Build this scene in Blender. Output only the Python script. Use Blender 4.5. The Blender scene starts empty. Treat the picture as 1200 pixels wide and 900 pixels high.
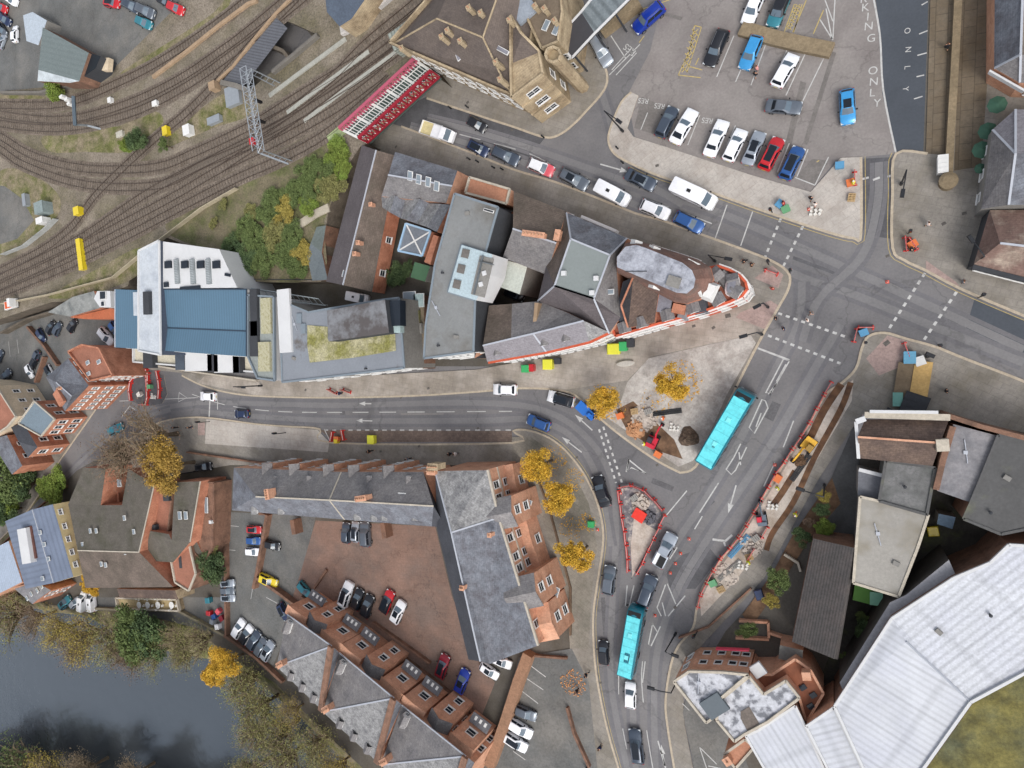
import bpy, bmesh, math, random
from mathutils import Vector, Matrix, noise as mnoise
R = math.radians
random.seed(7)
scene = bpy.context.scene
col = scene.collection
# ------------------------------------------------ camera
F, NX, NY, H = 800.0, 975.0, 425.0, 96.0          # focal length in photo pixels, nadir, flying height
_d = Vector((NX-600, 450-NY, -F)).normalized(); _z = -_d
_y = (Vector((0, 1, 0)) - _z*_z.y).normalized(); _x = _y.cross(_z)
CM = Matrix((_x, _y, _z))
cam = bpy.data.objects.new('camera', bpy.data.cameras.new('camera')); col.objects.link(cam)
cam.data.lens = 36*F/1200; cam.data.sensor_width = 36; cam.data.sensor_fit = 'HORIZONTAL'
cam.data.clip_start = 1; cam.data.clip_end = 3000
cam.matrix_world = Matrix.Translation((0, 0, H)) @ CM.to_4x4()
scene.camera = cam
# ------------------------------------------------ light
SUN_EL, SUN_AZ = 50, 140
world = bpy.data.worlds.new('World'); scene.world = world; world.use_nodes = True
wn = world.node_tree; bgn = wn.nodes['Background']
sk = wn.nodes.new('ShaderNodeTexSky'); sk.sky_type = 'NISHITA'; sk.sun_disc = False
sk.sun_elevation = R(SUN_EL); sk.sun_rotation = R(SUN_AZ); sk.air_density = 1.0; sk.dust_density = 4.0; sk.ozone_density = 1.0
hs = wn.nodes.new('ShaderNodeHueSaturation'); hs.inputs['Saturation'].default_value = 0.35
wn.links.new(sk.outputs[0], hs.inputs['Color']); wn.links.new(hs.outputs[0], bgn.inputs[0])
bgn.inputs[1].default_value = 0.15
sl = bpy.data.lights.new('sun', 'SUN'); sl.energy = .65; sl.angle = R(18); sl.color = (1, .96, .9)
so = bpy.data.objects.new('sun', sl); col.objects.link(so)
so.rotation_euler = (R(90-SUN_EL), 0, R(180-SUN_AZ))
scene.view_settings.view_transform = 'Standard'; scene.view_settings.look = 'None'
scene.view_settings.gamma = 1; scene.view_settings.exposure = 0.56
try: scene.view_settings.use_curve_mapping = False
except Exception: pass

def W(x, y, z=0.0):
    v = CM @ Vector((x-600, 450-y, -F))
    k = (H-z)/(-v.z)
    return Vector((v.x*k, v.y*k, z))
# ------------------------------------------------ materials
def lin(c):
    return tuple(((v/255+.055)/1.055)**2.4 if v > 10 else v/255/12.92 for v in c)
_m = {}
def M(name, rgb, var=.18, sc=.35, rough=.85, c2=None, s2=.15, th=.55, soft=.1, pat=None, ps=1.0, pd=.25, metal=0, bump=0, emis=0, coat=0, fine=.12, coord='Object', seam=0, crack=0):
    """noise-mottled surface; c2 = second colour in patches; pat = tiles / ribs / brick / flags over UV (metres)"""
    if name in _m: return _m[name]
    m = bpy.data.materials.new(name); m.use_nodes = True; _m[name] = m
    nt = m.node_tree; N = nt.nodes; L = nt.links; b = N['Principled BSDF']
    b.inputs['Roughness'].default_value = rough; b.inputs['Metallic'].default_value = metal
    b.inputs['Specular IOR Level'].default_value = .3
    if coat: b.inputs['Coat Weight'].default_value = coat; b.inputs['Coat Roughness'].default_value = .08
    c = lin(rgb)
    tc = N.new('ShaderNodeTexCoord')
    def noise(scale, det=4, rgh=.6):
        n = N.new('ShaderNodeTexNoise'); n.inputs['Scale'].default_value = scale; n.inputs['Detail'].default_value = det
        n.inputs['Roughness'].default_value = rgh
        L.new(tc.outputs[coord], n.inputs['Vector']); return n.outputs['Fac']
    def mr(sock, a, bb, lo, hi):
        n = N.new('ShaderNodeMapRange'); n.clamp = True
        for i, v in enumerate((a, bb, lo, hi)): n.inputs[i+1].default_value = v
        L.new(sock, n.inputs[0]); return n.outputs[0]
    def math_(op, a, bb):
        n = N.new('ShaderNodeMath'); n.operation = op
        for i, v in enumerate((a, bb)):
            if isinstance(v, (int, float)): n.inputs[i].default_value = v
            else: L.new(v, n.inputs[i])
        return n.outputs[0]
    k = mr(noise(sc), .3, .7, 1-var, 1+var)
    if fine: k = math_('MULTIPLY', k, mr(noise(3.2, 6, .75), .32, .68, 1-fine*1.5, 1+fine*1.5))
    if pat:
        if pat in ('tiles', 'brick', 'flags'):
            n = N.new('ShaderNodeTexBrick'); L.new(tc.outputs['UV'], n.inputs['Vector'])
            n.inputs['Color1'].default_value = (1, 1, 1, 1); n.inputs['Color2'].default_value = (1-pd*.8,)*3+(1,)
            n.inputs['Mortar'].default_value = (1-pd*1.6,)*3+(1,) if pat != 'brick' else (1.25, 1.25, 1.25, 1)
            n.inputs['Scale'].default_value = 1/ps
            n.inputs['Mortar Size'].default_value = .03 if pat == 'flags' else .02
            n.inputs['Brick Width'].default_value = .6 if pat != 'flags' else 1.2; n.inputs['Row Height'].default_value = .3 if pat != 'flags' else .8
            kk = n.outputs['Color']; 
            sp = N.new('ShaderNodeSeparateColor'); L.new(kk, sp.inputs[0]); k = math_('MULTIPLY', k, sp.outputs[0])
        else:
            n = N.new('ShaderNodeTexWave'); L.new(tc.outputs['UV'], n.inputs['Vector'])
            n.bands_direction = 'X' if pat == 'ribs' else 'Y'; n.inputs['Scale'].default_value = .314/ps
            n.inputs['Distortion'].default_value = .15; n.inputs['Detail'].default_value = 1
            k = math_('MULTIPLY', k, mr(n.outputs['Fac'], .05, .6, 1-pd, 1+pd*.25))
            if seam:
                n = N.new('ShaderNodeTexWave'); L.new(tc.outputs['UV'], n.inputs['Vector']); n.bands_direction = 'Y' if pat == 'ribs' else 'X'; n.inputs['Scale'].default_value = .314/seam; n.inputs['Distortion'].default_value = .3
                k = math_('MULTIPLY', k, mr(n.outputs['Fac'], .0, .06, .88, 1))
                n = N.new('ShaderNodeTexWave'); L.new(tc.outputs['UV'], n.inputs['Vector']); n.bands_direction = 'X'; n.inputs['Scale'].default_value = .314/4.2
                k = math_('MULTIPLY', k, mr(n.outputs['Fac'], .0, .03, .9, 1))
    if crack:
        nv = N.new('ShaderNodeTexVoronoi'); nv.feature = 'DISTANCE_TO_EDGE'; nv.inputs['Scale'].default_value = crack
        dn = N.new('ShaderNodeTexNoise'); dn.inputs['Scale'].default_value = .5; dn.inputs['Detail'].default_value = 4; L.new(tc.outputs[coord], dn.inputs['Vector'])
        va = N.new('ShaderNodeVectorMath'); va.operation = 'MULTIPLY_ADD'; L.new(dn.outputs['Color'], va.inputs[0]); va.inputs[1].default_value = (5, 5, 0); L.new(tc.outputs[coord], va.inputs[2]); L.new(va.outputs[0], nv.inputs['Vector'])
        k = math_('MULTIPLY', k, mr(nv.outputs['Distance'], .002, .012, .8, 1))
    base = None
    if c2:
        mx = N.new('ShaderNodeMix'); mx.data_type = 'RGBA'
        mx.inputs[6].default_value = c+(1,); mx.inputs[7].default_value = lin(c2)+(1,)
        L.new(mr(noise(s2, 6, .65), th-soft, th+soft, 0, 1), mx.inputs[0]); base = mx.outputs[2]
    vm = N.new('ShaderNodeVectorMath'); vm.operation = 'SCALE'
    if base: L.new(base, vm.inputs[0])
    else: vm.inputs[0].default_value = c
    L.new(k, vm.inputs['Scale']); L.new(vm.outputs[0], b.inputs['Base Color'])
    if bump:
        bn = N.new('ShaderNodeBump'); bn.inputs['Strength'].default_value = bump; bn.inputs['Distance'].default_value = .05
        L.new(noise(3.0, 6, .7), bn.inputs['Height']); L.new(bn.outputs[0], b.inputs['Normal'])
    if emis:
        b.inputs['Emission Color'].default_value = c+(1,); b.inputs['Emission Strength'].default_value = emis
    return m
def P(name, rgb, rough=.4, metal=0, coat=0, var=.04):   # plain painted / plastic thing
    return M(name, rgb, var=var, sc=1.5, rough=rough, metal=metal, coat=coat, fine=.03)
# ------------------------------------------------ mesh helpers
def tag(o, label=None, cat=None, group=None, kind=None):
    for k, v in (('label', label), ('category', cat), ('group', group), ('kind', kind)):
        if v: o[k] = v
    return o
def uvs(me):
    uv = me.uv_layers.new(name='UVMap').data
    for p in me.polygons:
        n = p.normal
        if abs(n.z) > .985:
            vs = p.vertices; u = (me.vertices[vs[1]].co-me.vertices[vs[0]].co); u.z = 0
            u = u.normalized() if u.length > 1e-6 else Vector((1, 0, 0)); v = Vector((-u.y, u.x, 0))
        else:
            u = Vector((0, 0, 1)).cross(n).normalized(); v = n.cross(u)
        for li in p.loop_indices:
            co = me.vertices[me.loops[li].vertex_index].co
            uv[li].uv = (co.dot(u), co.dot(v))
def mesh(name, vs, fs, mats, smooth=False, mi=None, recalc=False):
    me = bpy.data.meshes.new(name); me.from_pydata([tuple(v) for v in vs], [], fs)
    for m in (mats if isinstance(mats, (list, tuple)) else [mats]): me.materials.append(m)
    if mi:
        for p, i in zip(me.polygons, mi): p.material_index = i
    if recalc:
        bm = bmesh.new(); bm.from_mesh(me); bmesh.ops.recalc_face_normals(bm, faces=bm.faces); bm.to_mesh(me); bm.free()
    me.update()
    uvs(me)
    if smooth: me.shade_smooth()
    return me
def put(name, me, parent=None, loc=(0, 0, 0), rz=0):
    o = bpy.data.objects.new(name, me); col.objects.link(o); o.location = loc; o.rotation_euler = (0, 0, rz)
    if parent: o.parent = parent
    return o
def empty(name, loc, label=None, cat=None, group=None, rz=0):
    o = bpy.data.objects.new(name, None); col.objects.link(o); o.location = loc; o.rotation_euler = (0, 0, rz); o.empty_display_size = .3
    return tag(o, label, cat, group)
def part(name, vs, fs, mat, parent, smooth=False, recalc=True, mi=None):
    """a part given in world coordinates under an unrotated root"""
    o = Vector((0, 0, 0)); p = parent
    while p: o = o + Vector(p.location); p = p.parent
    return put(name, mesh(name, [Vector(v)-o for v in vs], fs, mat, smooth, mi, recalc), parent)
class G:                                            # geometry collector
    def __init__(s): s.v = []; s.f = []; s.m = []
    def add(s, vs, fs, m=0):
        b = len(s.v); s.v += [Vector(v) for v in vs]; s.f += [tuple(b+i for i in f) for f in fs]; s.m += [m]*len(fs); return s
    def box(s, c, d, rz=0, m=0, top=1.0):
        x, y, z = d[0]/2, d[1]/2, d[2]/2; cr, sr = math.cos(rz), math.sin(rz); vs = []
        for dz in (-z, z):
            t = top if dz > 0 else 1
            for dx, dy in ((-x, -y), (x, -y), (x, y), (-x, y)):
                dx *= t; dy *= t; vs.append((c[0]+dx*cr-dy*sr, c[1]+dx*sr+dy*cr, c[2]+dz))
        return s.add(vs, [(0, 3, 2, 1), (4, 5, 6, 7), (0, 1, 5, 4), (1, 2, 6, 5), (2, 3, 7, 6), (3, 0, 4, 7)], m)
    def tube(s, pts, r, n=6, m=0):
        pts = [Vector(p) for p in pts]; rs = r if isinstance(r, (list, tuple)) else [r]*len(pts); vs = []; fs = []
        for i, p in enumerate(pts):
            t = (pts[min(i+1, len(pts)-1)]-pts[max(i-1, 0)]).normalized()
            a = t.cross(Vector((0, 0, 1)) if abs(t.z) < .9 else Vector((1, 0, 0))).normalized(); b = t.cross(a)
            for k in range(n):
                an = 2*math.pi*k/n; vs.append(p+(a*math.cos(an)+b*math.sin(an))*rs[i])
        for i in range(len(pts)-1):
            for k in range(n):
                k2 = (k+1) % n; fs.append((i*n+k, i*n+k2, (i+1)*n+k2, (i+1)*n+k))
        fs.append(tuple(range(n-1, -1, -1))); fs.append(tuple((len(pts)-1)*n+k for k in range(n)))
        return s.add(vs, fs, m)
    def cyl(s, c, r, h, n=12, m=0, r2=None):
        r2 = r if r2 is None else r2
        vs = [(c[0]+(r if z == 0 else r2)*math.cos(2*math.pi*k/n), c[1]+(r if z == 0 else r2)*math.sin(2*math.pi*k/n), c[2]+z) for z in (0, h) for k in range(n)]
        return s.add(vs, [(k, (k+1) % n, n+(k+1) % n, n+k) for k in range(n)]+[tuple(range(n-1, -1, -1)), tuple(range(n, 2*n))], m)
    def me(s, name, mats, smooth=False, recalc=True): return mesh(name, s.v, s.f, mats, smooth, s.m, recalc)
    def put(s, name, mats, parent=None, loc=(0, 0, 0), rz=0, smooth=False): return put(name, s.me(name, mats, smooth), parent, loc, rz)
def cr(pts, n=6, closed=False):
    """Catmull-Rom through pixel points"""
    out = []; L = len(pts); rng = range(L if closed else L-1)
    for i in rng:
        g = (lambda j: pts[j % L]) if closed else (lambda j: pts[max(0, min(L-1, j))])
        p0, p1, p2, p3 = g(i-1), g(i), g(i+1), g(i+2)
        for k in range(n):
            t = k/n
            out.append(tuple(.5*((2*b)+(c-a)*t+(2*a-5*b+4*c-d)*t*t+(3*b-a-3*c+d)*t**3) for a, b, c, d in zip(p0, p1, p2, p3)))
    if not closed: out.append(tuple(pts[-1]))
    return out
def sheet(name, px, z, mat, kind='structure', label=None, cat=None, zpx=None):
    vs = [W(x, y, z if zpx is None else zpx) for x, y in px]
    for v in vs: v.z = z
    me = mesh(name, vs, [tuple(range(len(vs)))], mat)
    if me.polygons[0].normal.z < 0: me.flip_normals()
    o = put(name, me)
    return tag(o, label, cat, None, kind)
def slab(name, px, z0, z1, mats, parent=None, kind='structure', label=None, cat=None):
    vs = [W(x, y, z1) for x, y in px]; n = len(vs)
    lo = [Vector((v.x, v.y, z0)) for v in vs]
    fs = [tuple(range(n))]+[(i, (i+1) % n, n+(i+1) % n, n+i) for i in range(n)]
    mats = mats if isinstance(mats, list) else [mats, mats]
    me = mesh(name, vs+lo, fs, mats, mi=[0]+[1]*n, recalc=True)
    if me.polygons[0].normal.z < 0: me.flip_normals()
    o = put(name, me, parent)
    return tag(o, label, cat, None, kind)
def wpath(px, z=0): return [W(p[0], p[1], z) for p in px]
def ribbon(g, pts, w, z=None, h=0, m=0, off=0, z0=None):
    """flat strip (h=0) or a little wall of width w along world points; off shifts it sideways"""
    pts = [Vector(p) for p in pts]; n = len(pts); A = []; B = []
    for i, p in enumerate(pts):
        t = pts[min(i+1, n-1)]-pts[max(i-1, 0)]; t.z = 0; t = t.normalized() if t.length > 0 else Vector((1, 0, 0))
        s = Vector((-t.y, t.x, 0)); zz = p.z if z is None else z
        a = p+s*(off+w/2); b = p+s*(off-w/2); a.z = b.z = zz; A.append(a); B.append(b)
    if h == 0:
        g.add(A+B, [(i+n, i+n+1, i+1, i) for i in range(n-1)], m)
    else:
        up = lambda q: Vector((q.x, q.y, q.z+h))
        vs = A+B+[up(a) for a in A]+[up(b) for b in B]; fs = []
        for i in range(n-1):
            fs += [(2*n+i, 3*n+i, 3*n+i+1, 2*n+i+1), (i, 2*n+i, 2*n+i+1, i+1), (n+i, n+i+1, 3*n+i+1, 3*n+i)]
        fs += [(0, n, 3*n, 2*n), (n-1, 3*n-1, 4*n-1, 2*n-1)]
        g.add(vs, fs, m)
    return g
def resample(pts, step):
    pts = [Vector(p) for p in pts]; out = [pts[0].copy()]; acc = 0
    for a, b in zip(pts, pts[1:]):
        L = (b-a).length
        if L == 0: continue
        d = step-acc
        while d <= L: out.append(a.lerp(b, d/L)); d += step
        acc = (L-(d-step))
    return out
def cut(pts, s0, s1):
    """part of a polyline between arc lengths"""
    out = []; s = 0
    for a, b in zip(pts, pts[1:]):
        L = (b-a).length
        if s+L >= s0 and s <= s1 and L > 0:
            t0 = max(0, (s0-s)/L); t1 = min(1, (s1-s)/L)
            if not out: out.append(a.lerp(b, t0))
            out.append(a.lerp(b, t1))
        s += L
    return out
def plen(pts): return sum((b-a).length for a, b in zip(pts, pts[1:]))
# ================================================ setting
ASPH = M('asphalt', (102, 101, 103), var=.14, sc=.1, rough=.8, c2=(120, 118, 118), s2=.045, th=.5, soft=.12, crack=.06, fine=.08, bump=.1)
ASPH2 = M('asphalt_new', (72, 77, 84), var=.10, sc=.2, rough=.8, fine=.06)
ASPHD = M('asphalt_patch', (84, 84, 87), var=.22, sc=.5, rough=.85, fine=.1)
YARD = M('yard_asphalt', (98, 99, 98), crack=.14, var=.2, sc=.2, rough=.85, c2=(112, 110, 106), s2=.12, th=.52, soft=.12)
PARK = M('car_park_tarmac', (132, 127, 124), crack=.09, var=.10, sc=.2, rough=.85, c2=(120, 114, 112), s2=.15, th=.55, soft=.12, fine=.08)
PAVE = M('paving_slabs', (138, 133, 126), var=.12, sc=.3, rough=.85, pat='flags', ps=1.1, pd=.12, c2=(122, 116, 106), s2=.2)
PAVL = M('pale_paving', (176, 170, 163), var=.07, sc=.3, rough=.85, pat='flags', ps=1.3, pd=.10, c2=(160, 152, 144), s2=.2)
PAVB = M('brown_paving', (118, 107, 92), var=.16, sc=.4, rough=.85, pat='flags', ps=1.6, pd=.22, c2=(98, 86, 70), s2=.2)
PAVP = M('pink_tactile_paving', (158, 138, 132), var=.1, sc=.8, pat='flags', ps=.6, pd=.1)
CONC = M('dusty_concrete', (182, 172, 162), var=.12, sc=.5, c2=(152, 138, 124), s2=.3, th=.55, soft=.1, bump=.2)
BRKP = M('red_block_paving', (132, 107, 95), var=.16, sc=.25, pat='flags', ps=.8, pd=.1, c2=(116, 100, 92), s2=.14, th=.52, crack=.1)
BAY = M('brown_bay_setts', (110, 96, 88), var=.2, sc=1.2, pat='flags', ps=.4, pd=.2)
KERB = M('kerb_stone', (172, 160, 142), var=.1, sc=1)
GRND = M('ground_mixed', (92, 88, 82), var=.2, sc=.1, c2=(76, 70, 60), s2=.08)
EARTH = M('bare_earth', (112, 88, 68), var=.25, sc=.6, c2=(82, 62, 48), s2=.5, bump=.4)
BALL = M('ballast', (126, 117, 105), var=.18, sc=.25, c2=(98, 92, 74), s2=.1, th=.52, soft=.12, fine=.35, bump=.5)
GRASSB = M('weedy_grass', (102, 104, 60), var=.3, sc=.6, c2=(122, 112, 92), s2=.3, th=.48, soft=.1, fine=.3, bump=.5)
WHITE = M('white_road_paint', (182, 182, 180), var=.1, sc=2, rough=.7, c2=(150, 148, 146), s2=1.6, th=.6, soft=.08)
YELL = M('yellow_road_paint', (176, 156, 98), var=.1, sc=2, rough=.7, c2=(150, 140, 110), s2=1.6, th=.58, soft=.08)
STONE = M('sandstone', (168, 152, 126), var=.2, sc=.5, c2=(130, 114, 92), s2=.35, pat='brick', ps=1.2, pd=.12)
BRICK = M('red_brick', (198, 152, 126), var=.12, sc=.6, c2=(180, 132, 106), s2=.5, pat='brick', ps=.45, pd=.15)
BRICKD = M('dark_brick', (126, 96, 80), var=.2, sc=.6, c2=(98, 76, 64), s2=.5, pat='brick', ps=.45, pd=.15)
BRICKO = M('orange_brick', (176, 122, 98), var=.14, sc=.6, c2=(152, 100, 78), s2=.5, pat='brick', ps=.45, pd=.12)

# river outline: near bank (water's edge, z = -4) and far bank
ZR = -4.0
near = [(-420, 560), (-120, 690), (0, 712), (50, 716), (100, 722), (160, 755), (220, 775), (262, 782), (300, 800), (345, 835), (400, 890), (450, 950), (520, 1060)]
top = [(-380, 500), (-110, 640), (0, 690), (55, 708), (112, 716), (150, 716), (210, 717), (262, 765), (322, 800), (372, 850), (430, 905), (500, 980), (580, 1060)]
far_ = [(-420, 860), (-200, 900), (0, 925), (120, 945), (220, 985), (330, 1060)]
nw = [W(x, y, ZR) for x, y in near]; tw = [W(x, y, 0) for x, y in top]; fw = [W(x, y, ZR) for x, y in far_]
# ground: one sheet out to the horizon on the town side of the bank
far = 900
gv = [Vector((-far, -60, 0))]+tw+[Vector((tw[-1].x+40, -far, 0)), Vector((far, -far, 0)), Vector((far, far, 0)), Vector((-far, far, 0))]
gm = mesh('ground', gv, [tuple(range(len(gv)))], GRND)
if gm.polygons[0].normal.z < 0: gm.flip_normals()
tag(put('ground', gm), kind='structure')
n = len(nw); bv = []; bf = []
edge = [Vector((-far, -60, 0))]+tw; low = [Vector((-far, -70, ZR-.6))]+[Vector((v.x-.5, v.y-.5, ZR-.6)) for v in nw]
edge.append(Vector((tw[-1].x+40, -far, 0))); low.append(Vector((nw[-1].x+30, -far, ZR-.6)))
n = len(edge)
tag(put('river_bank', mesh('river_bank', edge+low, [(i, i+1, n+i+1, n+i) for i in range(n-1)], GRASSB, recalc=True)), kind='structure')
WAT = bpy.data.materials.new('river_water'); WAT.use_nodes = True
b_ = WAT.node_tree.nodes['Principled BSDF']; b_.inputs['Base Color'].default_value = (.056, .064, .072, 1); b_.inputs['Roughness'].default_value = .12
b_.inputs['IOR'].default_value = 1.62; b_.inputs['Specular IOR Level'].default_value = .9; b_.inputs['Specular Tint'].default_value = (.68, .84, 1, 1)
tc_ = WAT.node_tree.nodes.new('ShaderNodeTexCoord'); nz = WAT.node_tree.nodes.new('ShaderNodeTexNoise'); nz.inputs['Scale'].default_value = .35; nz.inputs['Detail'].default_value = 3
bp = WAT.node_tree.nodes.new('ShaderNodeBump'); bp.inputs['Strength'].default_value = .22; bp.inputs['Distance'].default_value = .35
WAT.node_tree.links.new(tc_.outputs['Object'], nz.inputs['Vector']); WAT.node_tree.links.new(nz.outputs['Fac'], bp.inputs['Height']); WAT.node_tree.links.new(bp.outputs[0], b_.inputs['Normal'])
xs = [v.x for v in nw+fw]; 
wv = [(-far, -far, ZR), (40, -far, ZR), (40, 30, ZR), (-far, 30, ZR)]
tag(put('river_water', mesh('river_water', wv, [(0, 1, 2, 3)], WAT)), kind='structure')
fv = [Vector((-far, fw[0].y+10, ZR-.3))]+[Vector((v.x, v.y, ZR-.3)) for v in fw]+[Vector((fw[-1].x+10, -far, ZR-.3))]
bk = [Vector((v.x-5, v.y-9, -.5)) for v in fv]
n = len(fv)
tag(put('far_bank', mesh('far_bank', fv+bk+[Vector((-far, -far, -.5))], [(i, i+1, n+i+1, n+i) for i in range(n-1)]+[tuple(range(n, 2*n+1))], GRASSB, recalc=True)), kind='structure')

# roads: a tarmac sheet under everything that follows, pavements are raised slabs on it
road = [(-80, 650), (20, 640), (75, 560), (110, 540), (170, 525), (400, 522), (600, 522), (690, 700), (690, 940), (815, 940), (815, 800), (850, 740), (960, 620), (1010, 470), (1210, 500), (1300, 500), (1300, 340), (1130, 300), (1060, 200), (1050, 175), (1100, -80), (640, -80), (690, 20), (660, 90), (520, 90), (440, 110), (380, 60), (280, -60), (150, -60), (330, 110), (430, 178), (560, 222), (740, 290), (850, 330), (850, 420), (690, 430), (250, 428), (150, 420), (60, 500), (-80, 610)]
sheet('road', road, .004, ASPH)
kg = G()
def pave(name, px, mat, z=.12, kerb=None, label=None):
    slab(name, px, .002, z, [mat, KERB])
    if kerb:
        ribbon(kg, wpath(kerb, z), .3, z=z-.1, h=.112)
Nk = cr([(213, 440), (235, 451), (262, 459), (300, 464), (380, 466), (480, 464), (560, 459), (610, 455), (660, 458), (684, 471), (705, 492), (735, 516), (770, 540), (797, 554)], 4)
Ek = cr([(797, 554), (815, 547), (838, 505), (866, 447), (892, 396), (910, 364), (924, 338), (924, 320), (905, 306), (870, 292), (820, 274), (775, 258), (745, 250), (700, 232), (650, 213), (600, 198), (550, 178), (470, 148)], 4)
pave('pavement', Nk+Ek[1:]+[(440, 140), (425, 168), (540, 225), (720, 300), (840, 340), (720, 420), (560, 437), (320, 447), (213, 436)], PAVE, kerb=Nk+Ek[1:])
Uk = cr([(500, 115), (575, 140), (600, 148), (635, 160), (650, 160), (667, 150), (687, 130), (708, 105), (711, 85), (700, 60), (690, 30)], 4)
pave('pavement', Uk+[(640, 20), (600, 60), (490, 80)], PAVE, kerb=Uk)
Ck = cr([(740, 108), (728, 120), (716, 148), (713, 165), (720, 180), (740, 192), (775, 207), (835, 226), (900, 249), (970, 272), (1000, 279), (1009, 274), (1009, 184)], 4)
pave('car_park_pavement', Ck+[(985, 185), (950, 225), (880, 205), (780, 172), (742, 160), (735, 150), (748, 112)], PAVL, kerb=Ck)
Rk = cr([(1087, 180), (1050, 180), (1046, 225), (1046, 290), (1060, 305), (1085, 317), (1125, 338), (1200, 370), (1300, 410)], 4)
pave('pavement', Rk+[(1320, 300), (1320, -80), (1095, -80)], PAVE, kerb=Rk)
sheet('pavement_setts', [(1092, -60), (1085, 180), (1112, 182), (1125, -60)], .124, PAVB)
sheet('pavement_setts', [(1128, -60), (1118, 200), (1150, 195), (1168, -60)], .124, PAVB)
Lk = cr([(1300, 490), (1200, 447), (1130, 420), (1095, 406), (1062, 397), (1037, 390), (1018, 394), (1010, 408), (1003, 432), (985, 450), (968, 462), (950, 493), (925, 533), (900, 573), (882, 602), (862, 633), (828, 680), (817, 710), (812, 736), (795, 757), (786, 780), (780, 820), (782, 850), (790, 900), (800, 960)], 4)
pave('pavement', Lk+[(825, 960), (812, 900), (802, 850), (800, 810), (806, 775), (828, 750), (895, 678), (960, 560), (1000, 500), (1112, 487), (1300, 530)], PAVE, kerb=Lk)
Sk = cr([(105, 556), (132, 528), (160, 510), (190, 494), (235, 489), (300, 497), (340, 500), (375, 503), (390, 519), (600, 519), (601, 505), (622, 505), (650, 517), (675, 542), (692, 570), (703, 600), (707, 630), (703, 665), (699, 690), (695, 725), (697, 775), (703, 815), (713, 860), (726, 905), (740, 960)], 4)
pave('pavement', Sk+[(700, 960), (668, 780), (668, 740), (610, 560), (560, 545), (270, 545), (180, 560), (110, 560)], PAVE, kerb=Sk)
sheet('parking_bay', [(375, 504), (600, 505), (600, 518), (393, 518)], .012, BAY)
sheet('pavement_slabs', [(242, 491), (300, 498), (372, 504), (386, 518), (384, 530), (240, 520)], .124, PAVL)
sheet('pavement_slabs', [(640, 525), (668, 545), (690, 590), (700, 640), (694, 690), (690, 760), (668, 760), (664, 700), (630, 590), (600, 540), (600, 512), (622, 512)], .124, M('grey_paving', (134, 128, 118), var=.14, sc=.3, pat='flags', ps=1.0, pd=.14, c2=(104, 102, 92), s2=.12))
Wk = cr([(157, 429), (130, 455), (100, 497), (70, 540), (45, 580), (20, 612), (-60, 690)], 4)
pave('pavement', Wk+[(-80, 660), (5, 590), (55, 530), (90, 485), (120, 448), (148, 428)], PAVE, kerb=Wk)
pave('pavement', [(148, 428), (213, 432), (213, 437), (157, 431)], PAVE)
sheet('pavement_slabs', [(232, 449), (300, 463), (380, 465), (480, 463), (560, 458), (610, 454), (660, 457), (735, 446), (762, 418), (884, 392), (893, 388), (905, 360), (870, 352), (800, 374), (715, 398), (640, 418), (560, 433), (320, 446), (240, 440)], .1225, M('warm_paving', (166, 158, 149), var=.12, sc=.3, pat='flags', ps=1.0, pd=.12, c2=(140, 132, 122), s2=.2, th=.52))
# paving colours inside the plazas
sheet('cleared_paving', [(735, 448), (760, 420), (880, 393), (886, 402), (852, 462), (826, 520), (812, 540), (795, 547), (745, 512), (700, 482), (712, 470), (725, 478)], .124, M('cleared_concrete', (178, 174, 168), var=.12, sc=.9, c2=(152, 146, 140), s2=.25, th=.5, soft=.08, fine=.15))
sheet('bare_soil', [(722, 480), (742, 470), (790, 515), (800, 538), (770, 528), (735, 505)], .128, EARTH)
sheet('pink_crossing_slabs', [(862, 372), (897, 386), (912, 358), (903, 352), (868, 366)], .126, PAVP)
sheet('pink_crossing_slabs', [(884, 326), (912, 338), (918, 322), (905, 311)], .126, PAVP)
sheet('pink_crossing_slabs', [(1040, 393), (1064, 400), (1055, 430), (1030, 440), (1015, 420)], .126, PAVP)
sheet('pink_crossing_slabs', [(1085, 318), (1127, 339), (1120, 330), (1085, 305)], .126, PAVP)
sheet('pink_crossing_slabs', [(232, 495), (240, 495), (240, 510), (232, 510)], .126, PAVP)
sheet('works_ground', [(985, 455), (1000, 445), (998, 470), (945, 560), (905, 625), (862, 680), (822, 722), (820, 705), (832, 682), (866, 635), (905, 572), (950, 500)], .124, CONC)
tr = M('trench_earth', (104, 76, 56), var=.3, sc=1, c2=(74, 54, 42), s2=.8, bump=.5)
gtr = G()
ribbon(gtr, wpath(cr([(986, 450), (966, 480), (950, 512)], 4), .13), .9, z=.135); ribbon(gtr, wpath(cr([(932, 552), (918, 575), (906, 592)], 4), .13), .8, z=.135)
ribbon(gtr, wpath(cr([(997, 448), (985, 480), (955, 535), (930, 588), (905, 625), (898, 645)], 4), .13), .7, z=.135)
gtr.put('trench', [tr])['kind'] = 'structure'
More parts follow.
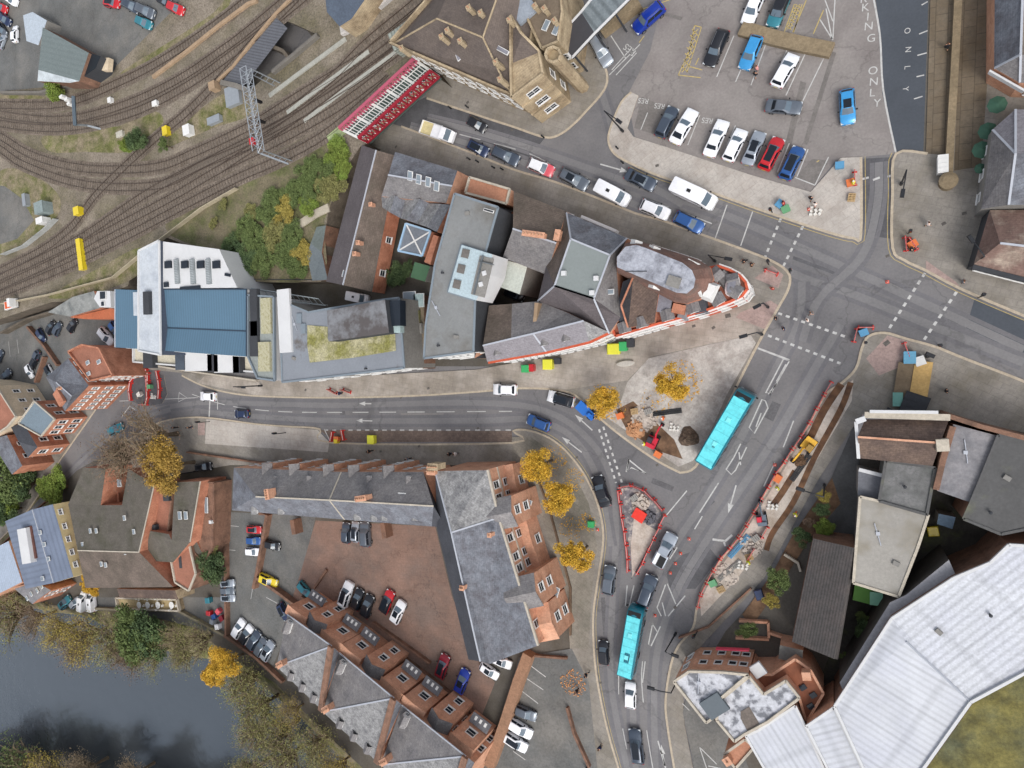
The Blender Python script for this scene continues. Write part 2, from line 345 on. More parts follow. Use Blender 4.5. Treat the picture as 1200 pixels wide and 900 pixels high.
# car park, yards
sheet('car_park_surface', [(735, 112), (762, 60), (790, -60), (1020, -60), (1031, 60), (1035, 110), (1050, 180), (1009, 184), (980, 187), (948, 227), (880, 206), (780, 172), (744, 160)], .012, PARK)
sheet('station_drive', [(1021, -60), (1031, 45), (1034, 110), (1050, 180), (1082, 179), (1090, -60)], .016, ASPH2)
sheet('road_patch', [(1009, 186), (1050, 184), (1046, 280), (1010, 275)], .008, ASPHD)
sheet('road_patch', [(1142, 350), (1300, 420), (1300, 470), (1132, 385)], .008, ASPH2)
sheet('road_patch', [(800, 650), (830, 640), (842, 655), (815, 690), (785, 690), (780, 668)], .010, ASPHD)
sheet('road_patch', [(575, 80), (440, 140), (470, 150), (560, 178), (610, 196), (640, 160), (500, 115)], .006, ASPHD)
sheet('yard', [(268, 600), (370, 605), (354, 672), (345, 720), (320, 780), (262, 745), (262, 620)], .012, YARD)
sheet('courtyard', [(370, 610), (510, 617), (530, 700), (565, 780), (580, 800), (560, 850), (540, 880), (330, 740), (352, 672)], .016, BRKP)
sheet('yard', [(608, 770), (670, 760), (690, 800), (700, 900), (705, 960), (560, 960)], .124, YARD)
sheet('yard', [(-60, 400), (60, 362), (148, 372), (152, 428), (100, 490), (40, 560), (-60, 620)], .012, YARD)
sheet('yard', [(800, 835), (806, 810), (870, 880), (900, 960), (815, 960), (812, 890)], .124, YARD)
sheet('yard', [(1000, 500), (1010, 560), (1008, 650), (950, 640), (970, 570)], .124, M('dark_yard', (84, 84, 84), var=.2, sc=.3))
sheet('soil_bed', [(975, 560), (985, 590), (950, 630), (905, 700), (880, 735), (870, 720), (905, 672), (930, 625)], .13, EARTH)
sheet('dark_yard', [(1085, 560), (1200, 600), (1200, 640), (1060, 740), (1000, 800), (960, 800), (1000, 690)], .13, M('near_black_yard', (62, 60, 56), var=.3, sc=.4, c2=(74, 78, 50), s2=.3, th=.6))  # very dark ground with olive patches
sheet('garden_ground', [(-60, 560), (20, 570), (70, 560), (60, 590), (20, 640), (-60, 700)], .014, GRASSB)
sheet('yard', [(80, 700), (262, 700), (262, 745), (140, 712), (112, 713), (70, 705)], .012, YARD)

# utility cuts and repairs in the tarmac
PT = [M('soft_tar_patch', (94, 93, 95), var=.15, sc=.8), M('mid_tar_patch', (88, 88, 91), var=.15, sc=.6), M('pale_tar_patch', (120, 118, 116), var=.1, sc=.6)]
for i, q in enumerate(([(398, 468), (404, 468), (405, 500), (399, 500)], [(330, 476), (352, 477), (352, 481), (330, 480)], [(470, 484), (520, 484), (520, 487), (470, 487)], [(540, 466), (575, 465), (575, 469), (540, 470)], [(248, 468), (262, 470), (262, 476), (248, 474)],
    [(714, 610), (722, 609), (724, 622), (716, 623)], [(704, 700), (709, 700), (712, 745), (707, 745)], [(760, 800), (768, 799), (770, 825), (762, 826)], [(860, 470), (866, 472), (858, 490), (852, 487)], [(905, 470), (915, 474), (906, 494), (896, 489)],
    [(930, 300), (990, 322), (989, 326), (929, 304)], [(1020, 320), (1060, 335), (1058, 341), (1018, 326)], [(1100, 360), (1128, 372), (1122, 384), (1094, 372)], [(640, 178), (662, 186), (660, 192), (638, 184)], [(700, 196), (706, 198), (700, 216), (694, 214)], [(850, 250), (868, 256), (866, 262), (848, 256)], [(540, 158), (566, 166), (564, 170), (538, 162)], [(110, 520), (124, 508), (128, 512), (114, 524)], [(765, 560), (790, 570), (788, 576), (763, 566)], [(820, 590), (832, 580), (838, 588), (826, 598)])):
    sheet('road_patch', q, .0085, PT[i % 3])
for i, q in enumerate(([(752, 113), (743, 150), (775, 160), (785, 128)], [(952, 186), (932, 208), (955, 217), (972, 188)], [(765, 10), (800, 20), (798, 24), (763, 14)], [(938, 95), (945, 97), (925, 180), (918, 178)], [(975, 60), (980, 62), (946, 170), (941, 168)])):
    sheet('car_park_patch', q, .0165, M('car_park_repair', (112, 108, 105), var=.15, sc=.5))
# tyre-darkened and tyre-polished wheel lanes
def lane_mat(n, rgb): return M(n, rgb, var=.14, sc=.1, rough=.7, c2=tuple(v+17 for v in rgb), s2=.045, th=.5, soft=.12, crack=.06, fine=.08)
LN = lane_mat('tyre_dark_lane', (95, 94, 97)); LP_ = lane_mat('tyre_polished_lane', (108, 107, 108)); gl = G(); gp = G(); lanes_ = []
for px in ([(180, 480), (235, 472), (300, 473), (400, 475), (560, 472), (640, 482), (690, 515), (716, 560), (722, 620), (718, 700), (716, 800), (735, 900)], [(235, 482), (300, 488), (400, 493), (560, 493), (620, 492), (668, 510), (700, 560), (716, 640)], [(500, 140), (560, 155), (640, 180), (740, 215), (850, 252), (960, 300), (1060, 345), (1200, 410)], [(480, 150), (560, 172), (700, 222), (850, 285), (940, 325), (1000, 345), (1100, 385), (1200, 425)],
           [(940, 330), (935, 380), (905, 440), (870, 510), (830, 580), (790, 640), (760, 700), (742, 790), (745, 900)], [(985, 380), (950, 440), (910, 510), (870, 570), (830, 630), (790, 700), (768, 780), (768, 900)], [(1030, 190), (1028, 240), (1010, 300), (960, 350), (940, 400)], [(690, 60), (712, 130), (735, 195), (800, 240)], [(20, 620), (90, 545), (150, 498), (200, 480)]):
    p = wpath(cr(px, 6))
    zl_ = .0110+.0005*len(lanes_); lanes_.append(p)
    ribbon(gl, p, .5, z=zl_, off=.75); ribbon(gl, p, .5, z=zl_+.00015, off=-.75); ribbon(gp, p, .9, z=zl_+.0003)
gl.put('tyre_marks', [LN])['kind'] = 'structure'; gp.put('tyre_marks', [LP_])['kind'] = 'structure'
# tyre-worn lighter strips, gutters, patches of fresh tar
mk = G(); mw = G(); my = G()
def line(px, w=.14, z=.016, g=None, zp=0): ribbon(g or mw, wpath(px, zp), w, z=z)
def dash(px, on, off, w=.14, z=.016, g=None):
    p = wpath(px); L = plen(p); s = 0
    while s < L:
        c = cut(p, s, min(L, s+on))
        if len(c) > 1: ribbon(g or mw, c, w, z=z)
        s += on+off
dash(cr([(225, 462), (262, 474), (300, 480), (350, 483), (450, 483), (600, 482)], 4), 3.4, 2.3)
dash([(380, 504), (600, 504)], .9, .9, .2)
line([(380, 503), (388, 519)], .15)
dash(cr([(500, 148), (560, 163), (620, 180), (660, 200), (700, 213), (735, 228), (775, 240), (850, 268)], 4), 4, 2.5)
line([(882, 248), (868, 288)], .15); line([(852, 240), (838, 280)], .15)
for a, b in (((915, 256), (893, 310)), ((941, 265), (918, 312)), ((1084, 320), (1042, 385)), ((1121, 342), (1083, 398)), ((912, 367), (992, 395)), ((900, 393), (985, 426)), ((707, 500), (729, 566)), ((702, 503), (722, 566))):
    dash([a, b], .5, .5, .3)
line([(1010, 210), (1018, 208)], .25); line([(1023, 211), (1031, 208)], .25); line([(1040, 207), (1048, 205)], .25)
line([(888, 408), (925, 422)], .25)
def hatch(c, ang, L, w):        # two-bar hatched box of the central reserve, as read on the tarmac
    pass
for q in ([(925, 423), (918, 421), (897, 461), (905, 458), (902, 463), (925, 423)], [(897, 470), (893, 468), (878, 501), (884, 508), (900, 478), (897, 470)], [(868, 520), (860, 536), (851, 550), (857, 556), (862, 551), (875, 524)],
          [(911, 449), (900, 462)], [(892, 484), (886, 500)], [(866, 530), (868, 545)],
          [(921, 427), (910, 447)], [(780, 685), (770, 712), (775, 722)], [(782, 684), (792, 708)], [(803, 698), (783, 722)], [(776, 706), (780, 722)],
          [(765, 730), (760, 755), (763, 757), (774, 734)], [(764, 730), (770, 740)], [(735, 686), (733, 710), (737, 712), (743, 686)]):
    line(q, .16)
line([(930, 493), (918, 524)], .15); line([(908, 542), (895, 570)], .15); dash([(842, 566), (785, 655)], 5, 6, .15)
line([(805, 575), (780, 605)], .15); line([(823, 605), (814, 620)], .15)
line(cr([(756, 775), (753, 800)], 3), .15); dash(cr([(753, 775), (752, 800), (757, 850), (765, 900)], 4), 6, 4, .13); dash(cr([(725, 790), (726, 830), (735, 880), (742, 905)], 4), 3, 5, .13); line([(771, 868), (780, 900)], .2)
line([(835, 632), (850, 634), (858, 627)], .3); line([(848, 634), (850, 640)], .25)
# give-way triangle and arrows
def arrow(x, y, ang, L=4.0, g=None, z=.016):
    g = g or mw; c = W(x, y); a = R(ang); cs, sn = math.cos(a), math.sin(a)
    def T(u, v): return (c.x+u*cs-v*sn, c.y+u*sn+v*cs, z)
    g.add([T(-L/2, -.09), (T(L/2-1.2, -.09)), T(L/2-1.2, .09), T(-L/2, .09)], [(0, 1, 2, 3)])
    g.add([T(L/2-1.3, -.38), T(L/2, 0), T(L/2-1.3, .38)], [(0, 1, 2)])
arrow(427, 493, 180, 3.4); arrow(428, 473, 180, 2.6); arrow(684, 495, 140, 3.5); arrow(670, 521, 145, 3.8); arrow(720, 197, -22, 4.5); arrow(858, 585, 255, 4); arrow(777, 885, 100, 3)
line([(736, 538), (757, 555), (740, 548), (735, 552), (737, 538)], .2); line([(737, 538), (734, 553)], .2)
line([(210, 460), (219, 466), (209, 471), (210, 460)], .15); line([(143, 488), (152, 476), (158, 480)], .2); line([(246, 470), (245, 492)], .3)
line([(255, 461), (255, 480)], .2)
line([(232, 466), (140, 470)], .12)
# car park bays
for a, b in (((759, 132), (751, 152)), ((820, 135), (806, 170)), ((862, 147), (852, 170)), ((925, 168), (911, 202)), ((947, 175), (934, 207)), ((860, 42), (840, 90)), ((871, 75), (862, 96)), ((900, 45), (880, 100)),
             ((923, 57), (910, 85)), ((945, 60), (921, 112)), ((967, 65), (941, 118)), ((979, -10), (976, 46)), ((968, 10), (975, 46)), ((961, 23), (976, 47)), ((965, -5), (976, 25)), ((742, 110), (736, 120)), ((716, 42), (733, 68)), ((714, 88), (750, 52)), ((717, 82), (735, 62)), ((722, 88), (746, 62)), ((971, 184), (955, 217)), ((955, 217), (932, 208)), ((1187, 24), (1187, 26))):
    line([a, b], .13, z=.02)
line(cr([(1020, -20), (1031, 40), (1035, 105), (1050, 180)], 4), .2, z=.022)
dash([(1087, 2), (1080, 6)], 2, 1, z=.022); dash([(1087, 36), (1077, 40)], 2, 1, z=.022); dash([(1086, 62), (1075, 65)], 2, 1, z=.022); dash([(1083, 88), (1074, 90)], 2, 1, z=.022); dash([(1081, 113), (1071, 116)], 2, 1, z=.022)
for a, b in (((822, 32), (814, 30)), ((822, 32), (805, 85)), ((795, 88), (808, 60)), ((808, 60), (814, 30)), ((795, 88), (821, 91)), ((808, 78), (823, 82)), ((931, 5), (919, 38)), ((940, 5), (930, 38)), ((945, 0), (929, 38)), ((965, 12), (953, 40)), ((819, 68), (815, 76)), ((740, 15), (793, -3)), ((957, 190), (960, 188)), ((749, 50), (755, 42))):
    line([a, b], .13, z=.02, g=my)
for i in range(7):
    t = i/7; line([(818-14*t, 34+50*t), (811-14*t, 42+50*t)], .12, z=.02, g=my); line([(811-14*t, 34+50*t), (818-14*t, 42+50*t)], .12, z=.02, g=my)
    line([(938-12*t, 5+30*t), (932-12*t, 9+30*t)], .12, z=.02, g=my); line([(932-12*t, 5+30*t), (938-12*t, 9+30*t)], .12, z=.02, g=my)
# bay lines in the yards
for a, b in (((620, 778), (640, 793)), ((615, 793), (637, 808)), ((610, 808), (631, 824)), ((602, 880), (616, 890)), ((820, 875), (830, 905)), ((820, 875), (840, 895)), ((830, 897), (845, 900)), ((800, 824), (808, 832))):
    line([a, b], .13, z=.13)
for a, b in (((270, 616), (280, 617)), ((265, 644), (276, 645)), ((312, 700), (325, 707)), ((10, 400), (12, 418)), ((20, 398), (22, 414)), ((296, 690), (294, 702))):
    line([a, b], .1, z=.02)
# double yellow edge lines
dy = lambda k, off: ribbon(my, wpath(k, 0), .07, z=.016, off=off)
for k, off in ((Ck[20:], -.45), (Rk[4:], -.45), (Sk[44:], .45)): dy(k, off)
def text(s, x, y, ang, size, z=.022, mat=None, name='road_lettering', sx=1.0, track=1.0):
    cu = bpy.data.curves.new(name, 'FONT'); cu.body = s; cu.size = size; cu.align_x = 'CENTER'; cu.align_y = 'CENTER'; cu.space_character = track
    t = bpy.data.objects.new(name, cu); me = bpy.data.meshes.new_from_object(t); bpy.data.objects.remove(t)
    me.materials.append(mat or WHITE); o = put(name, me, None, W(x, y, z), R(ang)); o.scale = (sx, 1, 1); return o
for s, x, y in (('P', 1010, -22), ('A', 1010, -12), ('R', 1012, -1), ('K', 1014, 9), ('I', 1017, 20), ('N', 1018, 31), ('G', 1021, 45), ('O', 1023, 83), ('N', 1024, 96), ('L', 1022, 109), ('Y', 1028, 121)):
    text(s, x, y, -4, 1.35, z=.02)['kind'] = 'structure'
for s, x, y in (('O', 1063, 36), ('N', 1064, 58), ('L', 1063, 79), ('Y', 1061, 104)): text(s, x, y, -95, .9, z=.022)['kind'] = 'structure'
for s, x, y, a in (('RES', 754, 118, -15), ('RES', 773, 124, -15), ('RES', 829, 141, -15)):
    text(s, x, y, a+180, 1.0, z=.02)['kind'] = 'structure'
text('RES', 738, 58, 135, 1.3, z=.02)['kind'] = 'structure'
kg.put('kerb', [KERB])['kind'] = 'structure'
mw.put('road_marking', [WHITE])['kind'] = 'structure'; my.put('road_marking', [YELL])['kind'] = 'structure'

# ------------------------------------------------ railway formation on its raised ground (z = 4)
ZP = 4.0
plat = [(-500, 450), (-80, 395), (0, 374), (60, 354), (110, 352), (150, 335), (160, 300), (195, 278), (262, 305), (285, 330), (376, 330), (384, 250), (400, 205), (422, 172), (430, 168), (515, 92), (490, 62), (457, 48), (545, -25), (620, -120), (620, -420), (-900, -420)]
pit = [(258, 96), (325, 20), (345, 28), (371, 40), (345, 62), (318, 84), (296, 103)]
bm = bmesh.new(); pv = [bm.verts.new(W(x, y, ZP)) for x, y in plat]; hv = [bm.verts.new(W(x, y, ZP)) for x, y in pit]
es = [bm.edges.new((pv[i], pv[(i+1) % len(pv)])) for i in range(len(pv))]+[bm.edges.new((hv[i], hv[(i+1) % len(hv)])) for i in range(len(hv))]
bmesh.ops.triangle_fill(bm, use_beauty=True, use_dissolve=False, edges=es)
for f in bm.faces:
    if f.normal.z < 0: f.normal_flip()
me = bpy.data.meshes.new('railway_ground'); bm.to_mesh(me); bm.free(); me.materials.append(BALL); uvs(me)
tag(put('railway_ground', me), kind='structure')
rw = G(); RW = M('retaining_stone', (96, 88, 78), var=.25, sc=.5, pat='brick', ps=.9, pd=.2)
for i in range(len(plat)):
    if i in (14, 18, 19, 20, 21): continue
    a, b = W(*plat[i], ZP), W(*plat[(i+1) % len(plat)], ZP)
    rw.add([(a.x, a.y, ZP-.004), (b.x, b.y, ZP-.004), (b.x, b.y, -.1), (a.x, a.y, -.1)], [(0, 1, 2, 3)])
rw.put('retaining_wall', [RW]); tag(col.objects[-1], 'dark stone retaining wall holding up the railway ground behind the buildings', 'wall')
pw = G()
for i in range(len(pit)):
    a, b = W(*pit[i], ZP), W(*pit[(i+1) % len(pit)], ZP)
    pw.add([(a.x, a.y, ZP-.004), (b.x, b.y, ZP-.004), (b.x, b.y, 2.6), (a.x, a.y, 2.6)], [(0, 1, 2, 3)])
for a, b in (((350, 70), (425, 168)), ((440, 20), (515, 92))):      # abutments beside the road under the bridges
    ribbon(pw, [W(a[0]-170, a[1]-75, 0), W(a[0], a[1], 0), W(b[0], b[1], 0)], .6, z=-.1, h=4.0)
pw.put('bridge_abutment', [RW]); tag(col.objects[-1], 'dark stone abutments and edges round the sunken road opening under the tracks', 'abutment')
sheet('grass_verge', cr([(50, 160), (95, 148), (140, 148), (165, 130), (190, 135), (185, 160), (150, 178), (100, 178), (60, 178)], 4, True), ZP+.01, GRASSB)
sheet('grass_verge', cr([(145, 82), (200, 48), (250, 15), (270, -10), (262, 15), (200, 62), (150, 90)], 4, True), ZP+.01, GRASSB)
sheet('grass_verge', cr([(235, 128), (262, 110), (285, 115), (292, 135), (250, 150), (215, 165), (195, 172), (205, 150)], 4, True), ZP+.01, GRASSB)
sheet('grass_verge', cr([(0, 112), (45, 112), (60, 122), (0, 122)], 3, True), ZP+.01, GRASSB)
sheet('grass_verge', cr([(0, 200), (40, 205), (70, 232), (60, 262), (0, 300), (-20, 250)], 4, True), ZP+.01, GRASSB)
sheet('grass_verge', cr([(60, 345), (120, 312), (165, 290), (165, 320), (110, 345), (70, 350)], 4, True), ZP+.01, GRASSB)
sheet('embankment', cr([(200, 250), (250, 225), (300, 205), (345, 180), (400, 165), (395, 215), (380, 260), (376, 325), (285, 327), (260, 300), (200, 276)], 3, True), ZP+.012, M('scrub_ground', (112, 104, 84), var=.2, sc=.3, c2=(90, 92, 60), s2=.2, th=.52, soft=.08, fine=.3, bump=.5))
sheet('side_yard', [(-60, -60), (245, -60), (205, 10), (125, 88), (110, 95), (75, 100), (0, 107), (-60, 112)], ZP+.02, YARD)
sheet('side_yard', [(-60, 212), (5, 218), (25, 232), (40, 258), (20, 280), (-60, 305)], ZP+.02, YARD)
# ================================================ buildings
SLATE = M('slate_roof', (112, 110, 112), var=.16, sc=.3, c2=(134, 131, 130), s2=.5, th=.5, soft=.2, pat='tiles', ps=.95, pd=.16, fine=.2)
SLATEL = M('pale_slate_roof', (146, 146, 146), var=.12, sc=.4, c2=(112, 112, 114), s2=.9, th=.54, soft=.12, pat='tiles', ps=.95, pd=.14, fine=.25)
SLATEB = M('blue_slate_roof', (118, 122, 130), var=.15, sc=.35, c2=(98, 98, 104), s2=.6, th=.52, soft=.12, pat='tiles', ps=.95, pd=.16, fine=.2)
SLATED = M('dark_slate_roof', (74, 76, 82), var=.14, sc=.4, pat='tiles', ps=.95, pd=.15, fine=.12)
TILEB = M('brown_tile_roof', (112, 100, 92), var=.12, sc=.3, c2=(90, 82, 74), s2=.25, th=.5, soft=.15, pat='tiles', ps=.95, pd=.2, fine=.15)
TILEG = M('mossy_tile_roof', (98, 93, 86), var=.1, sc=.3, c2=(82, 80, 68), s2=.25, th=.55, soft=.12, pat='tiles', ps=.95, pd=.16, fine=.12)
TILED = M('dark_brown_tile_roof', (92, 78, 72), var=.16, sc=.4, c2=(104, 88, 78), s2=.4, pat='tiles', ps=.95, pd=.22, fine=.15)
TILEK = M('charcoal_pantile_roof', (78, 75, 74), var=.1, sc=.4, c2=(88, 82, 80), s2=.5, pat='rows', ps=.34, pd=.25, fine=.15)
FLATG = M('grey_felt_roof', (125, 127, 127), var=.10, sc=.25, c2=(104, 102, 98), s2=.13, th=.56, soft=.09, fine=.06)
FLATB = M('blue_grey_felt_roof', (126, 131, 138), var=.06, sc=.25, c2=(98, 94, 92), s2=.14, th=.62, soft=.04, fine=.05)
FLATD = M('dark_felt_roof', (84, 84, 84), var=.14, sc=.2, c2=(98, 100, 84), s2=.15, th=.58, soft=.08, fine=.08)
FLATM = M('weathered_grey_roof', (112, 112, 116), var=.12, sc=.3, c2=(136, 134, 136), s2=.5, th=.52, soft=.12, fine=.12)
FLATP = M('pale_concrete_roof', (148, 145, 139), var=.09, sc=.25, c2=(112, 104, 86), s2=.1, th=.56, soft=.1, fine=.08)
FLATGR = M('green_grey_lead_roof', (124, 131, 130), var=.06, sc=.3, fine=.05)
LEADP = M('lavender_lead_roof', (160, 163, 172), var=.12, sc=.8, c2=(118, 120, 128), s2=.6, th=.55, soft=.1, pat='flags', ps=1.6, pd=.08)
MOTT = M('bitumen_white_roof', (186, 188, 194), var=.12, sc=.9, c2=(112, 114, 120), s2=.8, th=.53, soft=.05, fine=.15)
WMET = M('white_ribbed_roof', (184, 187, 193), var=.08, sc=.3, c2=(178, 181, 190), s2=.12, pat='ribs', ps=.7, pd=.10, seam=6.5, rough=.5, fine=.04)
BMET = M('blue_standing_seam_roof', (84, 112, 132), var=.05, sc=.12, pat='ribs', ps=.6, pd=.12, rough=.5, fine=.03)
GMET = M('grey_metal_roof', (108, 118, 136), var=.1, sc=.3, pat='rows', ps=1.2, pd=.12, rough=.5, fine=.05)
MOSS = M('mossy_flat_roof', (108, 102, 58), var=.35, sc=.6, c2=(84, 86, 64), s2=.18, th=.5, soft=.12, fine=.2)
WREN = M('white_render', (196, 197, 198), var=.05, sc=.3, fine=.03)
CREAM = M('cream_render', (200, 184, 140), var=.06, sc=.4, fine=.04)
GREN = M('grey_render', (128, 126, 122), var=.12, sc=.3)
DARKW = M('dark_cladding', (58, 60, 64), var=.1, sc=.3)
LEAD = P('lead_flashing', (168, 172, 180), .5); COPE = M('coping_stone', (176, 168, 154), var=.12, sc=.7)
FRAME = P('white_frame', (212, 212, 210), .5); GLASS = P('window_glass', (38, 44, 52), .12); SKYG = P('skylight_glass', (124, 134, 142), .15)
TERRA = P('terracotta_pot', (176, 138, 112), .8)

# window template: local x along the wall, y outwards, z up
def _win(w, h, sill=True, bars=1):
    g = G(); t = .13
    for c, d in (((0, .04, h/2-t/2), (w, .1, t)), ((0, .04, -h/2+t/2), (w, .1, t)), ((-w/2+t/2, .04, 0), (t, .1, h-2*t)), ((w/2-t/2, .04, 0), (t, .1, h-2*t))): g.box(c, d)
    if bars: g.box((0, .035, 0), (w-2*t, .06, .06))
    if bars > 1: g.box((0, .035, 0), (.07, .055, h-2*t))
    if sill: g.box((0, .08, -h/2-.06), (w+.16, .18, .1))
    p = G(); p.box((0, .02, 0), (w-2*t, .03, h-2*t))
    return g.me('window_frame', FRAME), p.me('pane', GLASS)
_wc = {}
def window(parent, p, ang, w=1.1, h=1.6, bars=1, sill=True, name='window'):
    k = (w, h, bars, sill)
    if k not in _wc: _wc[k] = _win(w, h, sill, bars)
    q = Vector(p)-Vector(parent.location)
    o = put(name, _wc[k][0], parent, q, ang); put('pane', _wc[k][1], o); return o
class Bld:
    def __init__(s, name, label, cat, pts, faces, roof, wall, base=0, group=None, parapet=0, pmat=None, ridges='', rmat=None, nowall=()):
        """pts: key -> (photo x, photo y, height); faces: 'abcd efg' ; walls drop from the rim of the roof"""
        s.P = {k: W(*v) for k, v in pts.items()}; s.base = base
        vs = list(s.P.values()); c = sum(vs, Vector())/len(vs); s.c = c
        s.root = empty(name, (c.x, c.y, base), label, cat, group)
        keys = list(s.P); idx = {k: i for i, k in enumerate(keys)}
        by = {}
        if isinstance(faces, str): faces = {None: faces}
        cnt = {}
        for m, fstr in faces.items():
            fl = []
            for f in fstr.split():
                t = [idx[ch] for ch in f]
                nrm = Vector()
                for a, b in zip(t, t[1:]+t[:1]):
                    A, B = vs[a], vs[b]; nrm.z += (A.x-B.x)*(A.y+B.y)
                if nrm.z < 0: t = t[::-1]
                fl.append(tuple(t))
                for a, b in zip(t, t[1:]+t[:1]): cnt[frozenset((a, b))] = cnt.get(frozenset((a, b)), [])+[(a, b)]
            by[m or roof] = fl
        s.roofs = []
        for m, fl in by.items():
            used = sorted({i for f in fl for i in f}); rem = {u: i for i, u in enumerate(used)}
            s.roofs.append(part('roof', [vs[u] for u in used], [tuple(rem[i] for i in f) for f in fl], m, s.root, recalc=False))
        g = G(); s.rim = [e[0] for e in cnt.values() if len(e) == 1]
        for a, b in s.rim:
            if (keys[a]+keys[b]) in nowall or (keys[b]+keys[a]) in nowall: continue
            A, B = vs[a], vs[b]; g.add([(A.x, A.y, A.z-.01), (A.x, A.y, base), (B.x, B.y, base), (B.x, B.y, B.z-.01)], [(0, 1, 2, 3)])
        part('wall', g.v, g.f, wall, s.root, recalc=False)
        if parapet:
            g = G()
            for a, b in s.rim: s._bar(g, vs[a], vs[b], .3, parapet)
            part('parapet', g.v, g.f, pmat or COPE, s.root)
        if ridges:
            g = G()
            for r in ridges.split():
                for a, b in zip(r, r[1:]): s._bar(g, s.P[a], s.P[b], .22, .1, .02)
            part('ridge_capping', g.v, g.f, rmat or LEAD, s.root)
    def _bar(s, g, A, B, w, h, lift=0):
        t = (B-A).normalized(); n = Vector((-t.y, t.x, 0)).normalized()*w/2; u = Vector((0, 0, h)); l = Vector((0, 0, lift-.04))
        g.add([A-n+l, A+n+l, B+n+l, B-n+l, A-n+u, A+n+u, B+n+u, B-n+u], [(0, 1, 2, 3), (4, 7, 6, 5), (0, 4, 5, 1), (1, 5, 6, 2), (2, 6, 7, 3), (3, 7, 4, 0)])
    def out(s, a, b):
        A, B = s.P[a], s.P[b]; d = (B-A); d.z = 0; n = Vector((d.y, -d.x, 0)).normalized()
        if n.dot((A+B)/2-s.c) < 0: n = -n
        return A, B, n
    def wins(s, a, b, ts, zs, w=1.1, h=1.6, bars=1, off=.02, sill=True, root=None):
        A, B, n = s.out(a, b); ang = math.atan2(n.y, n.x)-math.pi/2
        for t in ts:
            for z in zs:
                p = A.lerp(B, t)+n*off; p.z = z; window(s.root, p, ang, w, h, bars, sill)
    def door(s, a, b, t, w=1.1, h=2.2, mat=None, z=None):
        A, B, n = s.out(a, b); p = A.lerp(B, t)-Vector(s.root.location); p.z = 0; ang = math.atan2(n.y, n.x)-math.pi/2
        g = G(); g.box((0, .06, h/2), (w, .1, h)); g.put('door', [mat or P('dark_door', (50, 54, 60))], s.root, p, ang)
    def band(s, a, b, z, h=.25, d=.12, mat=None, name='string_course'):
        A, B, n = s.out(a, b); g = G(); A = A.copy(); B = B.copy(); A.z = B.z = z
        s._bar(g, A+n*d/2, B+n*d/2, d, h); part(name, g.v, g.f, mat or COPE, s.root)
    def chimney(s, x, y, z, w=1.2, d=.7, h=1.8, ang=0, pots=3, mat=None, z0=None):
        p = W(x, y, z); q = p-Vector(s.root.location); q.z = z-h-s.base
        w *= .72; d *= .72; h *= .75
        g = G(); g.box((0, 0, h/2), (w, d, h)); g.box((0, 0, h+.06), (w+.16, d+.16, .12)); o = g.put('chimney', [mat or BRICK], s.root, q, R(ang))
        for i in range(pots):
            t = G(); t.cyl(((i-(pots-1)/2)*w/pots, 0, h+.12), .13, .4, 8, 0, .11); t.put('chimney_pot', [TERRA], o)
    def sky(s, x, y, z, w=.8, d=1.2, ang=0, tilt=0, name='skylight', mat=None):
        q = W(x, y, z)-Vector(s.root.location); g = G(); g.box((0, 0, .05), (w, d, .16))
        o = g.put(name, [FRAME], s.root, q, R(ang)); o.rotation_euler = (R(tilt), 0, R(ang))
        p = G(); p.box((0, 0, .14), (w-.16, d-.16, .04)); p.put('pane', [mat or SKYG], o)
    def boxat(s, name, x, y, z, d, ang=0, mat=None, top=1, lift=0):
        """box whose top stands at height z under photo point x, y"""
        q = W(x, y, z)-Vector(s.root.location); g = G(); g.box((0, 0, -d[2]/2), d, 0, 0, top); return g.put(name, [mat or GREN], s.root, q, R(ang))
    def bay(s, a, b, t, w, dep, z, gable=1.6, roof=None, wall=None, wz=(2.0, 5.0), ww=1.2, back=2.5, arch=True):
        """gabled bay standing out from wall a-b"""
        A, B, n = s.out(a, b); c = A.lerp(B, t); u = (B-A); u.z = 0; u = u.normalized(); up = Vector((0, 0, 1))
        L = c-u*w/2+n*dep; Rr = c+u*w/2+n*dep; Lb = c-u*w/2-n*back; Rb = c+u*w/2-n*back
        def at(v, zz): return Vector((v.x, v.y, zz))
        mid = (L+Rr)/2; mb = (Lb+Rb)/2
        bo = part('bay', [at(L, s.base), at(Rr, s.base), at(Rr, z), at(mid, z+gable), at(L, z), at(Lb, s.base), at(Rb, s.base), at(Rb, z), at(mb, z+gable), at(Lb, z)],
             [(0, 1, 2, 3, 4), (1, 6, 7, 2), (5, 0, 4, 9), (6, 5, 9, 8, 7)], wall or BRICK, s.root)
        e = .15*u; f = n*.2
        g = [at(L, z)-e+f+up*.02, at(mid, z+gable)+f+up*.06, at(mb, z+gable)+up*.06, at(Lb, z)-e+up*.02, at(Rr, z)+e+f+up*.02, at(Rb, z)+e+up*.02]
        part('bay_roof', g+[v-up*.12 for v in g], [(0, 1, 2, 3), (1, 4, 5, 2), (9, 8, 7, 6), (8, 11, 10, 7), (0, 6, 7, 1), (1, 7, 10, 4), (0, 3, 9, 6), (4, 10, 11, 5)], roof or SLATE, s.root)
        ang = math.atan2(n.y, n.x)-math.pi/2
        for zz in wz: window(s.root, at(c+n*(dep+.02), zz), ang, ww, 1.5, 1)
